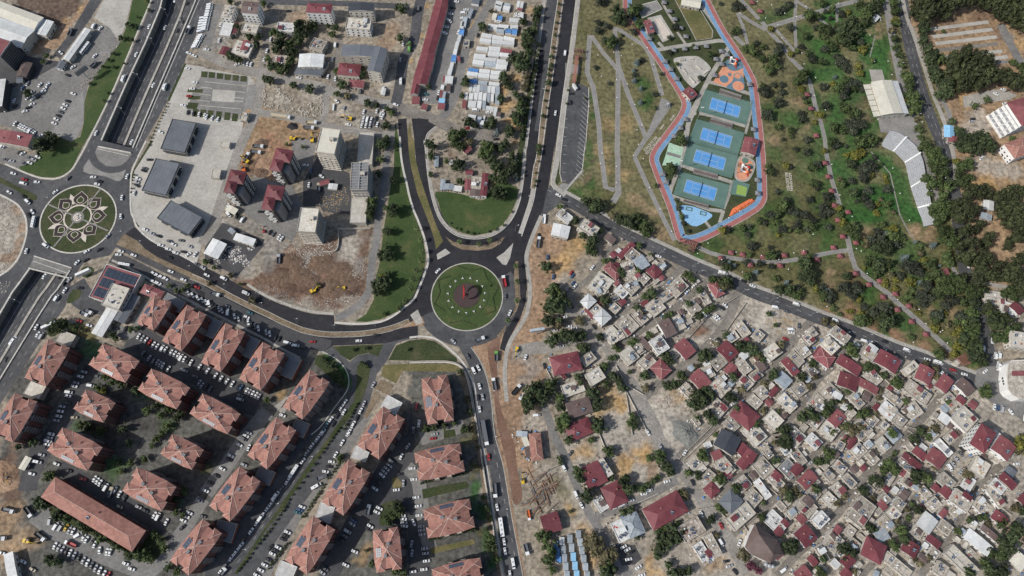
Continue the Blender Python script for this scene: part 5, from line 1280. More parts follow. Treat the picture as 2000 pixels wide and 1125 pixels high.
concrete_tower('B1 1078,160 1202,158 1188,358',19,'bare concrete tower with dark formwork on top',6,'flat_roof_grey','wall_grey',True)
concrete_tower('B1 705,490 840,497 808,672',22,'grey white bare concrete tower with open floors',7,'flat_roof_pale')
house('B1 1075,420 1192,420 1178,600','pp',5,'annexe','building',win=False,look='low cream concrete annexe roof')
house('B1 1140,-62 1250,-62 1215,172','pp',5,'annexe','building',win=False,look='low cream concrete annexe roof')
house('B1 120,5 185,10 178,50','pp',3.2,'shaft_box','roof box',win=False,look='small cream shaft box on pale concrete deck')
house('B1 45,268 60,205 120,215','pp',3.2,'shaft_box','roof box',win=False,look='small cream shaft box on pale concrete deck')
# grey showrooms
for s in ['A0 1262,870 1437,900 1355,1120','A1 1142,128 1317,165 1217,402','A1 1247,432 1477,557 1387,697']:
 h=7;root,hu,hv,a,best=simple_tower(s,h,'','wall_plaster','showroom','grey metal roofed showroom hall with dark shopfronts','showroom',1,sp=4.5)
 MB().box(-hu+.3,-hv+.3,h-.3,hu-.3,hv-.3,h).build('roof','grey_metal',root)
 q=MB();q.box(-hu,-hv,h-.5,hu,-hv+.35,h+.35).box(-hu,hv-.35,h-.5,hu,hv,h+.35).box(-hu,-hv+.35,h-.5,-hu+.35,hv-.35,h+.35).box(hu-.35,-hv+.35,h-.5,hu,hv-.35,h+.35);q.build('parapet','dark_metal',root)
 q=MB()
 for k in range(1,8): q.box(-hu+.4+k*(2*hu-.8)/8,-hv+.4,h,-hu+.47+k*(2*hu-.8)/8,hv-.4,h+.06)
 q.build('seams','flat_roof_grey',root)
 for sd in best[:2]:
  L_,off_,rz={'s': (hu,-hv+.5,math.pi),'n': (hu,hv-.5,0),'e': (hv,hu-.5,-math.pi/2),'w': (hv,-hu+.5,math.pi/2)}[sd]
  for x in (-.6,0,.6): piece('shopfront',shared('shopfront',lambda: mk(MB().box(-2.6,-.02,0,2.6,.1,4.2,0).box(-2.9,0,4.2,2.9,1.2,4.4,1),['glass_dark','dark_metal'])),root,(x*L_,off_,0) if sd in 'sn' else (off_,x*L_,0),rz)
# storage yard sheds, petrol roofs, canopies
for s,k,h,lk in [('B1 -5,822 60,717 157,757','w',4.5,'white roofed shed at the dark storage yard'),('B1 215,712 237,668 367,732','w',4.5,'long white roofed shed at the dark storage yard'),('B1 165,660 185,640 225,660','q',3,'small grey roofed shed at the dark storage yard'),
 ('A2 670,378 785,190 862,212','w',5,'long white roofed shed'),('A2 835,272 952,80 1022,115','g',4.5,'long grey metal roofed shed'),('A2 1078,25 1215,80 1150,128','Rh',5,'dull maroon hip roofed building'),
 ('A0 -100,95 245,215 165,355','w',8,'large white gabled industrial hall'),('A0 -30,0 320,130 247,213','c',8,'large cream gabled industrial hall'),('A0 265,237 322,137 387,167','w',6,'white roofed lean building against the industrial hall'),
 ('A0 462,428 622,205 662,220','w',5,'long narrow white roofed canopy'),('A0 -60,1000 -20,915 222,1022','R',6,'long maroon roofed building beside the parking lot'),('A0 412,492 440,442 477,458','g',3.5,'small dark grey kiosk'),
 ('A0 120,560 160,555 170,600','g',3.5,'small grey kiosk under the dark glass tower'),('A3 -60,1010 0,985 220,1115','w',5,'white roofed workshop'),('A3 138,335 188,250 228,262','c',3.4,'small pale site cabin'),
 ('E1 1205,502 1207,440 1277,442','w',3.5,'white tent beside the wood'),('E1 1182,568 1187,530 1265,537','q',3.2,'pale grey tent beside the wood'),('E1 882,945 930,937 967,997','R',3.5,'red roofed hut under the park trees'),
 ('E0 945,1040 947,1000 1010,1002','R',3.6,'maroon roofed kiosk at the roadside'),('E0 918,1008 915,925 985,922','l',3.4,'kiosk covered with bright blue tarpaulin'),('E0 385,128 412,98 440,128','w',3,'small white park hut'),
 ('D0 497,672 548,635 607,692','R',4,'maroon roofed changing room at the skate park corner'),('D1 930,78 958,-30 1056,0','R',4.5,'maroon roofed club house beside the tennis courts'),('D0 200,157 247,147 305,230','R',4,'maroon roofed pool building'),
 ('D0 545,-20 680,5 580,50','c',4,'beige roofed cafe at the top of the sports park'),('B1 165,490 190,455 230,520','c',3.5,'cream carport beside red roofed tower'),('B1 840,300 905,282 912,310','R',3,'small red roofed site hut'),('B1 905,345 912,308 970,325','w',3,'small white site cabin'),
 ('C0 1215,650 1190,615 1205,612','w',3,'small white ticket booth of the car park')]:
 house(s,k,h,{'t': 'tent'}.get('x','shed'),'shed',look=lk,win=h >= 3.4)
# dark glass office tower with its sign
c,hu,hv,a,cc=frame3('A0 -120,350 -40,240 68,325',18);root=empty('office_tower',c,a)
MB().box(-hu,-hv,0,hu,hv,17.7).build('wall','wall_dark',root);MB().box(-hu+.4,-hv+.4,17.7,hu-.4,hv-.4,18).build('roof','red_metal_faded',root)
for k in range(9):
 for sd in (-1,1): MB().box(-hu-.05,sd*(hv+.02)-.04,1.5+k*1.9,hu+.05,sd*(hv+.02)+.04,1.75+k*1.9).box(sd*(hu+.02)-.04,-hv,1.5+k*1.9,sd*(hu+.02)+.04,hv,1.75+k*1.9).build('facade_band','wall_grey',root)
q=MB();q.box(-hu,-hv,17.7,hu,-hv+.3,18.6).box(-hu,hv-.3,17.7,hu,hv,18.6).box(-hu,-hv+.3,17.7,-hu+.3,hv-.3,18.6).box(hu-.3,-hv+.3,17.7,hu,hv-.3,18.6);q.build('parapet','tank_metal',root)
note(root,'dark glass office tower with faded red roof','office tower',(15,95))
house('A0 125,545 172,445 232,472','np',5,'entrance_block','building',win=False,look='low dark maroon roofed block by the glass tower',wall='wall_dark')
def lettering(text,at_,size,ang,z,m_,lab,name='lettering',sp=1.0,ext=.1,off=(0,0)):
 cu=bpy.data.curves.new(name,'FONT');cu.body=text;cu.size=size;cu.extrude=ext;cu.align_x='CENTER';cu.align_y='CENTER';cu.space_character=sp;cu.space_line=.95
 o=bpy.data.objects.new(name,cu);COL.objects.link(o);cu.materials.append(M(m_));p=P(*at_);o.location=(p.x,p.y,z);o.rotation_euler=(0,0,ang)
 return tag(o,lab,'lettering')
house('A0 -60,760 -30,560 40,600','vp',8,'annexe','building',win=False,look='white roofed annexe below the glass tower',wall='wall_dark')
def img_ang(x0,y0,x1,y1):
 p,q_=P(x0,y0),P(x1,y1);return math.atan2(q_.y-p.y,q_.x-p.x)
lettering('UNIQ',(11.5,177),5.5,img_ang(5,184,18,170),4.5,'wall_white','large white shop sign letters at the foot of the dark glass tower',ext=.15)
# hall with maroon roof and solar fields, white block standing on it
c,hu,hv,a,cc=frame3('A1 787,905 1040,985 905,1225',6.5);root=empty('market_hall',c,a)
MB().box(-hu+.2,-hv+.2,0,hu-.2,hv-.2,6.3).build('wall','wall_plaster',root);MB().box(-hu+.3,-hv+.3,6.3,hu-.3,hv-.3,6.5).build('roof','red_metal_faded',root)
q=MB();q.box(-hu,-hv,6,hu,-hv+.3,7).box(-hu,hv-.3,6,hu,hv,7).box(-hu,-hv+.3,6,-hu+.3,hv-.3,7).box(hu-.3,-hv+.3,6,hu,hv-.3,7);q.build('parapet','white_metal',root)
for gx_ in range(7):
 for gy_ in range(3):
  if gx_ > 2 and gy_ < 2: continue
  x=-hu+2+gx_*(2*hu-3)/7;y=-hv+2+gy_*(2*hv-3)/3;q=MB()
  for r_ in range(5):
   q.add([(x+r_*.62,y,6.75),(x+r_*.62+.5,y,6.95),(x+r_*.62+.5,y+(2*hv)/3-2.2,6.95),(x+r_*.62,y+(2*hv)/3-2.2,6.75),(x+r_*.62,y,6.6),(x+r_*.62+.5,y,6.6),(x+r_*.62+.5,y+(2*hv)/3-2.2,6.6),(x+r_*.62,y+(2*hv)/3-2.2,6.6)],[(0,1,2,3),(7,6,5,4),(0,4,5,1),(1,5,6,2),(2,6,7,3),(3,7,4,0)])
  q.build('solar_panels','solar',root)
note(root,'maroon roofed hall covered with rows of solar panels','hall',cc)
house('A2 745,162 828,5 948,58','p',10,'office_building','building',look='grey flat roofed office building',nfl=3)
# the hall by the terraces
c,hu,hv,a,cc=frame3('E0 393,600 540,586 600,828',8);root=empty('event_hall',c,a)
MB().box(-hu+.3,-hv+.3,0,hu-.3,hv-.3,7.9).build('wall','wall_plaster',root);gable_mb(hu,hv,8,1.2,0.2,'v').build('roof',['cream_metal','wall_plaster'],root)
q=MB();w2=5.5
q.box(-hu-w2,-hv,5.6,-hu-.3,hv,5.9)
q.build('side_awning','cream_metal',root)
q=MB()
for k in range(7): q.box(-hu-w2-.1,-hv+k*(2*hv-.3)/6,5.9,-hu-.2,-hv+k*(2*hv-.3)/6+.3,6.1)
for k in range(4): q.box(-hu-w2,-hv+.5+k*(2*hv-1.3)/3,0,-hu-w2+.3,-hv+.8+k*(2*hv-1.3)/3,5.6)
q.build('awning_frame','brown_metal',root)
q=MB();q.add([(hu+.3,-hv,7.4),(hu+6,-hv,6.2),(hu+6,hv,6.2),(hu+.3,hv,7.4),(hu+.3,-hv,7.2),(hu+6,-hv,6),(hu+6,hv,6),(hu+.3,hv,7.2)],[(0,1,2,3),(7,6,5,4),(0,4,5,1),(1,5,6,2),(2,6,7,3),(3,7,4,0)])
q.build('lean_to_roof','white_metal',root);MB().box(hu-.2,-hv+.5,0,hu+5.5,hv-.5,6).build('lean_to_wall','wall_plaster',root)
for x in (-.5,0,.5): piece('window',shared('win_light',t_window),root,(x*hu,-hv+.3,3),math.pi)
note(root,'large white gabled event hall with beige side awning','hall',cc)
# hotel with white terraces
root,hu,hv,a,best=simple_tower('E0 1400,745 1545,700 1610,880',15,'','wall_white','hotel','white terraced hotel block with red roof','hotel',4,sp=3,wk='dark')
b,e,rg=hip_mb(hu,hv,14.7,2.5);b.build('roof',['red_metal_faded','wall_white'],root)
for k in range(4):
 q=MB()
 for j in range(5):
  q.box(-hu-1.5-k*2.2,-hv+j*2*hv/5+.1,12.4-k*3.3-2.9,-hu+.4,-hv+(j+1)*2*hv/5-.1,12.4-k*3.3)
 q.build('terrace','wall_white',root)
 q=MB()
 for j in range(5): q.box(-hu-1.3-k*2.2,-hv+j*2*hv/5+.4,12.4-k*3.3+.01,-hu-.6,-hv+(j+1)*2*hv/5-.5,12.4-k*3.3+.05)
 q.build('terrace_floor','wall_grey',root)
house('E1 1365,22 1500,-30 1560,80','th',9,'hotel_annexe','building',wall='wall_white',look='white walled building with terracotta hip roof',nfl=2)
house('E3 1107,152 1192,5 1292,82','rh',13,'apartment_building','building',wall='wall_white',look='tall white walled building with dark red roof',nfl=4)
# corner building with rounded front
q=W('E2 1385,790 1375,690 1385,600 1405,578 1560,570 1560,860 1470,860 1410,825',9);root=empty('corner_building',(q[0].x,q[0].y,0));pl=[(p.x-q[0].x,p.y-q[0].y) for p in q]
MB().prism(pl,0,8.8).build('wall','wall_white',root);MB().prism([(x*.97+.6,y*.97) for x,y in pl],8.8,9).build('roof','flat_roof',root)
r2=[Vector((p[0],p[1],0)) for p in pl];L_,R_=strip(r2+[r2[0]],.35)
q=MB()
for i in range(len(r2)):
 a1,a2,b1,b2=L_[i],L_[i+1],R_[i],R_[i+1];q.prism([a1[:2],a2[:2],b2[:2],b1[:2]],8.8,9.5)
q.build('parapet','parapet',root);w1=W('E2 1410,655 1560,652 1560,690 1412,690',9);MB().prism([(p.x-pl[0][0]*0-W('E2 1385,790',9)[0].x,p.y-W('E2 1385,790',9)[0].y) for p in w1],9.0,9.5).build('roof_strip','red_metal_faded',root)
for k in range(5): piece('window',shared('win_dark',t_window_dark),root,((pl[0][0]+pl[1][0])/2-.05,pl[0][1]+(pl[1][1]-pl[0][1])*(k+.5)/5,5),math.pi/2)
note(root,'white corner building with rounded front and pale flat roof','building',(1990,740))
# big brown many-sided roof (market or mosque) with its eaves and side walls
def polyhouse(s,h,rise,roofm,wallm,name,look,cat,apex=None):
 q=W(s,h);c=sum(q,Vector())/len(q);root=empty(name,(c.x,c.y,0));pl=[(p.x-c.x,p.y-c.y) for p in q]
 if area2(pl) < 0: pl=pl[::-1]
 MB().prism([(x*.95,y*.95) for x,y in pl],0,h-.1).build('wall',wallm,root)
 b=MB();ap=apex or [(0,0)];n=len(pl)
 if len(ap) == 2:
  near=[0 if (Vector(p)-Vector(ap[0])).length < (Vector(p)-Vector(ap[1])).length else 1 for p in pl]
  for i in range(n):
   j=(i+1) % n;A_,B_=ap[near[i]],ap[near[j]]
   f=[(*pl[i],h),(*pl[j],h),(*B_,h+rise)]+([(*A_,h+rise)] if near[i] != near[j] else [])
   b.add(f,[tuple(range(len(f)))])
 else:
  for i in range(n): j=(i+1) % n;b.add([(*pl[i],h),(*pl[j],h),(0,0,h+rise)],[(0,1,2)])
 b.add([(x,y,h-.05) for x,y in pl],[tuple(range(n))[::-1]]);b.build('roof',[roofm],root)
 cap=MB()
 for i in range(n):
  t_=ap[near[i]] if len(ap) == 2 else (0,0);cap.tube([(*pl[i],h+.02),(*t_,h+rise)],.12,5)
 cap.build('ridge_caps',roofm,root)
 qq=px(s);note(root,look,cat,(sum(p[0] for p in qq)/n,sum(p[1] for p in qq)/n));return root
polyhouse('D3 1030,740 1195,860 1240,965 1140,1032 1000,965 955,915 985,830',8,4.5,'brown_metal','wall_white','large_hall','large dark brown many sided hipped roof','hall',apex=[(-2,6),(5,-5)])
house('D3 1170,985 1215,945 1240,965','r',7,'porch','house',look='small maroon roofed porch beside the large brown roof',win=False)
for p in W('D3 1115,1040 1140,1050 1165,1055',5):
 b=MB();b.tube([(0,0,0),(0,0,4.2)],1.3,12).blob((0,0,4.2),(1.4,1.4,1.3),0,12,6,0);o=b.build('water_drum','tank_metal');o.location=(p.x,p.y,0);note(o,'silver metal drum below the large brown roof','drum',((p.x),0),'silver drums');THINGS[-1][2]='drum'
# memorial park rails, lamp bars
for k,(s) in enumerate(['B0 0,600 310,632','B0 -30,640 60,650','B0 220,670 300,680','B0 -40,690 50,700','B0 220,715 290,722','B0 -60,735 40,745','B0 -30,775 270,800','B0 215,740 285,748']):
 pts=W(s);b=MB();n=10
 for i in range(n): p=pts[0].lerp(pts[1],i/(n-1));b.box(p.x-.5,p.y-.25,0.1,p.x+.5,p.y+.25,.9)
 ribbon('planter_wall',pts,.5,'concrete',.5,smooth=False,height=.5)
# long red roofed market row
seg=[('C0 173,140 200,30 282,38',0),('C0 120,262 150,140 245,145',0),('C0 85,388 118,262 222,270',0),('C0 42,520 88,388 190,396',0),('C0 5,690 42,520 138,530',0)]
root=empty('market_row',(*P(840,100)[:2],0));c0=P(840,100)
q=MB();wq=MB();q2=MB()
for s in ['190,-40 283,-40 282,38 185,38','178,36 282,36 262,125 155,125','155,123 262,123 220,262 118,262','118,260 222,260 205,335 180,400 82,400 100,330','82,398 188,398 160,520 42,520','42,518 158,518 128,622 18,622','22,620 80,620 58,692 4,692']:
 pts=W('C0 '+s,5.5)
 if len(pts) == 6: pts=[pts[0],pts[1],pts[3],pts[4]]
 pts=[Vector((p.x-c0.x,p.y-c0.y,5.5)) for p in pts];a1,b1,b2,a2=pts
 m1,m2=a1.lerp(b1,.55)+Vector((0,0,1.5)),a2.lerp(b2,.55)+Vector((0,0,1.5))
 q.add([a1,a2,m2,m1],[(0,1,2,3)]);q.add([m1,m2,b2,b1],[(0,1,2,3)]);q.add([a2,b2,m2],[(0,1,2)],1);q.add([a1,m1,b1],[(0,1,2)],1)
 i_=lambda p: ((p.x-(pts[0].x+pts[2].x)/2)*.95+(pts[0].x+pts[2].x)/2,(p.y-(pts[0].y+pts[2].y)/2)*.97+(pts[0].y+pts[2].y)/2)
 wq.prism([i_(p) for p in pts],0,5.4);q2.tube([m1,m2],.14,5)
q.build('roof',['red_metal','wall_plaster'],root);wq.build('wall','wall_plaster',root);q2.build('ridge_caps','red_metal_faded',root)
note(root,'very long red metal roofed market building','market building',(840,100))
p4=[Vector((p.x,p.y,6.1)) for p in W('C0 208,125 255,130 245,168 200,155',6.1)]
# ---------------------------------------------------------------- site cabins and stalls
def cabin(s,k='w',h=2.8,look=None,group='site cabins of the container yard',name='site_cabin',cat='cabin'):
 c,hu,hv,a,cc=frame3(s,h);root=empty(name,c,a);kk={'w': 'white_metal','b': 'blue_sheet','q': 'grey_blue_sheet','r': 'red_metal_faded','g': 'grey_metal','c': 'cream_metal','l': 'light_blue_sheet','n': 'brown_metal'}[k]
 MB().box(-hu+.08,-hv+.08,0,hu-.08,hv-.08,h-.1).build('wall','wall_white' if k != 'r' else 'wall_plaster',root)
 q=MB();q.box(-hu,-hv,h-.1,hu,hv,h+.05)
 n=max(2,int(hu*2/1.2))
 for i in range(n): x=-hu+.2+i*(2*hu-.4)/(n-1) if n > 1 else 0;q.box(x-.04,-hv+.05,h+.05,x+.04,hv-.05,h+.11)
 q.build('roof',kk,root)
 if hu > 1 and hv > 1:
  me=shared('cab_door',lambda: mk(MB().box(-.45,-.02,0,.45,.06,2,0),['wall_grey']));piece('door',me,root,(0,-hv+.08,0),math.pi)
  piece('window',shared('cab_win',lambda: mk(MB().box(-.5,-.02,-.4,.5,.05,.4,0),['light_blue_sheet'])),root,(hu*.6,-hv+.08,1.5),math.pi)
 w_={'w': 'white','b': 'blue','q': 'pale grey blue','r': 'red','g': 'grey','c': 'cream','l': 'light blue','n': 'brown'}[k]
 note(root,look or w_+' roofed site cabin',cat,cc,group)
CAB='''C0
622,38 635,5 685,12 w
618,58 630,30 680,38 w
680,70 690,35 740,42 w
690,40 695,22 740,26 q
780,50 790,5 812,8 w
805,55 815,10 838,12 w
785,75 790,58 828,62 r
600,130 612,95 645,98 c
640,145 648,112 682,116 b
728,160 732,130 800,134 w
800,162 805,88 835,92 w
572,208 578,175 650,180 w
648,212 652,178 725,182 w
635,235 640,200 695,205 q
735,212 738,180 795,184 w
698,238 702,206 745,212 b
745,248 750,205 790,212 b
522,270 530,242 605,250 w
600,285 608,258 690,266 w
685,292 692,265 772,275 w
512,305 518,280 600,288 w
600,318 604,290 685,296 w
682,325 686,296 768,304 w
488,368 492,340 575,346 w
578,370 582,336 665,346 w
662,382 668,352 752,362 r
572,408 576,372 658,380 w
656,412 660,384 748,392 w
468,430 474,390 558,400 w
458,470 466,436 548,444 w
552,445 556,420 635,428 w
548,482 552,448 632,454 q
634,470 638,432 722,438 w
628,505 632,468 712,474 w
428,520 434,494 506,506 b
418,550 424,522 502,532 w
508,530 512,502 590,512 w
500,565 504,532 586,542 w
592,545 595,516 672,522 w
586,575 590,548 668,554 w
428,605 434,575 496,585 b
500,608 502,585 570,598 q
578,622 582,598 660,604 w
430,668 438,618 462,620 w
458,672 466,618 490,620 w
484,675 490,620 516,624 w
512,665 518,622 545,626 q
540,670 546,625 572,628 q
568,678 572,628 596,630 w
596,682 598,630 626,634 w
625,760 628,632 660,636 q
430,725 438,680 470,684 w
468,728 474,676 502,680 w
500,730 506,672 534,676 w
532,735 538,680 565,684 w
565,740 568,684 590,686 q
592,742 595,686 618,688 w
425,782 432,735 490,742 w
490,788 498,735 530,740 w
530,795 534,740 560,742 q
558,802 562,775 618,780 w
612,848 620,780 645,784 w
382,790 388,732 420,736 r
400,725 402,675 426,678 w
488,895 500,852 530,856 q
512,920 518,880 545,884 w
428,862 432,838 488,842 w
632,850 638,815 672,820 n
365,215 375,155 402,158 w
380,190 395,120 425,125 q
360,252 368,208 402,212 b
345,300 358,252 382,256 w
325,355 340,300 366,305 w
315,398 325,355 352,360 w
300,450 308,400 345,404 b
350,455 345,410 368,405 r
290,500 300,455 325,458 w
272,548 285,500 315,504 w
255,605 262,552 320,560 w
240,600 245,555 262,556 r
225,650 232,620 255,622 w
266,668 272,612 302,616 n
215,712 228,660 250,662 r
235,715 245,668 268,672 q
210,752 218,718 262,724 l
202,795 210,748 262,758 r
15,760 20,705 75,710 R
80,795 95,755 135,768 r
450,25 460,-15 515,-10 g
420,120 445,60 470,66 q
'''
for ln in CAB.strip().split('\n'):
 q_=ln.split()
 if len(q_) == 1: tile=q_[0];continue
 cabin(tile+' '+' '.join(q_[:3]),q_[3].lower() if q_[3] == 'R' else q_[3])
for i,(x0,y0,x1,y1,n,k) in enumerate([(1092,840,1140,1150,5,'q'),(1150,822,1212,1150,5,'q'),(1212,790,1290,1150,6,'q'),(1045,870,1078,1030,3,'b')]):
 for j in range(n):
  f0,f1=j/n,(j+.94)/n;ax,ay,bx,by=x0+(x1-x0)*f0,y0+(y1-y0)*f0,x0+(x1-x0)*f1,y0+(y1-y0)*f1
  cabin('C3 %f,%f %f,%f %f,%f' % (ax+38,ay,ax,ay,bx,by),'l' if (i == 1 and j > 1) else k if (i+j) % 3 else 'w' if i < 3 and j == 0 else k,3,name='stall',cat='stall',group='stalls in rows by the dry field',look=('pale blue grey' if k == 'q' else 'blue')+' roofed stall in the rows by the dry field')
# ================================================================ ROUNDABOUT ISLANDS
def disc(name,c,r,m_,z,n=64,r0=0,thick=0,kind='structure'):
 return sheet(name,ring_pts(c,r,n),m_,z,thick,kind,holes=[ring_pts(c,r0,n)] if r0 else [])
disc('lawn',RC1,RR1-.6,'lawn_dark',z6,kind='stuff');disc('kerb',RC1,RR1+.4,'kerb',z6+.05,r0=RR1-.6,thick=.2)
disc('lawn',RC2,RR2-.5,'lawn',z6,kind='stuff');disc('kerb',RC2,RR2+.3,'kerb_thin',z6+.05,r0=RR2-.5,thick=.2)
# flower beds: eight petals with cream borders round a centre
z7=z6+.06
def petal(c,ang,r0,r1,wd,sc=1.0,n=14):
 """pointed petal outline between radii r0 and r1"""
 out=[]
 L_=r1-r0
 prof=[(0,.12),(.12,.62),(.3,.95),(.45,1.0),(.6,.86),(.75,.55),(.88,.22),(1,0)]
 pts=[(r0+L_*a,wd*b) for a,b in prof];full=pts+[(a,-b) for a,b in reversed(pts[:-1])]
 mx=r0+L_*.45
 return [Vector((c.x+((mx+(x-mx)*sc)*math.cos(ang)-y*sc*math.sin(ang)),c.y+((mx+(x-mx)*sc)*math.sin(ang)+y*sc*math.cos(ang)),0)) for x,y in full]
angs=[]
for s in ['605,375','748,425','788,555','703,695','540,760','393,710','355,568','443,435']:
 p=W('A1 '+s)[0];angs.append((math.atan2(p.y-RC1.y,p.x-RC1.x),(p-RC1).length))
c1_=Vector((W('A1 570,562')[0]))
for a,r in angs:
 r=min(r,RR1-4);r0_=RR1*.36
 sheet('petal_bed',petal(c1_,a,r0_,r,RR1*.205),'stone_cream',z7);sheet('petal_bed',petal(c1_,a,r0_,r,RR1*.205,.925),'petal_dark',z7+.04)
 sheet('petal_bed',petal(c1_,a,r0_+1.5,r0_+(r-r0_)*.66,RR1*.10),'stone_cream',z7+.08);sheet('petal_bed',petal(c1_,a,r0_+1.5,r0_+(r-r0_)*.66,RR1*.10,.84),'lawn_dark',z7+.12)
for s in ['530,430','745,500','615,705','400,628']:
 p=W('A1 '+s)[0];a=math.atan2(p.y-c1_.y,p.x-c1_.x);r=(p-c1_).length;sheet('petal_bed',petal(c1_,a,r-4.5,r+5,1.9),'stone_cream',z7+.02)
disc('bed_ring',c1_,RR1*.36+.5,'stone_cream',z7+.06,r0=RR1*.36-.6);disc('lawn',c1_,RR1*.36-.6,'lawn_dark',z7+.03,kind='stuff')
disc('bed_ring',c1_,4.6,'paving_dark',z7+.1);
for a in (math.radians(62),math.radians(62+180),math.radians(-24),math.radians(-24+180)):
 ribbon('path',[c1_+Vector((math.cos(a),math.sin(a),0))*4.5,c1_+Vector((math.cos(a),math.sin(a),0))*(RR1-1)],1.1,'path',z7+.13,smooth=False)
b=MB();rr=random.Random(3)
b.tube([(0,0,0),(0,0,.6)],3.2,14,0).tube([(0,0,.6),(0,0,1.4)],[1.6,.9],10,0)
for k in range(14): a=rr.uniform(0,6.28);r=rr.uniform(.8,2.6);b.blob((math.cos(a)*r,math.sin(a)*r,.9),(.45,.45,.5),1,6,4,.3,k)
o=b.build('fountain',['stone_cream','tank_white']);o.location=c1_;note(o,'round stone fountain with white boulders at the centre of flower roundabout','fountain',(153,424));THINGS[-1][2]='fixed'
# monument roundabout: rings, dark paved circle, red crescent sculpture, pale seats
c2_=P(911,577);rr1=(P(937,577)-P(887,577)).length/2
disc('planted_ring',c2_,rr1*1.74,'lawn_dark',z7,r0=rr1*1.68,kind='stuff');disc('planted_ring',c2_,rr1*1.10,'lawn_dark',z7+.03,r0=rr1*.98,kind='stuff');disc('monument_paving',c2_,rr1*1.02,'monument_paving',z7+.01)
zz=[];
for k in range(16):
 r=RR2*(.93 if k % 2 == 0 else .74);a=2*math.pi*k/16+.28;zz.append(Vector((c2_.x+r*math.cos(a),c2_.y+r*math.sin(a),0)))
for k in range(16):
 if k in (4,9,12): continue
 ribbon('low_hedge',[zz[k],zz[(k+1) % 16]],.55,'lawn_dark',z7+.35,smooth=False,height=.35,kind='stuff')
for k in range(15):
 a=2*math.pi*k/15+.12;p=c2_+Vector((math.cos(a),math.sin(a),0))*rr1*1.45
 b=MB()
 for j in range(3): q=a+j*2.094;b.box(-.1,-.22,0,1.15,.22,.55,0) if False else b.add([(math.cos(q)*1.25-math.sin(q)*.22,math.sin(q)*1.25+math.cos(q)*.22,.5),(math.cos(q)*1.25+math.sin(q)*.22,math.sin(q)*1.25-math.cos(q)*.22,.5),(math.sin(q)*.22,-math.cos(q)*.22,.8),(-math.sin(q)*.22,math.cos(q)*.22,.8),(math.cos(q)*1.25-math.sin(q)*.22,math.sin(q)*1.25+math.cos(q)*.22,0),(math.cos(q)*1.25+math.sin(q)*.22,math.sin(q)*1.25-math.cos(q)*.22,0),(math.sin(q)*.22,-math.cos(q)*.22,0),(-math.sin(q)*.22,math.cos(q)*.22,0)],[(0,3,2,1),(0,1,5,4),(1,2,6,5),(3,0,4,7),(2,3,7,6)],0)
 o=b.build('stone_figure','tank_white');o.location=(p.x,p.y,z7);o.scale=(.72,.72,1);note(o,'small white three armed stone seat','stone seat',None,'white stone seats round the monument');THINGS[-1][2]=('ring',k,a)
root=empty('monument',(*(P(907,577)[:2]),z7));b=MB()
n=26;ring=[]
for k in range(n+1):
 t_=-1.1+4.9*k/n;wdt=.25+1.0*math.sin(math.pi*k/n);ring.append((0,4.4*math.cos(t_),6.2+4.4*math.sin(t_),wdt))
vs=[]
for (x,y,z,wd) in ring:
 ny_,nz_=(y)/4.4,(z-6.2)/4.4
 vs += [(-.3,y+ny_*wd,z+nz_*wd),(.3,y+ny_*wd,z+nz_*wd),(.3,y-ny_*wd,z-nz_*wd),(-.3,y-ny_*wd,z-nz_*wd)]
fs=[]
for k in range(n):
 for j in range(4): fs.append((k*4+j,k*4+(j+1) % 4,(k+1)*4+(j+1) % 4,(k+1)*4+j))
fs += [(3,2,1,0),(n*4,n*4+1,n*4+2,n*4+3)]
b.add(vs,fs,0);b.box(-.5,-.6,0,.5,.6,2.4);b.build('crescent','rug_red',root)
MB().tube([(0,0,0),(0,0,.5)],[2.4,2.1],16).build('plinth','monument_paving',root)
note(root,'tall red crescent sculpture on the dark paved circle of the lawn roundabout','monument',None);THINGS[-1][2]='fixed'
# ================================================================ SPORTS PARK
SP=W('D0 85,-60 95,0 108,105 220,270 370,490 470,640 528,755 500,850 420,960 330,1080 D1 305,90 293,125 300,170 345,290 425,490 480,680 500,710 530,722 570,722 610,712 690,680 840,600 980,520 1050,470 1078,420 1080,380 1075,200 1060,0 D0 1035,800 1015,640 990,560 900,400 780,220 675,20 640,-60')
inner=[p for p in spl(SP)]
sheet('sports_park_grass',[Vector((p.x,p.y,0)) for p in inner[::2]],'lawn_dark',.012,kind='stuff')
ribbon('running_track',SP,3.7,'track_red',z2,off=-1.8);ribbon('cycle_track',SP,3.3,'track_blue',z2,off=1.75);ribbon('track_edge',SP,.3,'kerb',z4,off=-3.75,height=.06);ribbon('track_edge',SP,.25,'kerb_thin',z4,off=3.5,height=.06);ribbon('track_line',SP,.14,'white_line',z4,off=.02)
def paths(lst,m_='path',z=z1,nm='path',edge=True):
 for s,wd in lst:
  ribbon(nm,W(s),wd,m_,z,smooth=False)
  if edge:
   for of in (-1,1): ribbon('path_edge',W(s),.16,'kerb_thin',z+.03,off=of*wd/2,smooth=False)
paths([('D0 270,372 500,335 760,298 850,300',3.6),('D0 855,320 800,400 700,560 640,680 560,830 520,1000 500,1125',3.6),('D0 620,740 545,900 D1 520,40 480,190 420,330 400,400',3.0),('D0 350,20 400,110 440,170',2.2),('D0 460,235 520,320',2.2),('D0 320,310 355,345',2.6),
  ('D0 640,40 700,120 790,250 830,310',4.5),('D0 690,600 800,625 1000,690',3.2),('D0 620,830 720,850 960,925',2.8),('D1 500,180 560,205 850,300',3.2),('D1 410,400 520,440 700,505 790,515',3.),('D1 800,510 770,600',2.6),('D1 665,590 705,640',2.2),('D0 1005,800 985,880 960,980',2.),('D1 860,290 840,400 800,500',2.2),('D0 545,820 600,835',2.4)],'pavement',z1+.012,edge=False)
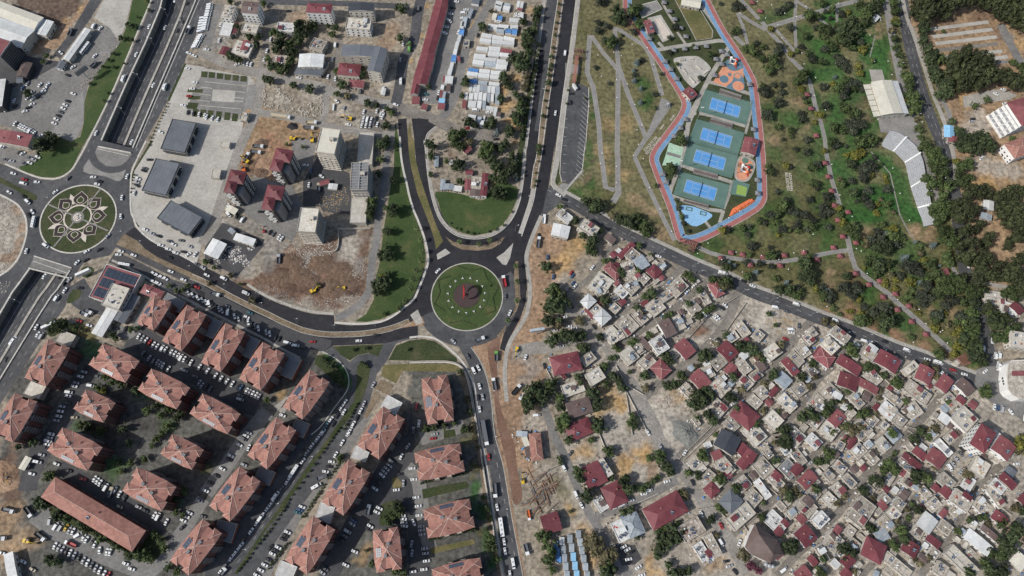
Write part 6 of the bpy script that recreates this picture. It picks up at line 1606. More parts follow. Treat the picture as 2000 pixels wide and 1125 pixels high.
# park walks
paths([('D0 -10,212 15,208 215,330 265,410 350,700',3.4),('D0 0,205 30,480 100,690 232,1010',3.4),('D0 0,490 40,500',3.2),('D0 28,505 25,800 20,1125 D1 25,100 25,340',3.6),('D0 235,1005 160,1125 D1 150,125 250,345 330,510 440,730',3.2),
 ('C0 1320,258 1300,530 1345,640 1385,900 1400,1125 C1 1410,150 1435,340 1500,360',3.6),('C0 1330,260 1420,390 1500,480 D0 30,520',3.2),('D1 25,330 30,380 -10,450',4.5),('D0 900,95 940,190 975,320',2.3),('D0 905,95 1000,160 1110,220',3.0),('D0 920,-10 1060,140',3.0),
 ('D0 1080,160 1150,250 1230,330 1290,430 1375,510 1430,600 1490,850',3.4),('D0 1330,0 1320,150 1330,350',2.3),('D0 1120,200 1250,160 1330,135 1500,85 E0 100,50 300,0',4.0),('D0 1180,215 1320,375',2.4),('D0 1330,5 1470,95',2.3),('E0 0,140 130,220 130,60',2.3),
 ('E1 50,85 90,280 150,470',3.2),('E1 205,700 235,840 265,930 330,990 500,1115 E2 560,145 620,195 760,320 900,450 965,515',3.6),('D1 610,780 700,820 800,850 1000,880 1200,888 1400,860 1500,835 E1 100,815 230,800',3.0),('D0 880,265 950,330',3.4),('E0 0,850 40,1010 E1 50,85',3),('E1 940,870 1010,980',2.6)],'path')
sheet('plaza',W('D0 345,715 398,740 402,800 300,950 255,1015 215,1030 245,960 330,760'),'path',z2)
paths([('E1 380,80 520,240 590,540 650,660 700,730',.9),('E0 410,260 370,420',.9)],'dirt_road',z1,edge=False)
# courts
def quad(s,z): return [Vector((p.x,p.y,z)) for p in W(s)]
def blend(q,u,v): return (q[0]*(1-u)+q[1]*u)*(1-v)+(q[3]*(1-u)+q[2]*u)*v
def qline(mb,q,u0,v0,u1,v1,wd,z):
 a,b_=blend(q,u0,v0),blend(q,u1,v1);dd=(b_-a).normalized();nn=Vector((-dd.y,dd.x,0))*wd/2;a -= dd*wd/2;b_ += dd*wd/2
 mb.add([(a.x+nn.x,a.y+nn.y,z),(a.x-nn.x,a.y-nn.y,z),(b_.x-nn.x,b_.y-nn.y,z),(b_.x+nn.x,b_.y+nn.y,z)],[(0,1,2,3)])
def fence_run(q,h,root,name='mesh_panel',m_='court_green',gap=3.0,closed=True):
 n=len(q)
 for i in range(n if closed else n-1):
  a,b_=q[i],q[(i+1) % n];L_=(b_-a).length;k=max(1,int(L_/gap));mb_=MB();dd=(b_-a)/L_
  for j in range(k+1): p=a+dd*(L_*j/k);mb_.tube([(p.x,p.y,0),(p.x,p.y,h)],.05,4)
  for z in (.1,h*.5,h): mb_.tube([(a.x,a.y,z),(b_.x,b_.y,z)],.035,4)
  m2=int(L_/.9)
  for j in range(m2): p=a+dd*(L_*j/m2);mb_.tube([(p.x,p.y,0),(p.x+dd.x*.45,p.y+dd.y*.45,h)],.018,3)
  mb_.build(name,m_,root)
courts=[('D0 665,655 1012,752 965,915 612,815','D0 715,715 925,783 906,862 693,798','topmost'),('D0 602,872 952,972 D1 905,105 540,8','D0 648,935 864,1000 841,1086 624,1020','second from the top'),('D1 540,11 905,108 860,275 492,172','D1 600,63 818,130 796,218 574,152','third from the top'),('D1 482,225 846,325 800,500 432,392','D1 531,283 753,350 729,440 506,372','lowest')]
for (pad,blue,w_) in courts:
 root=empty('tennis_court',(0,0,0));q=quad(pad,0);sheet_=lambda s,m_,z: None
 for s,m_,z,nm in ((pad,'court_green',z3,'surround'),(blue,'court_blue',z4,'playing_surface')):
  o=sheet(nm,W(s),m_,z);o.parent=root;del o['kind']
 bq=quad(blue,0);mb=MB();z=z5+.03
 for a in ((0,0,1,0),(0,1,1,1),(0,0,0,1),(1,0,1,1),(0,.125,1,.125),(0,.875,1,.875),(.23,.125,.23,.875),(.77,.125,.77,.875),(.23,.5,.77,.5)): qline(mb,bq,*a,.22,z)
 mb.build('court_lines','white_line',root)
 n0,n1=blend(bq,.5,-.08),blend(bq,.5,1.08);mb=MB();mb.tube([(n0.x,n0.y,z3),(n0.x,n0.y,1.1)],.06,5).tube([(n1.x,n1.y,z3),(n1.x,n1.y,1.1)],.06,5);nn=(n1-n0).normalized()
 mb.add([(n0.x-.03,n0.y,.25),(n1.x-.03,n1.y,.25),(n1.x-.03,n1.y,1.02),(n0.x-.03,n0.y,1.02),(n0.x+.03,n0.y,.25),(n1.x+.03,n1.y,.25),(n1.x+.03,n1.y,1.02),(n0.x+.03,n0.y,1.02)],[(0,1,2,3),(7,6,5,4),(3,2,6,7)]);mb.build('net','plastic_dark',root)
 fence_run([blend(q,u,v) for u,v in ((.004,.01),(.996,.01),(.996,.99),(.004,.99))],3.4,root)
 note(root,'%s of the four blue tennis courts on green surrounds' % w_,'tennis court',None);THINGS[-1][2]='fixed'
# stepped stands beside the courts
for s,w_ in [('D0 772,652 930,705 920,738 762,690','above the topmost'),('D0 705,868 868,912 858,948 695,900','above the second'),('D1 585,205 755,250 748,288 575,240','above the lowest'),('D1 510,428 690,475 685,500 500,455','below the lowest')]:
 q=quad(s,0);root=empty('spectator_stand',(0,0,0))
 for k in range(3):
  mb=MB();v0,v1=k/3,(k+1)/3;p=[blend(q,0,v0),blend(q,1,v0),blend(q,1,v1),blend(q,0,v1)];mb.prism([(a.x,a.y) for a in p],.02,.5+.45*(2-k));mb.build('bench_step','brown_metal' if k == 1 else 'paving_dark',root)
 note(root,'low stepped spectator stand %s tennis court' % w_,'stand',None);THINGS[-1][2]='fixed'
def pad(nm,s,m_,z,smooth=0): return sheet(nm,spl(W(s),smooth,True) if smooth else W(s),m_,z)
pad('basketball_court','D0 400,1045 505,1080 D1 480,185 350,180 380,90','court_mint',z2)
mb=MB();q=quad('D0 405,1048 500,1078 D1 480,178 352,172',0)
for a in ((.05,.05,.95,.05),(.05,.95,.95,.95),(.05,.05,.05,.95),(.95,.05,.95,.95),(.05,.5,.95,.5)): qline(mb,q,*a,.15,z4)
tag(mb.build('court_lines','white_line'),kind='structure');ribbon('court_strip',W('D1 385,90 485,120'),2.6,'paving_dark',z4,smooth=False)
pad('small_court','D1 872,283 992,320 962,412 845,390','court_green',z2);pad('small_court','D1 902,320 972,342 962,404 890,388','court_lime',z3)
pad('playground','D0 792,490 830,440 880,425 942,470 950,655 905,668 722,602','rubber_orange',z2,0);pad('playground','D0 880,560 940,560 952,650 905,668 820,640 860,600','rubber_blue',z3,4);pad('playground','D0 810,460 850,430 930,450 940,500 870,520 820,490','rubber_blue',z3,4)
for x,y,r,m_ in ((803,580,3.6,'rubber_blue'),(902,558,3.2,'path'),(902,558,2.2,'rubber_orange'),(907,630,4.6,'rubber_orange'),(907,630,3.4,'rubber_blue'),(845,547,1.5,'rubber_blue')): disc('playground_circle',W('D0 %d,%d' % (x,y))[0],r,m_,z4,24)
pad('playground','D1 912,118 990,125 1032,165 1020,230 968,300 880,268','pavement',z2,4);pad('playground','D1 922,135 985,140 1015,170 1005,225 960,285 895,262','rubber_orange',z3,4)
for x,y,r,m_ in ((958,145,2.6,'court_green'),(995,190,2.4,'court_green'),(922,182,2.2,'dirt'),(950,180,1.6,'rubber_orange')): disc('playground_circle',W('D1 %d,%d' % (x,y))[0],r,m_,z4,20)
pad('splash_pad','D1 480,478 560,478 640,505 708,535 705,565 600,627 522,592 505,540','splash_blue',z2,3);pad('pool_deck','D0 240,132 340,108 442,272 352,310','concrete',z2);pad('pool','D0 300,140 335,130 420,265 360,290','stone_cream',z3);pad('sand_court','D0 175,40 310,8 345,65 205,128','path',z2)
ribbon('kerb',W('D0 165,45 310,5 350,65 205,132 165,45'),.7,'kerb',z3,smooth=False,height=.1)
pad('soccer_turf','D0 462,0 545,0 702,215 700,262 605,272','lawn_dry',z3);ribbon('kerb',W('D0 615,50 720,225 715,280 600,295 440,-10'),.5,'kerb_thin',z4,smooth=False,height=.08)
# skate park: bowl slab with banks and ramps
root=empty('skate_park',(0,0,0));q=spl(W('D0 432,440 470,420 590,412 640,432 700,490 690,530 590,638 560,632 510,580 465,505'),4,True)
MB().prism([(p.x,p.y) for p in q],0,.35).build('slab','concrete',root)
for s,hh in [('480,430 520,430 515,450 478,452',1.3),('545,425 575,422 578,440 550,442',1.0),('515,500 540,540 530,550 505,512',.9),('600,470 640,500 630,512 592,482',.8),('560,560 600,600 585,612 550,575',1.2),('650,530 680,510 688,525 655,548',1.0),('560,490 585,500 580,515 556,505',.6),('470,470 490,500 480,508 462,478',1.2)]:
 p=W('D0 '+s);mb=MB();mb.add([(p[0].x,p[0].y,.35),(p[1].x,p[1].y,.35),(p[2].x,p[2].y,.35+hh),(p[3].x,p[3].y,.35+hh),(p[2].x,p[2].y,.35),(p[3].x,p[3].y,.35)],[(0,1,2,3),(3,2,4,5),(0,3,5),(1,4,2)]);mb.build('ramp','flat_roof_pale',root)
note(root,'pale concrete skate park with low ramps','skate park',None);THINGS[-1][2]='fixed'
# climbing wedge, play frames
q=W('D1 840,548 862,500 985,430 1032,442 940,500 850,552');root=empty('inflatable_slide',(0,0,0))
MB().prism([(p.x,p.y) for p in q],0,.6).build('base','rubber_orange',root)
for k,(x,y) in enumerate([(870,522),(905,500),(935,480),(965,460),(995,445)]):
 p=W('D1 %d,%d' % (x,y))[0];MB().box(p.x-1.7,p.y-1.1,.6,p.x+1.7,p.y+1.1,1.5+.4*(k % 2),rz=.55).build('soft_block','rubber_orange' if k % 2 else 'crate_yellow',root)
mt=mat('bright_orange',[(.55,.13,.05),(.62,.18,.08)],.4,.6,1,.1)
for ch in root.children: ch.data.materials.clear();ch.data.materials.append(mt)
note(root,'bright orange wedge shaped play structure beside the blue track','play structure',None);THINGS[-1][2]='fixed'
for s,lk in [('D0 865,460','climbing frame with red and white tubes on the orange playground'),('D1 950,215','grey and white climbing frame on the small orange playground')]:
 p=W(s)[0];root=empty('climbing_frame',(p.x,p.y,0));
 for k in range(4):
  b=MB();a=k*1.57+.4;x,y=3*math.cos(a),3*math.sin(a)
  for dx in (-.8,.8):
   for dy in (-.8,.8): b.tube([(x+dx,y+dy,0),(x+dx,y+dy,3.2)],.09,5)
  b.box(x-.9,y-.9,1.4,x+.9,y+.9,1.55);b.add([(x-1.1,y-1.1,3.1),(x+1.1,y-1.1,3.1),(x+1.1,y+1.1,3.1),(x-1.1,y+1.1,3.1),(x,y,4.2)],[(0,1,4),(1,2,4),(2,3,4),(3,0,4),(3,2,1,0)]);b.build('tower',['rug_red','tank_white','wall_grey','bright_orange'][k],root)
  a2=a+1.57;b=MB();b.tube([(x,y,1.7),(3*math.cos(a2),3*math.sin(a2),1.7)],.5,8);b.build('crawl_tube','tank_white',root)
  b=MB();b.add([(x*1.2-.4,y*1.2-.4,1.5),(x*1.2+.4,y*1.2+.4,1.5),(x*2.1+.4,y*2.1+.4,.2),(x*2.1-.4,y*2.1-.4,.2),(x*1.2-.4,y*1.2-.4,1.35),(x*1.2+.4,y*1.2+.4,1.35),(x*2.1+.4,y*2.1+.4,.05),(x*2.1-.4,y*2.1-.4,.05)],[(0,1,2,3),(7,6,5,4),(0,3,7,4),(1,5,6,2)]);b.build('slide','rug_red' if k % 2 else 'wall_grey',root)
 note(root,lk,'climbing frame',None);THINGS[-1][2]='fixed'
for s in ('D1 545,500','D1 648,533'):
 p=W(s)[0];b=MB()
 for a in (0,1.57,3.14,4.71):
  for t_ in (1,): b.box(-2.3,1.0,.05,2.3,1.5,.5).box(-2.3,-1.5,.05,2.3,-1.0,.5).box(-2.3,-1.0,.05,-1.8,1.0,.5).box(1.8,-1.0,.05,2.3,1.0,.5);break
  break
 o=b.build('planter','court_green');o.location=(p.x,p.y,z2);o.rotation_euler[2]=-.25;note(o,'green frame planter on the blue splash pad','planter',tuple(px(s)[0]))
# swirl sculpture on the plaza, entrance pergolas, archway
p=W('D0 388,775')[0];root=empty('plaza_sculpture',(p.x,p.y,0));rr=random.Random(5);b=MB()
for k in range(7):
 a=k*.9;b.tube([(math.cos(a)*2.2,math.sin(a)*2.2,0),(math.cos(a)*1.4,math.sin(a)*1.4,2.6),(math.cos(a+1)*1.2,math.sin(a+1)*1.2,4.6)],[.5,.4,.15],6)
b.build('fins','tank_metal',root);MB().tube([(0,0,0),(0,0,.5)],3.2,14).build('plinth','paving_dark',root);b=MB();b.blob((0,0,2.2),(1.1,1.1,1.6),0,10,7,.05);b.build('core','tank_white',root)
note(root,'metal sculpture on the grey plaza between the lawns','sculpture',None);THINGS[-1][2]='fixed'
def pergola(s,lk,n=9,h=4,m_='door_brown'):
 q=quad(s,0);root=empty('gate_pergola',(q[0].x,q[0].y,0));o_=q[0];q=[p-o_ for p in q]
 b=MB()
 for u in (0,.33,.66,1):
  for v in (0,1): p=blend(q,u,v);b.box(p.x-.3,p.y-.3,0,p.x+.3,p.y+.3,h)
 b.build('posts','brown_metal',root);b=MB()
 for v in (0,1): a,c_=blend(q,0,v),blend(q,1,v);b.tube([(a.x,a.y,h+.1),(c_.x,c_.y,h+.1)],.25,4)
 b.build('beams','brown_metal',root);b=MB()
 for k in range(n): a,c_=blend(q,(k+.2)/n,-.1),blend(q,(k+.2)/n,1.1);b.tube([(a.x,a.y,h+.45),(c_.x,c_.y,h+.45)],.16,4)
 b.build('rafters','brick_box',root);note(root,lk,'pergola',None);THINGS[-1][2]='fixed'
pergola('D1 480,728 600,770 590,800 470,755','brown timber gate pergola at the tip of the sports park',10);pergola('D1 560,765 600,775 575,825 535,805','small brown timber canopy beside the park gate',5)
pergola('E2 975,575 1062,535 1120,592 1022,622','brown timber pergola at the pointed corner of the park',10,3.6);pergola('C0 1205,380 1275,390 1265,440 1200,425','brown gate pergola at the car park entrance',6);pergola('C0 1210,440 1235,440 1215,610 1190,610','long narrow brown canopy along the car park entrance',9,3.2)
house('E2 985,590 1015,560 1040,590','p',3,'guard_hut','hut',look='small pale guard hut under the corner pergola',win=False)
# curved terraces
mat('seat_white',[(.30,.31,.32),(.37,.38,.39)],.3,.8,1,.1)
root=empty('terraced_seating',(0,0,0))
outer=spl(W('E0 455,1055 470,1075 540,1110 E1 560,90 625,160 645,230 670,340 700,430 725,510 750,570 765,628'),4);inn_=spl(W('E0 500,975 560,985 620,1020 690,1080 E1 715,90 745,160 760,240 775,330 795,430 815,520 825,570 832,622'),4)
n=min(len(outer),len(inn_));outer=[outer[int(i*(len(outer)-1)/(n-1))] for i in range(n)];inn_=[inn_[int(i*(len(inn_)-1)/(n-1))] for i in range(n)]
NS=9
for k in range(NS):
 f0,f1=k/NS,(k+.72)/NS;f2=(k+1)/NS;z=.4+k*.38
 L_=[o_.lerp(i_,f0) for o_,i_ in zip(outer,inn_)];R_=[o_.lerp(i_,f1) for o_,i_ in zip(outer,inn_)];R2=[o_.lerp(i_,f2) for o_,i_ in zip(outer,inn_)]
 for (A_,B_,zz_,m_,nm) in ((L_,R_,z,'seat_white','seat_row'),(R_,R2,z-.16,'wall_grey','step')):
  mb=MB();vs=[(p.x,p.y,zz_) for p in A_]+[(p.x,p.y,zz_) for p in B_];vs += [(x,y,0) for x,y,_ in vs]
  fs=[]
  for i in range(n-1): fs += [(i,i+1,n+i+1,n+i),(i,2*n+i,2*n+i+1,i+1),(n+i,n+i+1,3*n+i+1,3*n+i)]
  mb.add(vs,fs);mb.build(nm,m_,root)
for fr in (.22,.42,.6,.78):
 i=int(fr*(n-1));a,b_=outer[i],inn_[i];dd=(outer[i+1]-outer[i]).normalized()*.6;mb=MB()
 mb.add([(a.x-dd.x,a.y-dd.y,.55),(a.x+dd.x,a.y+dd.y,.55),(b_.x+dd.x,b_.y+dd.y,.75+NS*.38),(b_.x-dd.x,b_.y-dd.y,.75+NS*.38),(a.x-dd.x,a.y-dd.y,.1),(a.x+dd.x,a.y+dd.y,.1),(b_.x+dd.x,b_.y+dd.y,.1),(b_.x-dd.x,b_.y-dd.y,.1)],[(0,1,2,3),(0,4,5,1),(1,5,6,2),(3,7,4,0),(2,6,7,3)]);mb.build('aisle','tank_white',root)
note(root,'long curved white terraced seating at the edge of the park','terraced seating',None);THINGS[-1][2]='fixed'
# picnic huts: red roofs along the walks, grey roofs round the sports park
def picnic(s,roofm,look,group,ang=0,sz=2.3):
 for (x,y) in px(s):
  p=P(x,y,2.6);ang_=ang+random.Random(int(x*7+y)).uniform(-.15,.15)
  root=empty('picnic_shelter',(p.x,p.y,0),ang_)
  def roofm_():
   b=MB();h=2.5;a,c_=sz,sz*.85
   b.add([(-a,-c_,h),(a,-c_,h),(a,c_,h),(-a,c_,h),(0,-c_*.15,h+1.15),(0,c_*.15,h+1.15),(-a,-c_,h-.08),(a,-c_,h-.08),(a,c_,h-.08),(-a,c_,h-.08)],[(0,1,4),(1,2,5,4),(2,3,5),(3,0,4,5),(9,8,7,6),(0,6,7,1),(1,7,8,2),(2,8,9,3),(3,9,6,0)]);return mk(b,[roofm])
  piece('roof',shared('pr_'+roofm,roofm_),root)
  piece('posts',shared('pp',lambda: mk(MB().box(-1.8,-1.5,0,-1.6,-1.3,2.5).box(1.6,-1.5,0,1.8,-1.3,2.5).box(1.6,1.3,0,1.8,1.5,2.5).box(-1.8,1.3,0,-1.6,1.5,2.5),['door_brown'])),root)
  piece('table',shared('pt',lambda: mk(MB().box(-.9,-.4,.7,.9,.4,.78).box(-.1,-.3,0,.1,.3,.7).box(-.9,-.95,.4,.9,-.65,.46).box(-.9,.65,.4,.9,.95,.46).box(-.6,-.9,0,-.5,.9,.4).box(.5,-.9,0,.6,.9,.4),['brown_metal'])),root)
  note(root,look,'picnic shelter',(x,y),group)
picnic('D0 1010,15 1068,78 1415,690 1442,792 1480,990 E1 45,160 68,260 93,365 115,472 213,520 140,580 175,700 105,780 155,842 268,970 365,1052 445,1025 270,745 D1 855,818 940,832 1090,850 1247,838 1390,818 780,858 995,908 1215,912 1485,870 E2 470,112 575,205 658,178 678,292 783,385 558,88','red_metal_faded','red roofed picnic shelter','red roofed picnic shelters of the park',sz=2.1)
picnic('D0 365,15 405,78 443,137 487,200 525,265 257,280 435,362 515,355 597,345 675,335 785,372 828,398 745,430 787,467 372,445 412,505 458,573 735,550 522,872 485,935 440,995 990,615 1020,945 D1 380,298 355,240 1048,285 1052,382','flat_roof_grey','grey roofed picnic shelter','grey roofed picnic shelters of the sports park',sz=2.1)
# white stone writing on the grass
def stone_text(text,x0,y0,x1,y1,size,lab,cx,cy,flip=0):
 cu=bpy.data.curves.new('lettering','FONT');cu.body=text;cu.size=size;cu.extrude=.12;cu.align_x='CENTER';cu.align_y='CENTER';cu.space_line=.9
 tmp=bpy.data.objects.new('tmp',cu);COL.objects.link(tmp);bpy.context.view_layer.update()
 me=bpy.data.meshes.new_from_object(tmp.evaluated_get(bpy.context.evaluated_depsgraph_get()));bpy.data.objects.remove(tmp)
 o=bpy.data.objects.new('lettering',me);COL.objects.link(o);me.materials.clear();me.materials.append(M('flat_roof_pale'));p=P(cx,cy);o.location=(p.x,p.y,.15);o.rotation_euler[2]=img_ang(x0,y0,x1,y1)+flip
 note(o,lab,'lettering',None);THINGS[-1][2]='fixed';return o
stone_text('BÜYÜKŞEHİR\nBELEDİYESİ',1290,264,1257,300,3.1,'two lines of cream stone lettering on the lawn beside the red track',1273,283)
stone_text('PARKI',1299,240,1287,258,2.0,'short line of small cream stone lettering on the lawn below the plaza',1293,248)
stone_text('ŞEHİR',1318,224,1309,236,2.2,'faint short cream stone lettering between plaza and red track',1313,230)
stone_text('ADIYAMAN\nBELEDİYESİ',1537,333,1542,376,3.0,'two lines of cream stone lettering on the park lawn among shrubs',1541,355)
# convert the shop sign to a mesh
for o in [o for o in bpy.data.objects if o.type == 'FONT']:
 me=bpy.data.meshes.new_from_object(o.evaluated_get(bpy.context.evaluated_depsgraph_get()));n_=bpy.data.objects.new('shop_sign',me);COL.objects.link(n_);n_.location=o.location;n_.rotation_euler=o.rotation_euler
 me.materials.clear();me.materials.append(M('wall_white'));note(n_,o['label'],'sign',None);THINGS[-1][2]='fixed';bpy.data.objects.remove(o)
# cemetery-like memorial lawn and lamp rows are part of the paving; boulders of the stone yard
mat('stone_beige',[(.30,.265,.21),(.40,.36,.30)],.4,.95,1.5,.2);rr=random.Random(11);rocks=[]
for s,n_ in [('B0 430,660 440,700 420,720 440,750 480,770 540,790 600,805 650,800',42),('B0 510,640 540,660 560,690 600,715 640,735',36),('B0 720,770 760,760 790,800 850,790 860,820 820,840 760,830 700,800',44),('B0 830,700 850,740 860,770',12),('B0 640,800 700,830 760,850',14),('B0 575,700 600,730 640,740',10)]:
 pts=spl(W(s));
 for k in range(n_):
  p=rr.choice(pts);rocks.append((p.x+rr.gauss(0,1.0),p.y+rr.gauss(0,1.0),rr.uniform(.45,1.0)))
rm=[mk(MB().blob((0,0,.25),(1,.75,.6),0,7,5,.3,k),['flat_roof_pale' if k % 2 else 'stone_beige']) for k in range(4)]
for k,(x,y,s_) in enumerate(rocks):
 o=bpy.data.objects.new('boulder',rm[k % 4]);COL.objects.link(o);o.location=(x,y,0);o.scale=(s_,s_,s_);o.rotation_euler[2]=rr.uniform(0,6)
 note(o,'pale quarried boulder lying in the stone yard','boulder','same','pale boulders lying in the stone yard')
# rubble spreads: fine debris nobody could count
def rubble(s,n_,rad,m_,nm='rubble',sc=.5,seed=1):
 r_=random.Random(seed);b=MB();pts=W(s)
 for k in range(n_*2):
  p=r_.choice(pts);a=r_.uniform(0,6.28);q=rad*math.sqrt(r_.random());w_=sc*.62*r_.uniform(.3,1.3);x,y=p.x+math.cos(a)*q,p.y+math.sin(a)*q
  b.box(x-w_,y-w_*.7,-.1,x+w_,y+w_*.7,w_*.7,k % 2,rz=r_.uniform(0,3))
 tag(b.build(nm,m_),kind='stuff')
rubble('B1 620,800 700,780 800,830 850,800 900,770 730,860 800,880 1130,950',420,8,['flat_roof_rubble','flat_roof_pale'],seed=2)
rubble('B2 420,60 500,90 560,110 650,150 750,170 850,180 930,190',260,5,['flat_roof_rubble','path'],seed=3,sc=.45)
rubble('B2 1000,120 1050,130 1100,125 930,120 890,110',120,4,['flat_roof_rubble','flat_roof_rubble'],seed=4,sc=.5)
rubble('B1 880,440 960,420 1000,380 940,480 880,520 1010,440',200,5,['crate_yellow','flat_roof_rubble'],seed=5,sc=.4)
rubble('A0 760,110 880,100 900,170 800,190 850,40',160,7,['flat_roof_rubble','flat_roof_pale'],seed=6,sc=.35)
rubble('A0 880,180 870,300 830,350 780,410 750,450 720,490 690,540 660,590 610,610 600,640',170,3,['flat_roof_rubble','flat_roof_rubble'],seed=7,sc=.5)
rubble('D2 330,860 380,880 400,870 450,900 500,960',170,6,['flat_roof_rubble','dirt'],seed=8,sc=.4)
rubble('D2 1150,300 1200,290 1250,310 1300,320 1210,350 1270,260',220,4,['flat_roof_rubble','crate_yellow'],seed=9,sc=.4)
rubble('A2 30,40 A1 50,650 100,600 60,700 30,640 10,900 30,480 100,520 80,830',150,5,['flat_roof_rubble','flat_roof_pale'],seed=10,sc=.5)
rubble('C3 60,1 C2 820,1000 880,1040 950,1060 900,960 1000,1100 C3 980,60 960,200 1000,250 1020,180',200,7,['flat_roof_rubble','dirt'],seed=12,sc=.3)
rubble('C1 1100,960 1180,1040 1130,1100 1430,1040 1380,1000 1450,980',160,6,['flat_roof_rubble','flat_roof_pale'],seed=13,sc=.3)
rubble('B0 300,420 460,410 520,450 560,470 830,330 780,370 720,340 1080,320 1120,280',160,5,['flat_roof_rubble','brick_box'],seed=14,sc=.35)
rubble('B1 130,850 180,800 90,880 200,830 240,800 280,860 300,900 340,780 250,870 210,880',230,3,['flat_roof_rubble','tank_white'],'stored_goods',.55,15)
# yard clutter of the dense quarter: pots, wood, junk too small to count
cl=[];r_=random.Random(77);b=MB()
for (ln) in HOUSES.strip().split('\n'):
 q_=ln.split()
 if len(q_) == 1: tile=q_[0];continue
 if tile in ('D1','D2','D3','E2','E3','C2','C3'):
  c,hu,hv,a,cc=frame3(tile+' '+' '.join(q_[:3]),3.5)
  for k in range(9):
   t_=r_.uniform(0,6.28);d_=max(hu,hv)+r_.uniform(.6,3.2);x,y=c.x+math.cos(t_)*d_,c.y+math.sin(t_)*d_;w_=r_.uniform(.2,.8)
   b.box(x-w_,y-w_*.6,0,x+w_,y+w_*.6,r_.uniform(.2,1.3),r_.randrange(5),rz=r_.uniform(0,3))
tag(b.build('yard_clutter',['wall_plaster','tank_white','brown_metal','flat_roof','blue_sheet']),kind='stuff')
mat('gravel_grey',[(.10,.105,.095),(.15,.152,.14),(.2,.2,.185)],.5,.95,1.5,.2);mat('soil_brown',[(.085,.055,.038),(.12,.08,.055),(.16,.11,.08)],.4,.95,1.5,.25)
for s,r_,hh,m_ in [('D3 520,80',9,3.2,'gravel_grey'),('B0 645,925',4.0,2.0,'asphalt_new'),('A3 40,400',10,3,'dirt'),('B1 700,990',9,1.6,'soil_brown'),('B1 630,880',8,1.8,'soil_brown'),('B2 940,50',9,1.8,'soil_brown'),('B1 460,180',9,1.4,'dirt'),('B1 850,900',9,1.5,'soil_brown'),('B1 560,1010',7,1.3,'soil_brown'),('B1 1000,950',8,1.4,'soil_brown'),('B1 780,1020',6,1.6,'soil_brown'),('B1 1050,1040',7,1.5,'soil_brown'),('B1 420,230',6,1.8,'soil_brown'),('B1 500,260',5,1.4,'dirt'),('B0 420,1050',5,1.6,'soil_brown'),('B1 930,1100',8,2.2,'soil_brown')]:
 p=W(s)[0];n=22;b=MB();q_=random.Random(int(r_*hh*10));vs=[(0,0,hh)];rings_=7
 for i in range(1,rings_+1):
  f=i/rings_
  for k in range(n): a=6.283*k/n;e_=1+.16*math.sin(2*a+hh)+.1*math.sin(5*a+r_)+q_.uniform(-.06,.06);vs.append((math.cos(a)*r_*f*e_,math.sin(a)*r_*f*e_,max(-.1,hh*(1-f)**1.1*(1+q_.uniform(-.15,.15)))-(.1 if i == rings_ else 0)))
 fs=[(0,1+k,1+(k+1) % n) for k in range(n)]
 for i in range(rings_-1):
  for k in range(n): a,b2=1+i*n+k,1+i*n+(k+1) % n;fs.append((a,a+n,b2+n,b2))
 b.add(vs,fs);o=b.build('spoil_heap',m_);o.location=(p.x,p.y,0);tag(o,kind='stuff')
# yard walls in the dense quarter and garden walls
def wall_line(s,m_='parapet',h=1.5,wd=.28,look='low garden wall'):
 pts=W(s);root=ribbon('garden_wall',pts,wd,m_,h,smooth=False,height=h);del root['kind']
 q_=px(s);note(root,look,'wall',(sum(p[0] for p in q_)/len(q_),sum(p[1] for p in q_)/len(q_)),'garden walls of the old quarter');return root
for ln in ['D2 130,1125 80,800 60,760','D2 60,760 150,930 250,1125','D2 320,800 450,760','D3 20,650 170,590 320,520','D3 20,700 160,640','D3 470,270 600,140 720,20','D3 500,280 620,170 730,60','D2 640,1000 780,880 900,820','D3 760,650 900,780','D3 600,640 720,620','D2 520,440 700,240 900,110','D2 780,420 860,300 960,160',
 'D2 200,420 350,320','D2 20,560 120,450','D2 10,620 90,760 210,830','E2 250,600 330,650','E2 380,690 480,720 560,800','E2 470,850 600,930','E2 860,860 960,940 1060,920','E2 600,1050 760,1100','E3 570,310 690,390','E3 180,540 70,620','E3 460,620 560,600','E3 620,380 520,460','E3 990,640 1090,560','E3 1120,400 1040,480',
 'E3 1060,640 1200,780','E3 1180,510 1400,680','E3 300,540 440,480','E3 200,700 340,820','E3 440,760 560,900','E3 870,940 1010,1060','D3 920,720 1010,850','D3 1290,700 1230,590','D3 1080,440 1190,530','C2 1270,840 1400,860','C2 1290,610 1260,700','C3 1385,80 1430,190','C3 1160,190 1390,120','C3 1430,250 1500,380','C3 1320,480 1370,640 1470,610','C2 1000,640 1040,720',
 'C2 1080,860 1140,990','C1 1440,700 1500,760','D1 380,1090 500,980','D1 230,1080 330,1010','D1 170,830 330,900','D2 830,1050 930,1125','D2 1150,930 1080,1030','D2 1250,780 1150,900','E2 0,1040 90,960','E2 170,1010 280,1100','E2 520,900 470,1010','E3 320,150 200,60','E3 600,120 480,60','E3 760,130 640,60','D3 1420,700 1330,800','D3 1500,620 1440,560']:
 wall_line(ln)
for s,lk in [('C2 0,590 200,584 320,594 395,640 440,740 470,900 505,1125 C3 555,420 615,780 690,1125','long pale boundary wall of the estate'),('B1 985,650 1215,645','low retaining wall by the dug plot'),('B1 870,820 970,800 985,650','grey retaining wall by the dug plot')]:
 pts=W(s);root=ribbon('boundary_wall',pts,.5,'parapet',1.8,smooth=True,height=1.8);del root['kind'];note(root,lk,'wall',tuple(px(s)[1]))
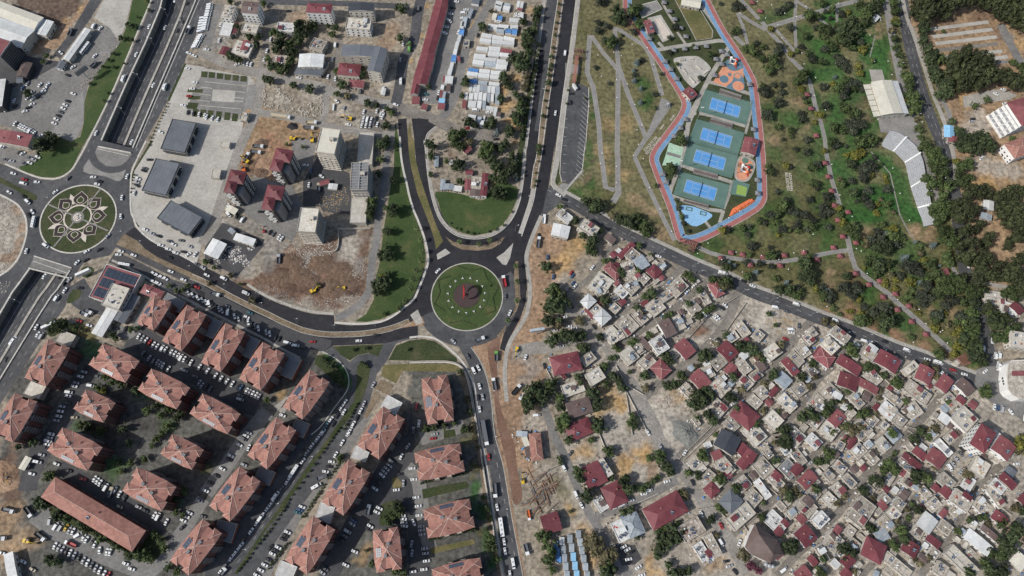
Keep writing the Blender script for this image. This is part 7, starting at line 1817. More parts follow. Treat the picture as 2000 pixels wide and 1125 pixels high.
# excavation edge walls, steel stock by the road: rusty sections
mat('steel_rust',[(.10,.06,.045),(.14,.085,.06)],.5,.9,1,.2);rr=random.Random(21);root=empty('steel_stock',(*P(1068,955)[:2],0));c=P(1068,955);k=0
for i in range(46):
 p=W('C3 %f,%f' % (rr.uniform(885,1060),rr.uniform(350,640)))[0];L_=rr.uniform(3,8);a=rr.choice([.5,.6,.45,.8,-1.2])+rr.uniform(-.12,.12);z=rr.uniform(.2,.9)
 b=MB();b.box(-L_,-.22,0,L_,.22,.3);o=b.build('steel_section',['steel_rust','brown_metal','dirt','grey_metal'][rr.choice([0,0,1,2,2,3])],root);o.location=(p.x-c.x,p.y-c.y,z);o.rotation_euler[2]=a
note(root,'stockyard heap of long rusty steel sections','steel stock',(1068,955))
# ================================================================ VEHICLES
def paint(name,c,rough=.35): return mat(name,[c,c],.5,rough,1,.02,spec=.5)
paint('paint_white',(.62,.63,.63));paint('paint_silver',(.33,.34,.355));paint('paint_black',(.022,.023,.026));paint('paint_grey',(.10,.105,.115));paint('paint_blue',(.05,.09,.17));paint('paint_red',(.30,.03,.03));paint('paint_teal',(.04,.12,.14));paint('paint_yellow',(.55,.36,.03));paint('paint_green',(.12,.30,.07));paint('paint_orange',(.50,.12,.03));paint('paint_beige',(.38,.33,.24))
PN=dict(w='white',s='silver',k='black',g='dark grey',b='dark blue',r='red',t='teal',y='yellow',n='green',o='orange',e='beige')
PM=dict(w='paint_white',s='paint_silver',k='paint_black',g='paint_grey',b='paint_blue',r='paint_red',t='paint_teal',y='paint_yellow',n='paint_green',o='paint_orange',e='paint_beige')
def loft(mb,secs,mi=0):
 """secs: list of (x, [(y, z), ...]) rings from tail to nose"""
 n=len(secs[0][1]);b0=len(mb.v)
 for x,ring in secs: mb.v += [(x,y,z) for y,z in ring]
 for i in range(len(secs)-1):
  for k in range(n): mb.f.append((b0+i*n+k,b0+i*n+(k+1) % n,b0+(i+1)*n+(k+1) % n,b0+(i+1)*n+k));mb.m.append(mi)
 mb.f.append(tuple(b0+k for k in range(n))[::-1]);mb.f.append(tuple(b0+(len(secs)-1)*n+k for k in range(n)));mb.m += [mi,mi]
def wheels(mb,xs,y,r=.33,mi=1):
 for x in xs:
  for s_ in (-1,1): mb.tube([(x,s_*(y-.2),r),(x,s_*y,r)],r,10,mi)
def car_meshes(kind,k):
 body=MB();glass=[]
 if kind in ('car','pickup'):
  L_,w_=2.2,.87
  def ring(w1,zb,zt): return [(-w1,zb),(w1,zb),(w1*1.0,(zb+zt)/2+.05),(w1*.9,zt),(-w1*.9,zt),(-w1*1.0,(zb+zt)/2+.05)]
  loft(body,[(-L_,ring(w_*.86,.4,.82)),(-L_+.2,ring(w_*.97,.26,.95)),(-L_*.4,ring(w_,.24,.98)),(L_*.35,ring(w_,.24,.95)),(L_-.35,ring(w_*.97,.26,.85)),(L_,ring(w_*.8,.38,.66))])
  x0,x1=(-1.55,1.0) if kind == 'car' else (-.5,1.05)
  cab=lambda w1,z0,z1: [(-w1,z0),(w1,z0),(w1*.9,z1),(-w1*.9,z1)]
  loft(body,[(x0+.0,cab(w_*.86,.9,.98)),(x0+.55 if kind == 'car' else x0+.15,cab(w_*.86,.9,1.43)),(x1-.75,cab(w_*.86,.9,1.45)),(x1,cab(w_*.88,.88,.95))])
  wheels(body,(-1.35,1.35),w_)
  if kind == 'pickup': body.box(-2.15,-.78,.95,-.6,-.7,1.2).box(-2.15,.7,.95,-.6,.78,1.2).box(-2.15,-.7,.95,-2.08,.7,1.2)
  g=MB();w1=w_*.80
  g.add([(x1+.03,-w1*.95,.97),(x1+.03,w1*.95,.97),(x1-.74,w1*.86,1.49),(x1-.74,-w1*.86,1.49)],[(0,1,2,3)]);front=g
  g=MB();xr=x0+.55 if kind == 'car' else x0+.15
  g.add([(x0-.03,w1*.93,1.0),(x0-.03,-w1*.93,1.0),(xr-.03,-w1*.86,1.46),(xr-.03,w1*.86,1.46)],[(0,1,2,3)]);rear=g
  g=MB()
  for s_ in (-1,1): v=[(x0+.5,s_*(w_*.86+.015),.99),(x1-.15,s_*(w_*.875+.015),.99),(x1-.75,s_*(w_*.79+.015),1.38),(xr+.1,s_*(w_*.79+.015),1.38)];g.add(v if s_ < 0 else v[::-1],[(0,1,2,3)])
  side=g
  return [('body',body,[k,'plastic_dark']),('windscreen',front,['glass_dark']),('rear_window',rear,['glass_dark']),('side_windows',side,['glass_dark'])]
 if kind in ('van','minibus'):
  L_,w_,h=(2.5,.95,1.95) if kind == 'van' else (3.3,1.05,2.5)
  r_=lambda w1,zb,zt: [(-w1,zb),(w1,zb),(w1,zt*.6),(w1*.9,zt),(-w1*.9,zt),(-w1,zt*.6)]
  loft(body,[(-L_,r_(w_*.95,.35,h-.1)),(-L_+.15,r_(w_,.28,h)),(L_*.45,r_(w_,.28,h)),(L_*.72,r_(w_*.97,.28,h*.62)),(L_,r_(w_*.88,.35,h*.48))]);wheels(body,(-L_*.6,L_*.62),w_,.36)
  g=MB();g.add([(L_*.73+.03,-w_*.82,h*.64),(L_*.73+.03,w_*.82,h*.64),(L_*.46+.03,w_*.78,h*.98),(L_*.46+.03,-w_*.78,h*.98)],[(0,1,2,3)])
  g2=MB()
  for s_ in (-1,1): v=[(-L_*.8,s_*(w_+.02),h*.58),(L_*.4,s_*(w_+.02),h*.58),(L_*.36,s_*(w_*.95+.02),h*.85),(-L_*.8,s_*(w_*.95+.02),h*.85)];g2.add(v if s_ < 0 else v[::-1],[(0,1,2,3)])
  out=[('body',body,[k,'plastic_dark']),('windscreen',g,['glass_dark']),('side_windows',g2,['glass_dark'])]
  if kind == 'minibus': out.append(('roof_hatch',MB().box(-1.2,-.4,h,-.4,.4,h+.1),['wall_grey']))
  return out
 if kind == 'bus':
  L_,w_,h=5.8,1.25,3.0;body.box(-L_,-w_,.35,L_,w_,h);wheels(body,(-3.6,3.8),w_,.5)
  g=MB().box(L_-.02,-w_*.9,1.2,L_+.03,w_*.9,2.6);g2=MB()
  for s_ in (-1,1):
   for i in range(7): x=-L_+.5+i*1.55;g2.box(x,s_*w_-.03,1.4,x+1.35,s_*w_+.03,2.4)
  r_=MB()
  for x in (-4,-1.2,1.6,4.2): r_.box(x-.5,-.4,h,x+.5,.4,h+.14)
  return [('body',body,[k,'plastic_dark']),('windscreen',g,['glass_dark']),('side_windows',g2,['glass_dark']),('roof_hatches',r_,['wall_grey'])]
 if kind in ('truck','tipper','lorry'):
  tot=dict(truck=3.4,tipper=4.2,lorry=7.5)[kind];w_=1.2
  cabx=tot-2.0;body.box(-tot,-.5,.6,tot-.4,.5,.95,1);xs=[-tot+.9,-tot+2.1,cabx+.9] if kind != 'truck' else [-tot+1,cabx+.7]
  wheels(body,xs,w_,.5);cabm=MB().box(cabx,-w_,.6,tot,w_,2.7,0);cabm.add([(tot-.3,-w_*.9,2.7),(tot-.3,w_*.9,2.7),(cabx+.2,w_*.9,3.0),(cabx+.2,-w_*.9,3.0),(cabx+.2,-w_*.9,2.7),(cabx+.2,w_*.9,2.7)],[(0,1,2,3),(3,2,5,4),(0,3,4),(1,5,2)])
  g=MB().box(tot-.02,-w_*.88,1.6,tot+.04,w_*.88,2.5);bed=MB();b0,b1=-tot,cabx-.2
  if kind == 'lorry': bed.box(b0,-w_,1.0,b1,w_,3.1,0)
  else:
   bed.box(b0,-w_,1.0,b1,w_,1.2).box(b0,-w_,1.2,b1,-w_+.1,2.2).box(b0,w_-.1,1.2,b1,w_,2.2).box(b0,-w_+.1,1.2,b0+.1,w_-.1,2.0).box(b1-.1,-w_+.1,1.2,b1,w_-.1,2.5)
  return [('chassis',body,['plastic_dark','plastic_dark']),('cab',cabm,['paint_white' if kind != 'truck' else k]),('windscreen',g,['glass_dark']),('load_bed',bed,[k if kind != 'truck' else 'grey_metal'])]
 if kind == 'excavator':
  tr=[]
  for s_ in (-1,1): t_=MB();t_.tube([(-1.9,s_*1.1-.3,.45),(-1.9,s_*1.1+.3,.45)],.45,10).tube([(1.9,s_*1.1-.3,.45),(1.9,s_*1.1+.3,.45)],.45,10).box(-1.9,s_*1.1-.3,.02,1.9,s_*1.1+.3,.88);tr.append(('track',t_,['plastic_dark']))
  body.box(-2.3,-1.3,1.0,1.5,1.3,2.0).box(-2.3,-1.3,2.0,-.6,1.3,2.5).tube([(0,0,.6),(0,0,1.1)],.8,10);cabm=MB().box(.1,.3,2.0,1.7,1.3,3.3);g=MB().box(1.68,.4,2.2,1.74,1.2,3.1).box(.3,1.28,2.3,1.5,1.34,3.1)
  boom=MB();boom.tube([(1.2,-.3,1.8),(3.4,-.3,4.4),(5.4,-.3,3.4)],[.35,.32,.25],5).tube([(5.4,-.3,3.5),(6.4,-.3,1.2)],[.28,.2],5);bk=MB();bk.box(6.0,-.9,.2,7.0,.3,1.3)
  return tr+[('body',body,[k]),('cab',cabm,['paint_grey']),('cab_window',g,['glass_dark']),('boom',boom,[k]),('bucket',bk,['plastic_dark'])]
_vm={}
def vehicle(kind,col,x,y,ang_img,look_ctx='',group=None,where=None,scale=1.0):
 key=(kind,col)
 if key not in _vm: _vm[key]=[(n,mk(mb,m_)) for n,mb,m_ in car_meshes(kind,PM[col])]
 p=P(x,y);dx,dy=math.cos(R(ang_img)),-math.sin(R(ang_img));q_=P(x+dx*4,y+dy*4)
 nm={'car': 'parked_car' if group and ('park' in group or 'used' in group) else 'car','pickup': 'pickup_truck','van': 'van','minibus': 'minibus','bus': 'bus','truck': 'small_truck','tipper': 'tipper_truck','lorry': 'articulated_lorry','excavator': 'excavator'}[kind]
 hgt=.19
 root=empty(nm,(p.x,p.y,hgt),math.atan2(q_.y-p.y,q_.x-p.x))
 if scale != 1: root.scale=(scale,)*3
 for n,me in _vm[key]:
  o=bpy.data.objects.new(n,me);COL.objects.link(o);o.parent=root
 lk=PN[col]+' '+{'car': 'car','pickup': 'pickup truck','van': 'van','minibus': 'minibus','bus': 'bus','truck': 'small truck','tipper': 'tipper truck','lorry': 'articulated lorry','excavator': 'excavator'}[kind]
 note(root,lk+(' '+look_ctx if look_ctx else ''),{'car': 'car','pickup': 'pickup truck','van': 'van','minibus': 'minibus','bus': 'bus','truck': 'truck','tipper': 'truck','lorry': 'lorry','excavator': 'excavator'}[kind],where or (x,y),group)
 return root
crr=random.Random(99)
def row(s,n,ang,cols=None,kind='car',ctx='',group='cars parked in the lots and along the kerbs'):
 pts=px(s);ds=[0]
 for a,b_ in zip(pts,pts[1:]): ds.append(ds[-1]+math.hypot(b_[0]-a[0],b_[1]-a[1]))
 for i in range(n):
  t_=ds[-1]*i/max(n-1,1);j=max(k for k in range(len(ds)) if ds[k] <= t_+1e-6);j=min(j,len(pts)-2) if len(pts) > 1 else 0
  if len(pts) == 1: x,y=pts[0];dx,dy=1,0
  else:
   f=(t_-ds[j])/max(ds[j+1]-ds[j],1e-6);x=pts[j][0]*(1-f)+pts[j+1][0]*f;y=pts[j][1]*(1-f)+pts[j+1][1]*f;dx,dy=pts[j+1][0]-pts[j][0],pts[j+1][1]-pts[j][1]
  c=cols[i] if cols and i < len(cols) else crr.choice('wwwwwsgkbw')
  a=ang if ang != 'l' else math.degrees(math.atan2(-dy,dx))
  if c == '.': continue
  kd=kind if kind != 'car' or crr.random() > .08 else 'van'
  vehicle(kd if c in 'wsg' else 'car' if kind == 'car' else kind,c,x+crr.uniform(-.4,.4),y+crr.uniform(-.4,.4),a+crr.uniform(-3,3),ctx,group)
# A: north-west car park, yards
row('A0 115,910 255,978',10,62,'wkwwwwswsw');row('A0 400,905 498,745',7,-22,'wwkgwwk');row('A0 185,820 240,768',3,18,'wkw');row('A0 208,722 265,730 280,715',3,40,'wwk');row('A0 240,682 330,655',2,40,'ww');row('A0 298,625 352,625',2,50,'ww');row('A0 320,672',1,20,'w','pickup');row('A0 45,808 108,742',2,60,'ww');row('A0 20,1045 35,1075',2,45,'kw');row('A0 540,690',1,-20,'w');row('A0 500,555',1,-20,'k');row('A0 540,495',1,30,'w');row('A0 700,412',1,45,'w');row('A0 695,482',1,40,'g','truck');row('A0 740,210',1,45,'w');row('A0 690,198',1,65,'w','van');row('A0 525,245',1,65,'g','truck');row('A0 450,390',1,-40,'w');row('A0 300,1000',1,40,'w');row('A0 205,615 170,650',2,60,'sb');row('A0 115,780',1,40,'k')
vehicle('bus','w',*px('A0 630,362')[0],52);vehicle('minibus','w',*px('A0 910,580')[0],70,'on the surface road beside the sunken highway');vehicle('lorry','g',*px('A0 450,470')[0],60,scale=.5)
for s,c in [('1285,5','w'),('1095,198','w'),('1002,402','w'),('1213,205','s'),('1327,140','g'),('1343,168','k'),('705,978','w'),('1125,628','w'),('968,1045','w')]: row('A0 '+s,1,65,c,ctx='driving beside or in the sunken highway' if False else '',group='cars on the roads')
vehicle('truck','w',*px('A0 1385,230')[0],68);vehicle('minibus','w',*px('A0 1212,642')[0],72)
row('A0 1385,392 1425,412',2,-20,'ww');row('A0 1375,508',1,0,'w');row('A0 1430,607',1,0,'w');row('A0 1410,655',1,0,'w');row('A0 1388,708',1,0,'r');row('A0 1345,775',1,-10,'w');row('A0 1378,828 1500,850',4,78,'kkww');row('A0 1180,972',1,-25,'w')
# white vans yard
row('A0 1490,140 1470,235',6,10,'wwwwww','van',group='white vans in the delivery yard');row('A0 1478,265 1430,352',7,10,'wwwwwww','van',group='white vans in the delivery yard');row('B0 42,40 0,225',12,12,'w'*12,'van',group='white vans in the delivery yard')
row('B0 108,298',1,80,'w');row('B0 162,282',1,0,'w');row('B0 15,368',1,-5,'w');row('B0 118,185',1,70,'w');row('B0 290,465 340,475',3,75,'sww');row('B0 482,293',1,80,'w');row('B0 458,378',1,78,'w');row('B0 440,438',1,70,'w');row('B0 15,860 98,878',3,72,'www');row('B0 615,85',1,0,'k');row('B0 690,575',1,-10,'w');row('B0 935,440',1,80,'w');row('B0 903,565',1,80,'w');row('B0 958,335',1,85,'w','van');row('B0 955,582',1,90,'w');row('B0 968,745',1,-40,'w');row('B0 1020,795',1,75,'s');row('B0 1055,917',1,-10,'w');row('B0 1398,770',1,-15,'w','pickup');row('B0 1453,328',1,80,'w');row('B0 1140,672',1,85,'g');row('B0 1432,440',1,85,'s');row('B0 240,475',1,20,'w')
vehicle('bus','w',*px('B0 945,790')[0],85,scale=.5);vehicle('minibus','w',*px('B0 1437,600')[0],88);vehicle('lorry','e',*px('B0 562,862')[0],-8);vehicle('tipper','e',*px('B0 785,905')[0],-3);vehicle('tipper','g',*px('B0 765,943')[0],-5);vehicle('minibus','w',*px('B0 1307,665')[0],75);vehicle('bus','n',*px('B0 1498,350')[0],88,scale=.8)
for s,cs in [('B0 1165,822 1172,835','w'),('B0 1262,815 1305,825','ww'),('B0 1255,870 1300,860','kw'),('B0 1165,870 1220,878','www'),('B0 1160,895 1215,900','www'),('B0 1150,920 1210,925','wws'),('B0 1240,905 1265,915','gw'),('B0 1290,840 1310,845','ww')]: row(s,len(cs),75,cs,group='used cars in the dusty sales lot')
for s,a in [('B0 1060,875',170),('B0 650,1020',0),('B0 790,1030',90),('B1 310,155',140),('B1 290,215',100)]: vehicle('excavator','o' if 'B1 290' in s else 'y',*px(s)[0],a)
vehicle('tipper','g',*px('B1 395,48')[0],-5);vehicle('tipper','g',*px('B1 378,88')[0],-10);row('B1 312,125',1,60,'w','truck');vehicle('truck','e',*px('B1 838,350')[0],88)
row('B1 742,183',1,-5,'w');row('B1 780,222',1,80,'b');row('B1 765,325',1,82,'w');row('B1 858,265',1,-35,'w');row('B1 765,270',1,80,'k');row('B1 412,523',1,0,'k');row('B1 178,542',1,-55,'w');row('B1 170,480',1,70,'w');row('B1 235,555 278,582',3,60,'kkw');row('B1 478,672 505,688',2,55,'kg');row('B1 545,708 565,722',2,60,'ww');row('B1 560,835',1,-5,'g');row('B1 547,872',1,85,'s','truck');row('B1 17,985',1,-25,'w');row('B1 142,1010',1,-25,'w');row('B1 305,1118',1,-20,'w','van')
vehicle('excavator','y',*px('B2 800,70')[0],30);vehicle('excavator','y',*px('B2 1015,50')[0],180,scale=.7);vehicle('excavator','r',*px('B1 435,665')[0],90,scale=.6)
# C
row('C0 345,15',1,-5,'w');row('C0 315,60',1,-10,'k');row('C0 302,105',1,-10,'w');row('C0 290,158',1,-30,'w','van');row('C0 268,203',1,-5,'w');row('C0 255,247',1,-10,'w','van');row('C0 395,102',1,0,'w','van');row('C0 415,75',1,0,'w');row('C0 388,138',1,0,'w');row('C0 355,238',1,70,'w');row('C0 65,65',1,85,'g','van');row('C0 205,720 212,682',2,80,'kw');row('C0 118,735',1,-5,'w');row('C0 118,692',1,-10,'t');row('C0 500,262',1,75,'k');row('C0 645,165',1,-5,'w');row('C0 785,108 782,125',2,-5,'ww');row('C0 483,812',1,0,'w','van');row('C0 578,828',1,0,'w');row('C0 548,870',1,80,'w');row('C0 428,940',1,0,'r');row('C0 466,940',1,0,'w');row('C0 632,1022 622,1000',2,5,'kg');row('C0 1138,392',1,85,'w','van');row('C0 1068,832',1,82,'w');row('C0 1185,690',1,0,'k','pickup');row('C0 1175,755',1,85,'k')
row('C1 210,955',1,45,'w',group='cars on the roads');vehicle('tipper','r',*px('C1 693,1035')[0],100);row('C1 1088,402',1,-25,'w',group='cars on the roads');row('C1 1132,432',1,-20,'k',group='cars on the roads');vehicle('tipper','w',*px('C1 985,580')[0],85,scale=.85);vehicle('tipper','g',*px('C1 943,750')[0],82);row('C1 945,700',1,90,'k');row('C1 1010,855',1,88,'b');row('C1 1052,997',1,80,'b');row('C1 1182,970 1190,992',2,50,'rb');row('C1 1195,1045 1208,1070',2,50,'bw');row('C1 1157,1098',1,95,'g');row('C1 1338,930',1,55,'w')
for s,a,c in [('735,230',65,'w'),('700,108',85,'g'),('322,442',-45,'s'),('425,550',-60,'g'),('503,635',-65,'w'),('513,768',-75,'w'),('535,848',-80,'s'),('500,852',-85,'k'),('512,937',-82,'w'),('850,555',75,'w')]: row('C2 '+s,1,a,c,group='cars on the roads')
row('C2 470,655',1,-65,'w','van',group='cars on the roads');row('C2 515,425',1,20,'w','truck');vehicle('truck','n',*px('C2 635,550')[0],90,'with yellow canopy on the red earth strip');vehicle('tipper','g',*px('C2 620,755')[0],100,'on the red earth strip');vehicle('tipper','k',*px('C2 780,795')[0],50);vehicle('excavator','y',*px('C2 785,500')[0],-100,scale=.8);vehicle('excavator','w',*px('C2 815,850')[0],60,scale=.8)
row('C2 930,982',1,0,'w');row('C2 1133,265',1,20,'w');row('C2 1062,358',1,5,'w');row('C2 1168,332 1205,345',2,10,'ww');row('C2 1110,478',1,15,'w');row('C2 1350,332',1,-55,'k');row('C2 1187,180',1,-40,'k');row('C2 988,620',1,-80,'k');row('C2 1010,435',1,20,'w');row('C2 1210,35',1,50,'w');row('C2 1155,68',1,-75,'s')
vehicle('lorry','g',*px('C3 552,80')[0],-80,scale=1.1);row('C3 580,255',1,-85,'r',group='cars on the roads');vehicle('tipper','g',*px('C3 625,500')[0],-85,scale=1.05);row('C3 640,622',1,-80,'w',group='cars on the roads');vehicle('bus','w',*px('C3 672,768')[0],-82);row('C3 692,877 700,942',2,-80,'ww',group='cars on the roads');vehicle('minibus','w',*px('C3 758,1032')[0],-80);row('C3 735,1110',1,-80,'w',group='cars on the roads');vehicle('tipper','o',*px('C3 872,680')[0],-80,scale=.75);vehicle('truck','w',*px('C3 855,930')[0],-75);vehicle('excavator','y',*px('C3 828,430')[0],95,scale=.8)
row('C3 1130,332',1,-60,'w');row('C3 1218,532',1,-65,'w');row('C3 1260,610',1,-62,'w');row('C3 1177,225',1,55,'g');row('C3 185,88',1,10,'s');row('C3 172,118',1,5,'r');row('C3 20,338 32,418',2,5,'ww');row('C3 48,550 62,585 72,680',3,8,'www');row('C3 88,762 92,820',3,8,'sss');row('C3 112,925 118,958',2,8,'ss');row('C3 125,1015 135,1070 25,1095',3,8,'www');row('C3 32,735',1,-65,'w');row('C3 15,890 20,955',2,80,'ss');row('C3 28,60 70,12',2,80,'kw');row('C2 68,1035',1,85,'w');row('C2 27,1088',1,85,'s');row('C2 50,915',1,85,'r')
# roundabout traffic, link roads
for s,a,c in [('412,378',35,'w'),('688,270',0,'w'),('715,320',-10,'w'),('733,300',-20,'k'),('935,265',72,'w'),('897,420',82,'w'),('887,555',95,'w'),('793,702',50,'s'),('642,812',30,'w'),('732,800',25,'k'),('632,877',30,'k'),('570,893',50,'w'),('513,1020',50,'s'),('472,1045',55,'k'),('480,1098',60,'w'),('197,810',75,'w'),('240,522',-60,'w'),('212,548',-60,'k'),('175,412',-35,'k'),('72,380',-30,'w'),('103,243',-15,'w'),('183,285',-15,'r'),('503,275',50,'g'),('330,995',60,'w'),('890,812',-10,'w'),('872,838',-5,'w'),('982,842',-20,'w'),('1255,960',-20,'w'),('1347,1020',-20,'w'),('1445,1075',-20,'r')]: row('A1 '+s,1,a,c,group='cars on the roads')
for s,a,k in [('208,452',-45,'van'),('178,318',-10,'van'),('342,772',-35,'van'),('275,305',0,'pickup')]: row('A1 '+s,1,a,'w',k,group='cars on the roads')
vehicle('bus','w',*px('A1 252,600')[0],78,scale=.75);vehicle('bus','w',*px('A1 918,910')[0],-10,scale=.72)
row('A1 1015,280 1005,305 1008,330',3,-30,'wsk');row('A1 1065,205 1055,222',2,-20,'gk');row('A1 1098,142',1,0,'k');row('A1 985,387',1,80,'w');row('A1 1068,655 1110,682 1165,702',3,-20,'wsk');row('A1 1180,768 1290,825',3,-15,'www');row('A1 1245,740 1275,762',2,-20,'gw');row('A1 1332,733',1,-10,'g');row('A1 1392,778',1,-20,'s');row('A1 1345,815',1,-15,'k');row('A1 1385,835',1,35,'w');row('A1 1435,832',1,60,'w');row('A1 1245,858',1,-20,'k');row('A1 1445,908 1490,930',2,-25,'gs')
row('A1 1130,975 1215,1010',4,-35,'wwww');row('A1 1125,1030 1160,1048',2,-25,'ww');row('A1 585,1080',1,-5,'k');row('A1 1020,1080',1,-10,'k');row('A1 45,140 90,152',2,-10,'gs');row('A1 152,88 172,95',2,30,'kw');row('A1 282,122 250,142',2,-25,'ws');row('A1 222,128',1,-20,'g');row('A1 180,170 222,165',2,-20,'gw');row('A1 20,10 25,40',2,50,'kw')
# A2, B2: highway, long rows of parked cars
for s,a,c in [('480,68',60,'w'),('420,122',60,'w'),('272,335',60,'w'),('282,388',60,'w'),('310,402',60,'s'),('48,572',60,'k')]: row('A2 '+s,1,a,c,group='cars on the roads')
vehicle('minibus','w',*px('A2 105,438')[0],55,'on the sunken highway');vehicle('truck','w',*px('A2 625,242')[0],-25);row('A2 655,225',1,-25,'w','truck');row('A2 582,292',1,-10,'r');row('A2 657,322',1,-15,'w');row('A2 588,48',1,-5,'k');row('A2 922,348',1,65,'k');row('A2 850,345',1,-15,'k');row('A2 965,245',1,60,'k');row('A2 1440,40',1,-15,'r')
row('A2 1020,402 1155,478',6,60,'wswrww');row('A2 1193,492 1218,500',2,60,'ww');row('A2 1258,520 1403,595',7,62,'wwwwwkw');row('A2 1465,628',1,62,'w');row('A2 995,482',1,-25,'k');row('A2 1052,530 1098,562',2,60,'gs');row('A2 1135,580 1195,618',4,62,'gssw');row('A2 1238,640',1,60,'w');row('A2 1357,655',1,-20,'s');row('A2 1432,695',1,-20,'g');row('A2 1465,745 1482,762',2,60,'ss');row('A2 1380,85 1485,140',4,-65,'swws');row('A2 1130,0 1165,15',2,-20,'ww')
row('A2 650,632 610,672 595,697',3,-10,'ksw');row('A2 562,742 548,768',2,-10,'sw');row('A2 722,697',1,-15,'g');row('A2 670,765',1,-10,'w');row('A2 512,812 503,840',2,-8,'ww');row('A2 460,918 442,968 435,995 418,1018',4,-8,'swws');row('A2 380,1115',1,-8,'w');row('A2 548,998',1,0,'e');row('A2 500,890',1,-10,'k')
row('B2 10,155 130,215',6,-75,'wwkkss');row('B2 172,228',1,85,'w','van');row('B2 165,182',1,-20,'g','pickup');row('B2 220,255 250,275',2,-78,'ws');row('B2 295,285 395,345',5,-78,'kwkgw');row('B2 310,262',1,-20,'w');row('B2 452,372 478,385',2,-80,'sw');row('B2 520,410 545,420',2,70,'kk');row('B2 608,450',1,-12,'w','van');row('B2 668,470',1,-5,'w');row('B2 720,482',1,-8,'k');row('B2 333,232',1,-15,'t');vehicle('truck','w',*px('B2 82,98')[0],-15);row('B2 305,90',1,-20,'w','van',group='cars on the roads');row('B2 790,442',1,0,'r',group='cars on the roads');row('B2 1130,437',1,0,'w',group='cars on the roads');row('B2 1258,395',1,5,'k',group='cars on the roads');row('B2 1237,757',1,65,'s',group='cars on the roads')
row('B2 25,655',1,55,'w');row('B2 83,692 205,752',4,58,'wwww');row('B2 248,775 268,780',2,60,'kb');row('B2 308,800 400,845',5,62,'wswws');row('B2 262,835 262,865',2,-20,'gs');row('B2 572,982',1,-25,'w');row('B2 15,770 45,790',2,60,'kg');row('B2 315,1105',1,-15,'s')
row('B2 1028,885 1000,925',2,58,'ww');row('B2 1022,958 968,985',2,60,'wk');row('B2 925,1010 860,1105',4,55,'wgtw');row('B2 940,1045',1,55,'k');row('B2 1168,897 1060,1105',5,65,'swkww')
# B3
row('B3 940,12 900,10',2,60,'kt');row('B3 868,70 785,172',3,55,'www');row('B3 750,225 720,282',2,55,'sw');vehicle('bus','w',*px('B3 655,360')[0],57,scale=.8);row('B3 605,432 563,485',2,55,'wg');vehicle('minibus','w',*px('B3 522,540')[0],55);row('B3 490,590 385,735',5,55,'wwsww');row('B3 343,795 295,850',2,55,'wk');row('B3 270,898 125,1085',5,52,'wwwgw');vehicle('truck','w',*px('B3 140,1095')[0],50,scale=.8)
row('B3 1092,12 1010,150',3,62,'www');row('B3 962,235',1,60,'w');row('B3 932,290 888,360',3,-8,'wkw');row('B3 862,402',1,20,'g','truck');vehicle('minibus','w',*px('B3 820,468')[0],30);row('B3 715,620 680,660',3,-20,'wbt');row('B3 608,805 572,855',3,-25,'wkk');row('B3 540,915 500,962',3,-25,'wkw');row('B3 482,917',1,50,'k');row('B3 470,1005 385,1120',4,-28,'kwww')
row('B3 1440,250',1,65,'w');row('B3 1370,290 1300,388',5,-40,'gsssw');row('B3 1280,438 1248,485',2,-30,'kw');row('B3 1428,380',1,5,'k');row('B3 1455,445',1,88,'s');row('B3 1405,495',1,5,'w');row('B3 1202,640',1,75,'w','truck');row('B3 1262,658 1280,630',2,-25,'ww');row('B3 1092,722 1082,745',2,-35,'bs');row('B3 1212,760 1200,780',2,-30,'wk');row('B3 1048,797 1005,865',3,-30,'sgk');row('B3 1100,945',1,-25,'w');row('B3 1035,1045',1,-25,'w');row('B3 885,1075 862,1100',2,-35,'gs');row('B3 1450,682 1465,760',4,-5,'wwsw');row('B3 1490,175',1,55,'s')
row('B3 325,80 285,120',3,-25,'swg');row('B3 258,165',1,-25,'w');row('B3 195,247 182,270',2,-25,'wk');row('B3 290,312',1,-25,'s');row('B3 130,340 95,383 55,425 10,502',4,-25,'wkkw');row('B3 325,185',1,70,'w')
# A3
row('A3 380,90 338,185',5,-15,'wswwk');row('A3 310,238',1,-10,'s');vehicle('minibus','w',*px('A3 280,290')[0],-12,scale=.85);row('A3 238,378',1,-15,'w');row('A3 418,307',1,-25,'w');row('A3 508,355',1,-15,'k');row('A3 612,415',1,-15,'r');row('A3 698,415 782,475',5,62,'wwwkw');vehicle('truck','e',*px('A3 818,515')[0],65);row('A3 845,495 880,525 915,555',3,62,'wwk');row('A3 882,618',1,-20,'e');row('A3 1020,620 1068,648',2,-25,'sk');row('A3 1135,678 1162,690',2,62,'ww');row('A3 1222,728',1,62,'w');row('A3 1392,665 1345,718',3,-25,'www');row('A3 1465,575',1,-20,'s');row('A3 1490,690',1,-20,'g');row('A3 1340,768',1,40,'k')
row('A3 372,725',1,78,'s','van');row('A3 415,760 450,770',2,55,'ws','van');row('A3 490,772',1,55,'y');row('A3 512,790 540,798',2,62,'sw');row('A3 578,825',1,30,'w','van');row('A3 618,842 640,858',2,60,'ww');row('A3 682,878 700,892',2,62,'kw');row('A3 735,935',1,85,'w');row('A3 788,948 810,950',2,75,'ww');row('A3 925,1033 970,1072',2,-20,'ww');row('A3 408,905 490,945',4,65,'wssk');row('A3 518,955 580,992',3,68,'wsk');row('A3 615,1010 735,1085',5,66,'swgsw');row('A3 768,1110 800,1118',2,70,'wr');row('A3 175,1020 245,1078',2,-30,'we');row('A3 18,955',1,-20,'w')
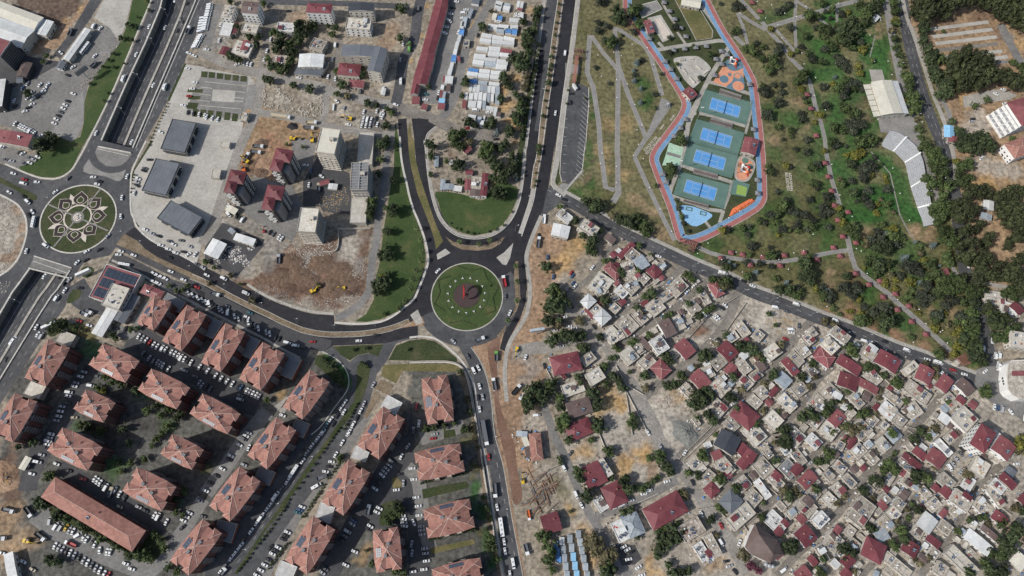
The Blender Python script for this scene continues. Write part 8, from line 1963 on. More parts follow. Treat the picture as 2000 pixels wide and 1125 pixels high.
vehicle('tipper','g',*px('A3 70,645')[0],-15);vehicle('tipper','k',*px('A3 218,655')[0],-55);vehicle('tipper','k',*px('A3 305,835')[0],-38);vehicle('tipper','r',*px('A3 528,890')[0],155,scale=.9);vehicle('excavator','y',*px('A3 210,868')[0],-10);vehicle('excavator','y',*px('A3 55,405')[0],-60,scale=.8);row('A3 15,850',1,0,'w','truck')
# D, E
for s,a,k,c in [('D1 322,848',-15,'car','w'),('D1 790,972',-15,'minibus','w'),('D1 1010,1065',-20,'car','w'),('D1 945,1030',-20,'car','k'),('D2 1330,168',-20,'van','w'),('D2 1178,192',-12,'van','w'),('D2 1260,220',-20,'car','g'),('E2 115,288',-18,'van','w'),('E2 478,440',-20,'car','k'),('E2 637,505',-20,'van','w'),('E2 327,437',-15,'van','w'),('E2 788,570',-10,'car','w'),('E2 865,597',-20,'minibus','w'),('E2 975,650',-15,'car','r'),('E2 1060,682',-15,'car','w'),('E2 1210,657',40,'car','w'),('E2 1325,722',85,'van','w'),('E2 1308,622',85,'minibus','w'),('E2 1285,545',85,'van','w'),('E2 1315,540',85,'van','w'),('E2 1195,490',80,'car','w'),('E2 1182,440',78,'car','w'),('E2 1175,405',78,'car','g'),('E2 1265,435',85,'car','w'),('E2 1165,185',75,'car','b'),('E1 1092,915',80,'car','w'),('E0 1290,690',-30,'car','w'),('E0 1345,660',-10,'car','w'),('E0 1122,873',0,'car','k'),('E0 1115,893',0,'car','s'),('E0 1355,762',20,'car','w'),('E1 1185,130',50,'car','w')]: row(s,1,a,c,k,group='cars on the roads')
row('D1 530,1105',1,38,'w');row('D2 580,32',1,38,'w');row('D2 528,75',1,38,'w');row('D2 810,178 788,195',2,-35,'wk');row('D2 755,262 738,272',2,-45,'ww');row('D2 1290,352 1295,378',2,-5,'ww');row('D2 1348,325',1,85,'g');row('D2 1250,420',1,-20,'r');row('D2 410,550',1,-60,'s');row('D2 855,905 885,885',2,45,'ws');row('D2 785,980',1,45,'w');row('D2 245,1108',1,-60,'w')
row('D3 338,183',1,-60,'s');row('D3 515,222',1,55,'w');row('D3 570,440',1,-60,'k');row('D3 635,672',1,-65,'w');row('D3 778,758',1,-65,'r');row('D3 778,880',1,-60,'w','van');row('D3 915,880',1,70,'w');row('D3 815,1018',1,10,'k');row('D3 842,1052',1,15,'s');row('D3 880,1095',1,-50,'k');row('D3 1235,1078',1,40,'w');row('D3 385,432',1,15,'w');row('D3 250,500 215,522',2,15,'ww');row('D3 120,572',1,15,'w');row('D3 60,600 10,622',3,18,'www');row('D3 68,912 122,952',3,30,'wwk');row('D3 105,1002',1,12,'w');row('D3 175,1060',1,35,'w');row('D3 200,1115',1,15,'w');row('D3 1440,290',1,40,'s')
row('E2 1278,918 1332,932',3,80,'wbs');row('E2 1400,955',1,-50,'w');row('E3 448,300',1,50,'w');row('E3 950,332 975,305',2,-55,'ws');row('E3 1003,272',1,-50,'s');row('E3 1030,232 1042,200',2,-45,'gk');row('E3 1030,362',1,60,'s');row('E3 1145,490',1,65,'k');row('E3 150,235 120,200',2,-50,'bw');row('E2 1500,1000',1,85,'w');row('E3 1440,305',1,5,'w');row('E2 590,595',1,55,'w');row('E2 890,675',1,45,'w')
_mc={}
def merged(name,roots,mats_of):
 """one mesh out of many small far things nobody could count one by one"""
 vs,fs,ms,mats=[],[],[],[];n=0
 for o,mw in roots:
  me=o
  if me.name not in _mc:
   a=np.empty(len(me.vertices)*3,np.float32);me.vertices.foreach_get('co',a);_mc[me.name]=(np.c_[a.reshape(-1,3),np.ones(len(me.vertices))],[tuple(p.vertices) for p in me.polygons],[p.material_index for p in me.polygons])
  v,f,m_=_mc[me.name];idx_=[]
  for m in me.materials:
   if m not in mats: mats.append(m)
   idx_.append(mats.index(m))
  vs.append((v @ np.array(mw).T)[:,:3]);fs += [tuple(i+n for i in q) for q in f];ms += [idx_[k] for k in m_];n += len(v)
 me=bpy.data.meshes.new(name);me.from_pydata(np.concatenate(vs).tolist(),[],fs);me.polygons.foreach_set('material_index',ms);me.update()
 o=link(name,me)
 for m in mats: me.materials.append(m)
 return tag(o,kind='stuff')
pk=[t for t in THINGS if t[0].name.startswith('parked_car')]
pk.sort(key=lambda t: (Vector(t[0].location)-Vector((0,0,H))).length);far=pk[298:]
bpy.context.view_layer.update();gone=set(id(t) for t in far)
if far:
 merged('parked_cars',[(ch.data,t[0].matrix_world) for t in far for ch in t[0].children],None)
 for t in far:
  for ch in list(t[0].children): bpy.data.objects.remove(ch)
 for t in far: bpy.data.objects.remove(t[0])
 THINGS[:]=[t for t in THINGS if id(t) not in gone]
# ================================================================ TREES
def leafmat(name,lo,mid,hi,rnd=.25):
 return mat(name,[lo,mid,hi],.9,.75,1.5,.25,rnd=rnd,island=.45,spec=.25,contrast=(.35,.65))
leafmat('leaf_dark',(.022,.034,.015),(.038,.053,.022),(.06,.077,.034),.4);leafmat('leaf_mid',(.03,.046,.015),(.048,.068,.023),(.075,.096,.036),.4);leafmat('leaf_pine',(.022,.029,.012),(.037,.045,.018),(.06,.066,.03))
leafmat('leaf_grey',(.024,.030,.020),(.037,.044,.029),(.056,.062,.042),.4);leafmat('leaf_blue',(.07,.095,.09),(.105,.135,.13),(.16,.19,.185),.12);leafmat('leaf_yellow',(.085,.09,.018),(.125,.122,.026),(.175,.155,.04),.15);leafmat('leaf_brown',(.06,.055,.028),(.09,.08,.042),(.13,.115,.062),.3);leafmat('leaf_purple',(.07,.02,.035),(.10,.03,.05),(.13,.05,.06),.1)
mat('bark',[(.06,.045,.032),(.10,.078,.055)],2,.95,3,.2)
def crown(seed,rx=1.0,rz=.8,nclump=26,leaves=24,ls=.13,flat=0,zc=1.0,gap=0.):
 r_=random.Random(seed);b=MB()
 cs=[]
 for i in range(nclump):
  th=r_.uniform(0,6.283);ph=math.acos(r_.uniform(-.35,1));q=r_.uniform(.5,1.0);lob=1+.22*math.sin(3*th+seed)+.12*math.sin(5*th+seed*2)
  cs.append((rx*q*lob*math.sin(ph)*math.cos(th),rx*q*lob*math.sin(ph)*math.sin(th),zc+rz*q*math.cos(ph),r_.uniform(.20,.36)*rx))
 b.blob((0,0,zc-.05),(rx*.62,rx*.62,rz*.62),0,9,6,.22,seed)
 for (cx,cy,cz,cr) in cs:
  for k in range(leaves):
   u=Vector((r_.gauss(0,1),r_.gauss(0,1),r_.gauss(.3,1))).normalized();p=Vector((cx,cy,cz))+u*cr*r_.uniform(.55,1.05)
   n=(u+Vector((r_.uniform(-.6,.6),r_.uniform(-.6,.6),r_.uniform(0,.6)))).normalized();t1=n.orthogonal().normalized();t2=n.cross(t1);a=r_.uniform(0,3.14);e1=(t1*math.cos(a)+t2*math.sin(a))*ls*rx*r_.uniform(.6,1.3);e2=n.cross(e1).normalized()*ls*rx*r_.uniform(.4,.9)
   b.add([p-e1,p-e2,p+e1,p+e2],[(0,1,2,3)])
 return b
def trunk(h,r,spread=.5,seed=0):
 r_=random.Random(seed);b=MB();b.tube([(0,0,-.1),(r_.uniform(-.05,.05),r_.uniform(-.05,.05),h*.5),(0,0,h)],[r*1.3,r,r*.7],7)
 for k in range(5): a=k*1.26+r_.uniform(-.3,.3);b.tube([(0,0,h*.7),(math.cos(a)*spread,math.sin(a)*spread,h*1.15)],[r*.5,r*.2],5)
 return b
TM={}
def tset(name,lm,n,**kw):
 TM[name]=[]
 for i in range(n):
  me=mk(crown(hash(name) % 97 if False else len(TM)*31+i*7+1,**kw),[lm]);zc=kw.get('zc',1.0);t_=mk(trunk(zc*.75,.07,.45,i),['bark']);TM[name].append((me,t_))
tset('b','leaf_grey',4,rx=1,rz=.8,nclump=34,leaves=22,ls=.12,zc=.85)      # clipped round park bush-trees
tset('t','leaf_dark',5,rx=1,rz=.85,nclump=26,leaves=26,ls=.13,zc=1.15)
tset('m','leaf_mid',5,rx=1,rz=.8,nclump=24,leaves=26,ls=.13,zc=1.1)
tset('p','leaf_pine',5,rx=1,rz=.9,nclump=22,leaves=30,ls=.12,zc=1.25)
tset('y','leaf_yellow',3,rx=1,rz=.7,nclump=26,leaves=20,ls=.13,zc=.8)
tset('o','leaf_brown',3,rx=1,rz=.8,nclump=18,leaves=20,ls=.12,zc=1.0)
tset('u','leaf_purple',1,rx=1,rz=.8,nclump=22,leaves=20,ls=.12,zc=1.0)
def spruce_mb(seed):
 r_=random.Random(seed);b=MB();b.tube([(0,0,.1),(0,0,1.9)],[.5,.06],9)
 for t_ in range(7):
  z=.25+t_*.24;rad=1.0-t_*.13
  for k in range(12-t_):
   a=6.283*k/(12-t_)+t_*.4+r_.uniform(-.1,.1);d1=Vector((math.cos(a),math.sin(a),0));s_=Vector((-d1.y,d1.x,0))
   for j in range(4):
    p=d1*rad*(.3+.22*j)+Vector((0,0,z+.15-.05*j));w_=.13*(1.1-.15*j);q=d1*.17;b.add([p-q,p-s_*w_+Vector((0,0,-.02)),p+q+Vector((0,0,-.03)),p+s_*w_+Vector((0,0,-.02))],[(0,1,2,3)])
 return b
TM['s']=[(mk(spruce_mb(k),['leaf_blue']),mk(trunk(.5,.07,.2,k),['bark'])) for k in range(2)]
def palm_mb(seed):
 r_=random.Random(seed);b=MB()
 for k in range(13):
  a=6.283*k/13+r_.uniform(-.1,.1);d1=Vector((math.cos(a),math.sin(a),0));s_=Vector((-d1.y,d1.x,0));up=r_.uniform(.1,.5);pr=None
  for j in range(5):
   f=j/4;p=d1*f*1.0+Vector((0,0,2.2+up*math.sin(f*3.0)-.35*f*f));w_=.13*(1-abs(f-.45)*1.5)+.01
   if pr is not None: b.add([pr[0]-s_*pr[1],p-s_*w_,p+s_*w_,pr[0]+s_*pr[1]],[(0,1,2,3)])
   pr=(p,w_)
 return b
TM['a']=[(mk(palm_mb(k),['leaf_mid']),mk(MB().tube([(0,0,-.1),(.03,0,1.2),(0,0,2.25)],[.13,.09,.07],7),['bark'])) for k in range(2)]
TN=dict(b=('rounded_tree','rounded grey green park tree','park tree'),t=('broadleaf_tree','dark green leafy tree','tree'),m=('garden_tree','mid green leafy tree','tree'),p=('pine_tree','olive green pine tree','pine tree'),y=('golden_shrub','yellow green shrub','shrub'),o=('dry_tree','brownish sparse tree','tree'),s=('blue_spruce','pale blue spruce','spruce'),a=('palm_tree','small palm','palm'),u=('plum_tree','purple leaved tree','tree'))
TG=dict(b='rounded trees planted across the park',t='dark leafy trees',m='mid green yard trees',p='pine trees of the wood and avenue',y='yellow green shrubs of the park',o='brownish trees',s='blue spruces of the park',a='small palms along the curving roads',u='purple trees')
TR=[]
def trees(k,data):
 ox=oy=0
 for w_ in data.split():
  if len(w_) == 2 and w_[0] in TX and w_[1] in TY: ox,oy=TX[w_[0]],TY[w_[1]];continue
  kk=k;
  if w_[-1].isalpha(): kk=w_[-1];w_=w_[:-1]
  x,y,r=[float(v) for v in w_.split(',')];TR.append((kk,ox+x/3.75,oy+y/3.75,r))
trees('t','''C0 540,195,11 600,80,7o 805,480,20 770,440,13 850,460,13 700,600,12 690,560,9 870,290,16 850,330,11 925,130,10 830,160,9m 405,610,10 670,730,8 780,690,8 820,760,10m 810,830,12 740,970,12 720,950,9 430,900,10 600,910,14 390,980,11m 640,960,8s 330,1010,14m 300,1000,9 370,1070,12m 430,1045,12o 570,1090,16m 670,1090,10 160,1070,12 380,705,6 140,640,6 885,380,7m 860,340,8m 900,230,10m 930,80,8 880,250,12 850,280,11 730,640,8 770,860,10 790,900,10m 800,790,9 820,720,9 560,920,9 480,920,9
1380,165,8b 1440,190,8b 1380,220,9b 1430,290,9b 1470,320,12m 1485,130,8b 1390,15,10b 1430,5,8b 1365,492,6b 1465,610,5b 1490,300,10m 860,600,9o 850,560,9o 840,640,8o 1290,720,3
C1 560,75,14m 540,110,10m 600,150,14 640,200,14 680,280,13 740,230,12 750,120,10 640,390,14 670,380,12 360,170,13 340,190,10m 370,300,8m 620,280,9 660,170,6s 665,200,5s 780,285,6s 690,240,9 155,110,9m 150,250,6 270,150,6m 570,380,5m 330,30,8 600,30,9 650,60,8 700,30,10 760,170,9 1105,485,6m 1210,590,9 1265,700,8 1345,740,12 1335,810,12m 1310,790,9m 1400,660,8 1300,450,12 1350,480,13 1400,495,10 1340,510,9 1480,550,8o 1000,925,12 1060,1110,14m 1420,880,6m 1460,875,6
C2 1060,80,15m 1060,40,9 1010,190,12 1090,200,20 1110,150,13m 1050,160,12 1010,290,12 1080,300,12o 1240,290,10o 1060,430,12 1130,410,15 1200,400,14 1260,390,9m 1000,440,5m 1090,400,9o 1430,140,12 1390,410,8 1280,490,10 1240,480,7m 1020,770,12m 900,800,15 880,900,15 950,850,15 920,770,9m 860,860,10m 940,760,9 1100,860,10m 1100,920,8 1130,1010,14m 1110,1070,9m 1230,700,7 1330,810,11 1360,900,12 1420,620,9m 1480,690,10 1380,1070,12 1440,750,8m 1400,1040,8m 1060,730,7 1250,740,7 1400,690,7m
1030,800,9 1500,560,7 C3 1390,20,12 1110,45,8m 1160,130,9 1330,130,6m 1465,220,12m 1440,200,8 1230,360,10m 1260,420,9 1245,390,8m 1100,260,5 1100,295,5 1300,530,12 1280,550,8m 1480,410,6 990,840,13m 960,830,9m 1030,930,12m 1010,1010,12m 1040,960,8o 1050,1080,7m 1340,890,20o 1310,870,12o 1430,1000,18o 1440,1090,15 1370,950,13o 1480,960,14o 1460,1060,14m 1180,650,4
B0 470,590,11 445,580,8 650,625,9 770,655,11 1440,65,12 1430,285,10 970,690,7m 1040,700,9o 1200,755,9 1260,770,8 1340,800,7 1370,830,7m 1325,920,9 1310,1060,12 1330,1010,8m 700,210,14 680,250,9 770,200,13m 560,280,11 510,245,9m 550,340,15 520,370,9 620,330,11m 690,310,12m 740,260,9 800,190,9 905,195,6 960,205,8 935,255,9m 620,390,12 560,520,11m 600,510,11 480,490,9 460,430,7m 640,450,10 1005,625,11 970,530,8m 1150,500,6 1150,560,6 1165,540,5 430,30,8m 190,20,7 235,200,7 330,275,8m 390,270,8m 380,330,8 185,400,7 250,440,9m 200,430,7 650,380,9 610,480,9m 540,490,8m 590,220,0.1 1500,330,5m
B1 1290,40,9 1340,20,7 1290,140,7m 1280,240,7 1230,450,10m 1210,540,11m 1220,500,9 1375,515,12 1350,500,9m 1380,290,8 1400,35,5 1350,670,9 1320,665,7 1330,790,10 1340,850,11 1300,840,9 1290,1050,11 1320,1060,10 1300,990,8y 1330,985,7 1250,1060,9 190,985,7o 70,930,5m 10,890,6m 600,30,4m 720,45,4m
B2 830,30,7o 350,140,8o 30,10,6o 1290,25,13 1330,15,11 1260,80,9 460,870,6m 1310,210,0.1 1420,200,5m 1445,150,5m 1310,235,5m 260,20,4m
A0 300,1060,14 340,1080,16 360,1010,12 390,1040,11 970,195,7 940,180,6 890,280,6 970,295,5 920,285,5 830,390,5 800,440,4 760,490,4 830,490,4 1090,75,4 1085,15,4 1005,125,3 665,615,4 795,685,4 765,740,4 910,465,3 210,690,9 240,650,0.1 340,410,6m 320,455,5m
A2 400,310,11m 440,330,11m 460,305,8 370,350,9m 520,330,6 830,390,7 850,420,6 600,360,6o 550,345,6m 960,350,6m 1010,340,5m 1490,320,0.1 780,700,7m 830,740,7m 900,760,8 990,800,9 720,780,7m 750,800,8y 650,1060,8m 600,1050,8m 1150,910,8 1240,940,9m 1330,970,8 1080,950,8m 1180,980,7m 1230,1060,7m 1300,1000,8 1290,70,5m 1240,30,5m 1380,30,6 1340,60,5m
A3 330,600,10 300,570,8 430,690,11 280,590,9 370,1000,9 430,1020,9 500,700,10m 460,660,8 640,780,8m 600,760,7 750,850,8m 720,830,7 870,910,8m 840,890,7 380,390,8m 350,400,8m 1050,980,11m 1110,1000,8m 1000,970,9 950,980,8m 1180,860,6 1130,820,7m 1200,920,7m 250,150,9 140,180,6 900,40,8 950,150,7 860,300,7 960,300,7m 1060,270,7m 880,360,6m 1110,170,6m 1150,120,7m 1190,80,7m 1340,680,5m 1300,560,8 1350,500,8m 1290,660,6m 1230,1060,7 1300,1090,7m 220,60,8 740,60,8m 650,30,7
B3 990,270,7m 1000,250,5 1400,620,10 1430,650,9m 1330,700,8m 1350,740,8 1380,680,8m 1180,940,5o 1450,1100,7 1400,1090,7m 1220,1040,6
B2 1150,600,6 1180,620,5m 1490,500,4 870,570,7 930,620,7 960,680,7m 900,610,6 1000,720,7m 1180,490,4 1090,500,4
C3 590,860,9m 580,900,9m 575,640,6m 590,700,6m 640,1000,7m 610,930,7 560,620,6 500,180,6o 480,120,6o 540,550,5m 560,780,6 500,330,6o 470,70,7o 130,1060,0.1 C2 130,1080,8m 180,1070,6 260,1060,5 330,1040,5m 400,1080,9m 370,660,6 420,860,6o 440,960,6 460,1050,6o
C0 1160,660,3m 1150,760,3m''')
trees('t','C0 1095,30,4 1088,95,4 1078,165,4 1065,260,4 1048,350,4 1035,415,5 1040,480,5 1022,510,4 1018,550,5 1018,605,8 1000,665,3 992,740,3 1003,790,3 975,850,5 995,855,3o 975,935,3o 950,1070,5m 945,1105,5 1090,120,3o 1065,210,3o 1055,380,3o 970,935,3o C1 940,40,5 945,90,5 925,295,4 915,330,3 925,235,3y 945,150,3o')
trees('a','C1 58,662,5 88,745,5 95,830,5 88,895,5 55,965,5 28,1030,5 14,1095,5 370,760,5 512,775,5 590,750,6 780,935,5 790,1050,5 C2 720,300,6 785,155,5 B2 1475,160,4')
trees('m','C1 300,605,2 365,648,3 415,668,3 460,680,3 500,680,2 580,665,3 632,650,3 690,620,3 745,520,3 340,640,2 590,1060,2')
trees('b','''D0 135,80,13m 120,120,10 170,180,11m 140,230,8 190,60,9m 450,195,9 405,275,6 400,380,7 460,470,5m 480,1020,11m 510,1050,8m 700,400,8m 630,570,6 580,340,5m 165,455,8s 200,440,6 143,510,6s 148,545,6 148,585,7s 195,645,7s 192,745,7s 295,690,6 50,255,4m 10,310,6m 290,790,5m 35,110,12t 20,150,12t 10,80,10t 60,170,8t 345,540,5
890,30,9 930,50,8 880,60,7 890,225,9m 870,240,6 1040,315,7 1085,345,6m 780,25,5 1200,80,9 1240,60,8 1280,30,8 1420,120,12m 1435,90,9m 1480,120,9m 1145,210,7y 1000,370,12m 960,360,9m 1020,400,8m 1080,430,9m 1160,450,12m 1190,380,10 1210,340,10 1140,520,10m 1180,490,9m 1110,500,7m 1290,395,7y 1370,340,8 1400,270,8m 1290,200,8 1450,430,10 1420,400,8m 1370,570,13m 1330,600,9m 1400,540,9m 1370,650,7y 1165,620,7 1230,620,7 1225,675,9 1105,670,12 1090,640,8m 1200,750,12 1170,740,7m 1120,840,12 1090,810,7m 1195,930,8m 1290,955,8m 1370,830,8 1375,875,9 1415,1025,9 1240,1020,4 1400,750,6m 1485,830,7y 1470,890,6y 1480,200,7 1330,380,5m 1390,720,5 1290,1000,5m 1330,1090,6
D1 410,210,11m 400,190,9t 440,230,8t 305,330,5m 470,490,6 495,555,6m 505,605,5 450,430,4m 545,660,4 110,600,13t 80,590,10t 200,610,11m 170,560,9m 40,580,11t 160,640,8m 230,680,11m 265,650,7m 140,570,8t 1135,220,10m 1120,190,6m 1265,180,8y 1290,190,6 1195,370,7 1445,200,9m 1490,170,8 1410,80,8 1460,310,9m 1490,340,8 1430,430,8 1240,470,11m 1210,470,8m 1270,440,8 1290,510,9 1335,530,9 1395,545,9 1450,580,8 1150,540,10 1190,545,8m 1060,590,8m 1105,600,7 1150,590,7m 1180,600,7m 1345,590,5 1330,630,8 1340,660,7m 1450,630,9m 1420,650,7 1230,650,9 1200,690,6y 1280,660,5m 930,640,8m 985,630,6 980,685,7 795,650,9y 830,650,8 1015,770,9 985,775,6 1140,780,6 1150,835,10m 1180,840,8 1120,850,7m 985,840,6m 840,890,7s 880,910,6s 1040,960,8s 1265,1035,7s 820,930,9m 800,890,8 965,890,7 1150,920,7 1065,900,8 1390,920,14t 1400,980,14t 1370,880,9t 1430,850,8m 1370,1000,9t 1420,1030,10t 1180,1010,7m 970,1000,8m 1000,1010,8 1200,1090,9t 1270,1100,10t 1340,1080,9 720,1020,9m 790,1060,11m 820,1030,11m 850,1060,8 1360,1110,8m 1480,1080,8y 550,1000,9m 530,980,8m 570,1020,7m 180,770,7m 265,840,5m 260,1100,6m
E0 10,210,10m 60,220,11m 25,270,8m 40,355,9 95,350,9m 165,100,8 212,88,6y 85,130,6 170,200,13t 220,190,14t 260,220,13t 160,240,12t 220,270,13t 190,310,12t 150,290,10m 260,260,10m 300,310,9 340,110,15m 370,80,12t 400,50,13t 290,40,11m 420,60,9m 360,140,9m 240,130,8m 320,365,10y 165,450,12 190,500,9 20,450,9m 390,440,7m 290,480,8y 305,530,9y 120,560,6s 230,600,12 270,610,11 190,590,9m 100,615,7y 30,630,9 130,650,10m 200,660,11 180,700,11 260,650,8m 320,650,8 200,800,11m 250,830,13m 170,790,9m 50,770,10 220,900,11 270,900,13 310,910,10 250,950,12 110,940,11m 170,950,9m 10,840,7y 290,1040,12m 340,1010,10m 370,1040,11m 90,1050,10m 120,1060,10 200,1070,5 410,1020,9m 300,1105,9y 40,1100,7y 20,30,9m 90,70,8m 50,80,6 450,10,9m 330,170,9t 310,60,9m 130,180,8m 60,300,7m 230,350,8m 130,410,8 360,330,5m
E1 200,100,7y 265,100,11y 310,90,9y 230,170,11t 255,175,6s 300,20,13m 370,10,9 410,120,6 370,180,13 340,210,12 400,170,8 430,170,6m 320,270,11 370,250,8y 485,260,6y 495,300,6y 150,280,8o 165,315,8m 235,295,8 310,210,9 245,380,11t 280,385,5s 360,360,10 495,355,9 335,420,9 370,470,10 275,440,5 425,465,6y 420,525,7y 490,470,8m 450,430,6o 60,410,11 20,490,10 70,520,9 25,540,9 75,630,8 540,525,6o 150,490,8y 180,600,10y 150,540,7m 260,690,10m 210,640,9m 270,640,8t 240,610,7m 450,610,8m 430,670,9 485,680,7s 545,640,9y 380,725,9 460,720,10 540,700,12m 600,710,8m 420,780,12t 500,790,13t 560,760,10 340,770,8o 708,740,6s 840,760,8s 740,770,8m 735,825,8o 630,855,10s 650,920,13 700,920,12 740,960,12 800,910,10m 770,880,9y 830,880,7m 885,915,5s 930,850,11m 460,890,10t 430,920,11t 500,910,9m 350,890,10m 380,870,7t 520,980,9o 600,990,9 410,970,10m 480,1030,7y 560,1020,7y 670,1030,10y 735,1035,6s 800,1060,11 860,970,12m 900,1020,12m 820,990,9m 880,1080,11m 950,1090,12m 200,1000,9t 200,1080,11 270,1080,12 60,1095,8s 15,1075,8 940,900,9m 870,1110,10 1000,1030,12m 1040,1060,12m 970,1000,9m 330,930,5y 780,1000,9m
E2 70,100,12 80,130,9 30,120,8m 190,45,12 270,45,11 240,100,10 290,130,8y 30,90,10m 330,185,8 235,215,6y 205,215,4y 305,238,7y 300,290,12m 270,300,8m 340,300,7m 370,290,5m 400,230,10 480,200,12 440,180,7 470,270,11t 520,300,13t 470,320,12t 550,290,9m 150,240,5m 100,200,6m 800,30,11 750,100,11 810,115,9 760,160,9 880,100,11m 930,100,9 960,80,9m 1000,140,10 930,170,10 850,70,9m 900,60,11m 860,250,12 850,280,9m 920,225,7y 1030,250,9 730,230,6y 850,340,9y 1040,365,9y 990,380,6y 930,320,10o 1000,300,7m 670,410,7m 870,530,11m 920,540,6o 990,530,8y 1010,475,8y 640,110,8m 680,70,8m 560,50,8y 620,130,7m 700,200,5o 480,20,7y
E2 1080,40,11m 1100,100,11m 1120,160,11t 1110,230,11m 1130,290,11t 1140,350,11m 1060,420,11t 1120,400,11m 1150,460,11t 1130,530,13t 1180,560,11t 1150,500,11t 1100,480,9m 1090,350,9m 1170,70,13m 1010,60,10m 1050,150,9m 1060,300,8m 1190,600,9m''')
trees('p','''E0 540,20,11m 550,80,11m 560,150,11y 560,170,9m 530,220,10o 550,285,9m 555,345,9m 580,400,9m 600,470,8m 640,570,12m 620,550,9m 660,630,12m 670,700,14m 640,700,9m 690,760,14m 690,810,12m 660,730,9y 710,880,6o 720,945,8m 740,1010,7m 770,1080,11m
700,40,16 760,80,18 680,100,12 740,160,16 830,110,16 880,60,18 960,50,20 1040,40,18 1120,30,18 1200,60,18 1300,60,20 1400,80,22 1480,60,20 1350,150,15 1440,160,20 1490,220,15 1460,110,17 760,230,12t 770,300,12t 750,200,12t 790,370,13t 830,430,14t 800,450,12t 880,440,11m 920,440,8y 830,520,12t 860,580,14t 900,640,16t 930,690,13t 880,690,12t 940,500,16 1000,470,16 1050,420,14 1070,500,14 980,580,18 1060,600,18 1130,560,16 1150,430,12 1190,480,16 1230,520,12 1200,590,18 1290,590,14 1340,600,16 1150,640,12 1400,640,16 1470,640,16 860,30,12 1000,20,14 1250,20,16 1360,30,16 1450,20,16 1300,110,12 1420,180,12 1080,650,9 1020,650,10 920,600,12 1010,530,12 1260,570,12 1100,460,12 910,120,11 840,60,12 720,120,12 1415,460,8m 1480,560,12m 1490,500,11m 1480,480,9m 910,230,5m 1225,730,7m 1140,775,8m 965,895,7t 1030,970,10t 1010,960,8t 1410,1020,7m 1060,1060,12t 1140,1050,16t 1200,1060,16t 1250,1080,12t 1090,1090,12t 1040,1090,8t
E1 780,40,12m 820,100,12m 860,90,12m 830,160,12m 900,160,11m 850,210,13m 900,240,14m 790,280,12m 820,320,12m 880,310,11m 930,330,12m 800,390,6m 910,400,11m 850,480,12m 830,530,11m 900,470,12m 960,470,11m 940,530,11m 870,560,12m 860,600,11m 980,500,12 1020,470,11 1060,510,12 1000,570,12 1060,560,11 1110,530,12 900,670,12m 960,680,12m 900,720,11m 960,750,12m 1040,670,12 1080,660,9 1060,770,14 1020,780,10 1000,740,11m 1060,870,14 1020,860,9 1140,870,11 1190,880,11 1230,860,9 1160,970,13 1130,1040,12 1200,1000,13 1260,1000,13 1320,1000,13 1380,1000,15 1440,1020,13 1490,1010,13 1300,920,10 1390,920,11 1440,890,12 1490,880,12 1370,780,8 1380,740,7 1210,750,11 1230,710,9 1200,780,8 1165,615,8 1130,650,8 1350,520,14 1320,560,12 1400,560,16 1380,620,16 1440,640,16 1490,700,16 1420,720,14 1460,600,12 1310,500,10
1300,420,12 1340,410,12 1380,400,13 1420,385,13 1460,385,13 1500,380,12 1070,400,12 1110,390,12 1150,385,13 1190,375,11 1220,400,9 1020,310,12m 1070,290,12m 1100,270,8m 1020,250,9m 1040,190,13m 1090,170,13m 1005,150,8y 1040,10,16t 1100,20,18t 1180,20,18t 1240,50,12t 1150,70,12t 1040,60,9t 1040,1000,9 1090,900,7 1180,830,8
E2 1220,200,11 1260,290,12t 1310,320,12t 1350,280,11 1300,400,12m 1340,420,11m 1380,370,11m 1430,340,10m 1400,60,11m 1430,120,11m 1350,90,9m 1290,250,9m 1210,810,13m 1200,50,9o 1240,230,10m 1280,330,10m 1480,90,12 1460,40,12''')
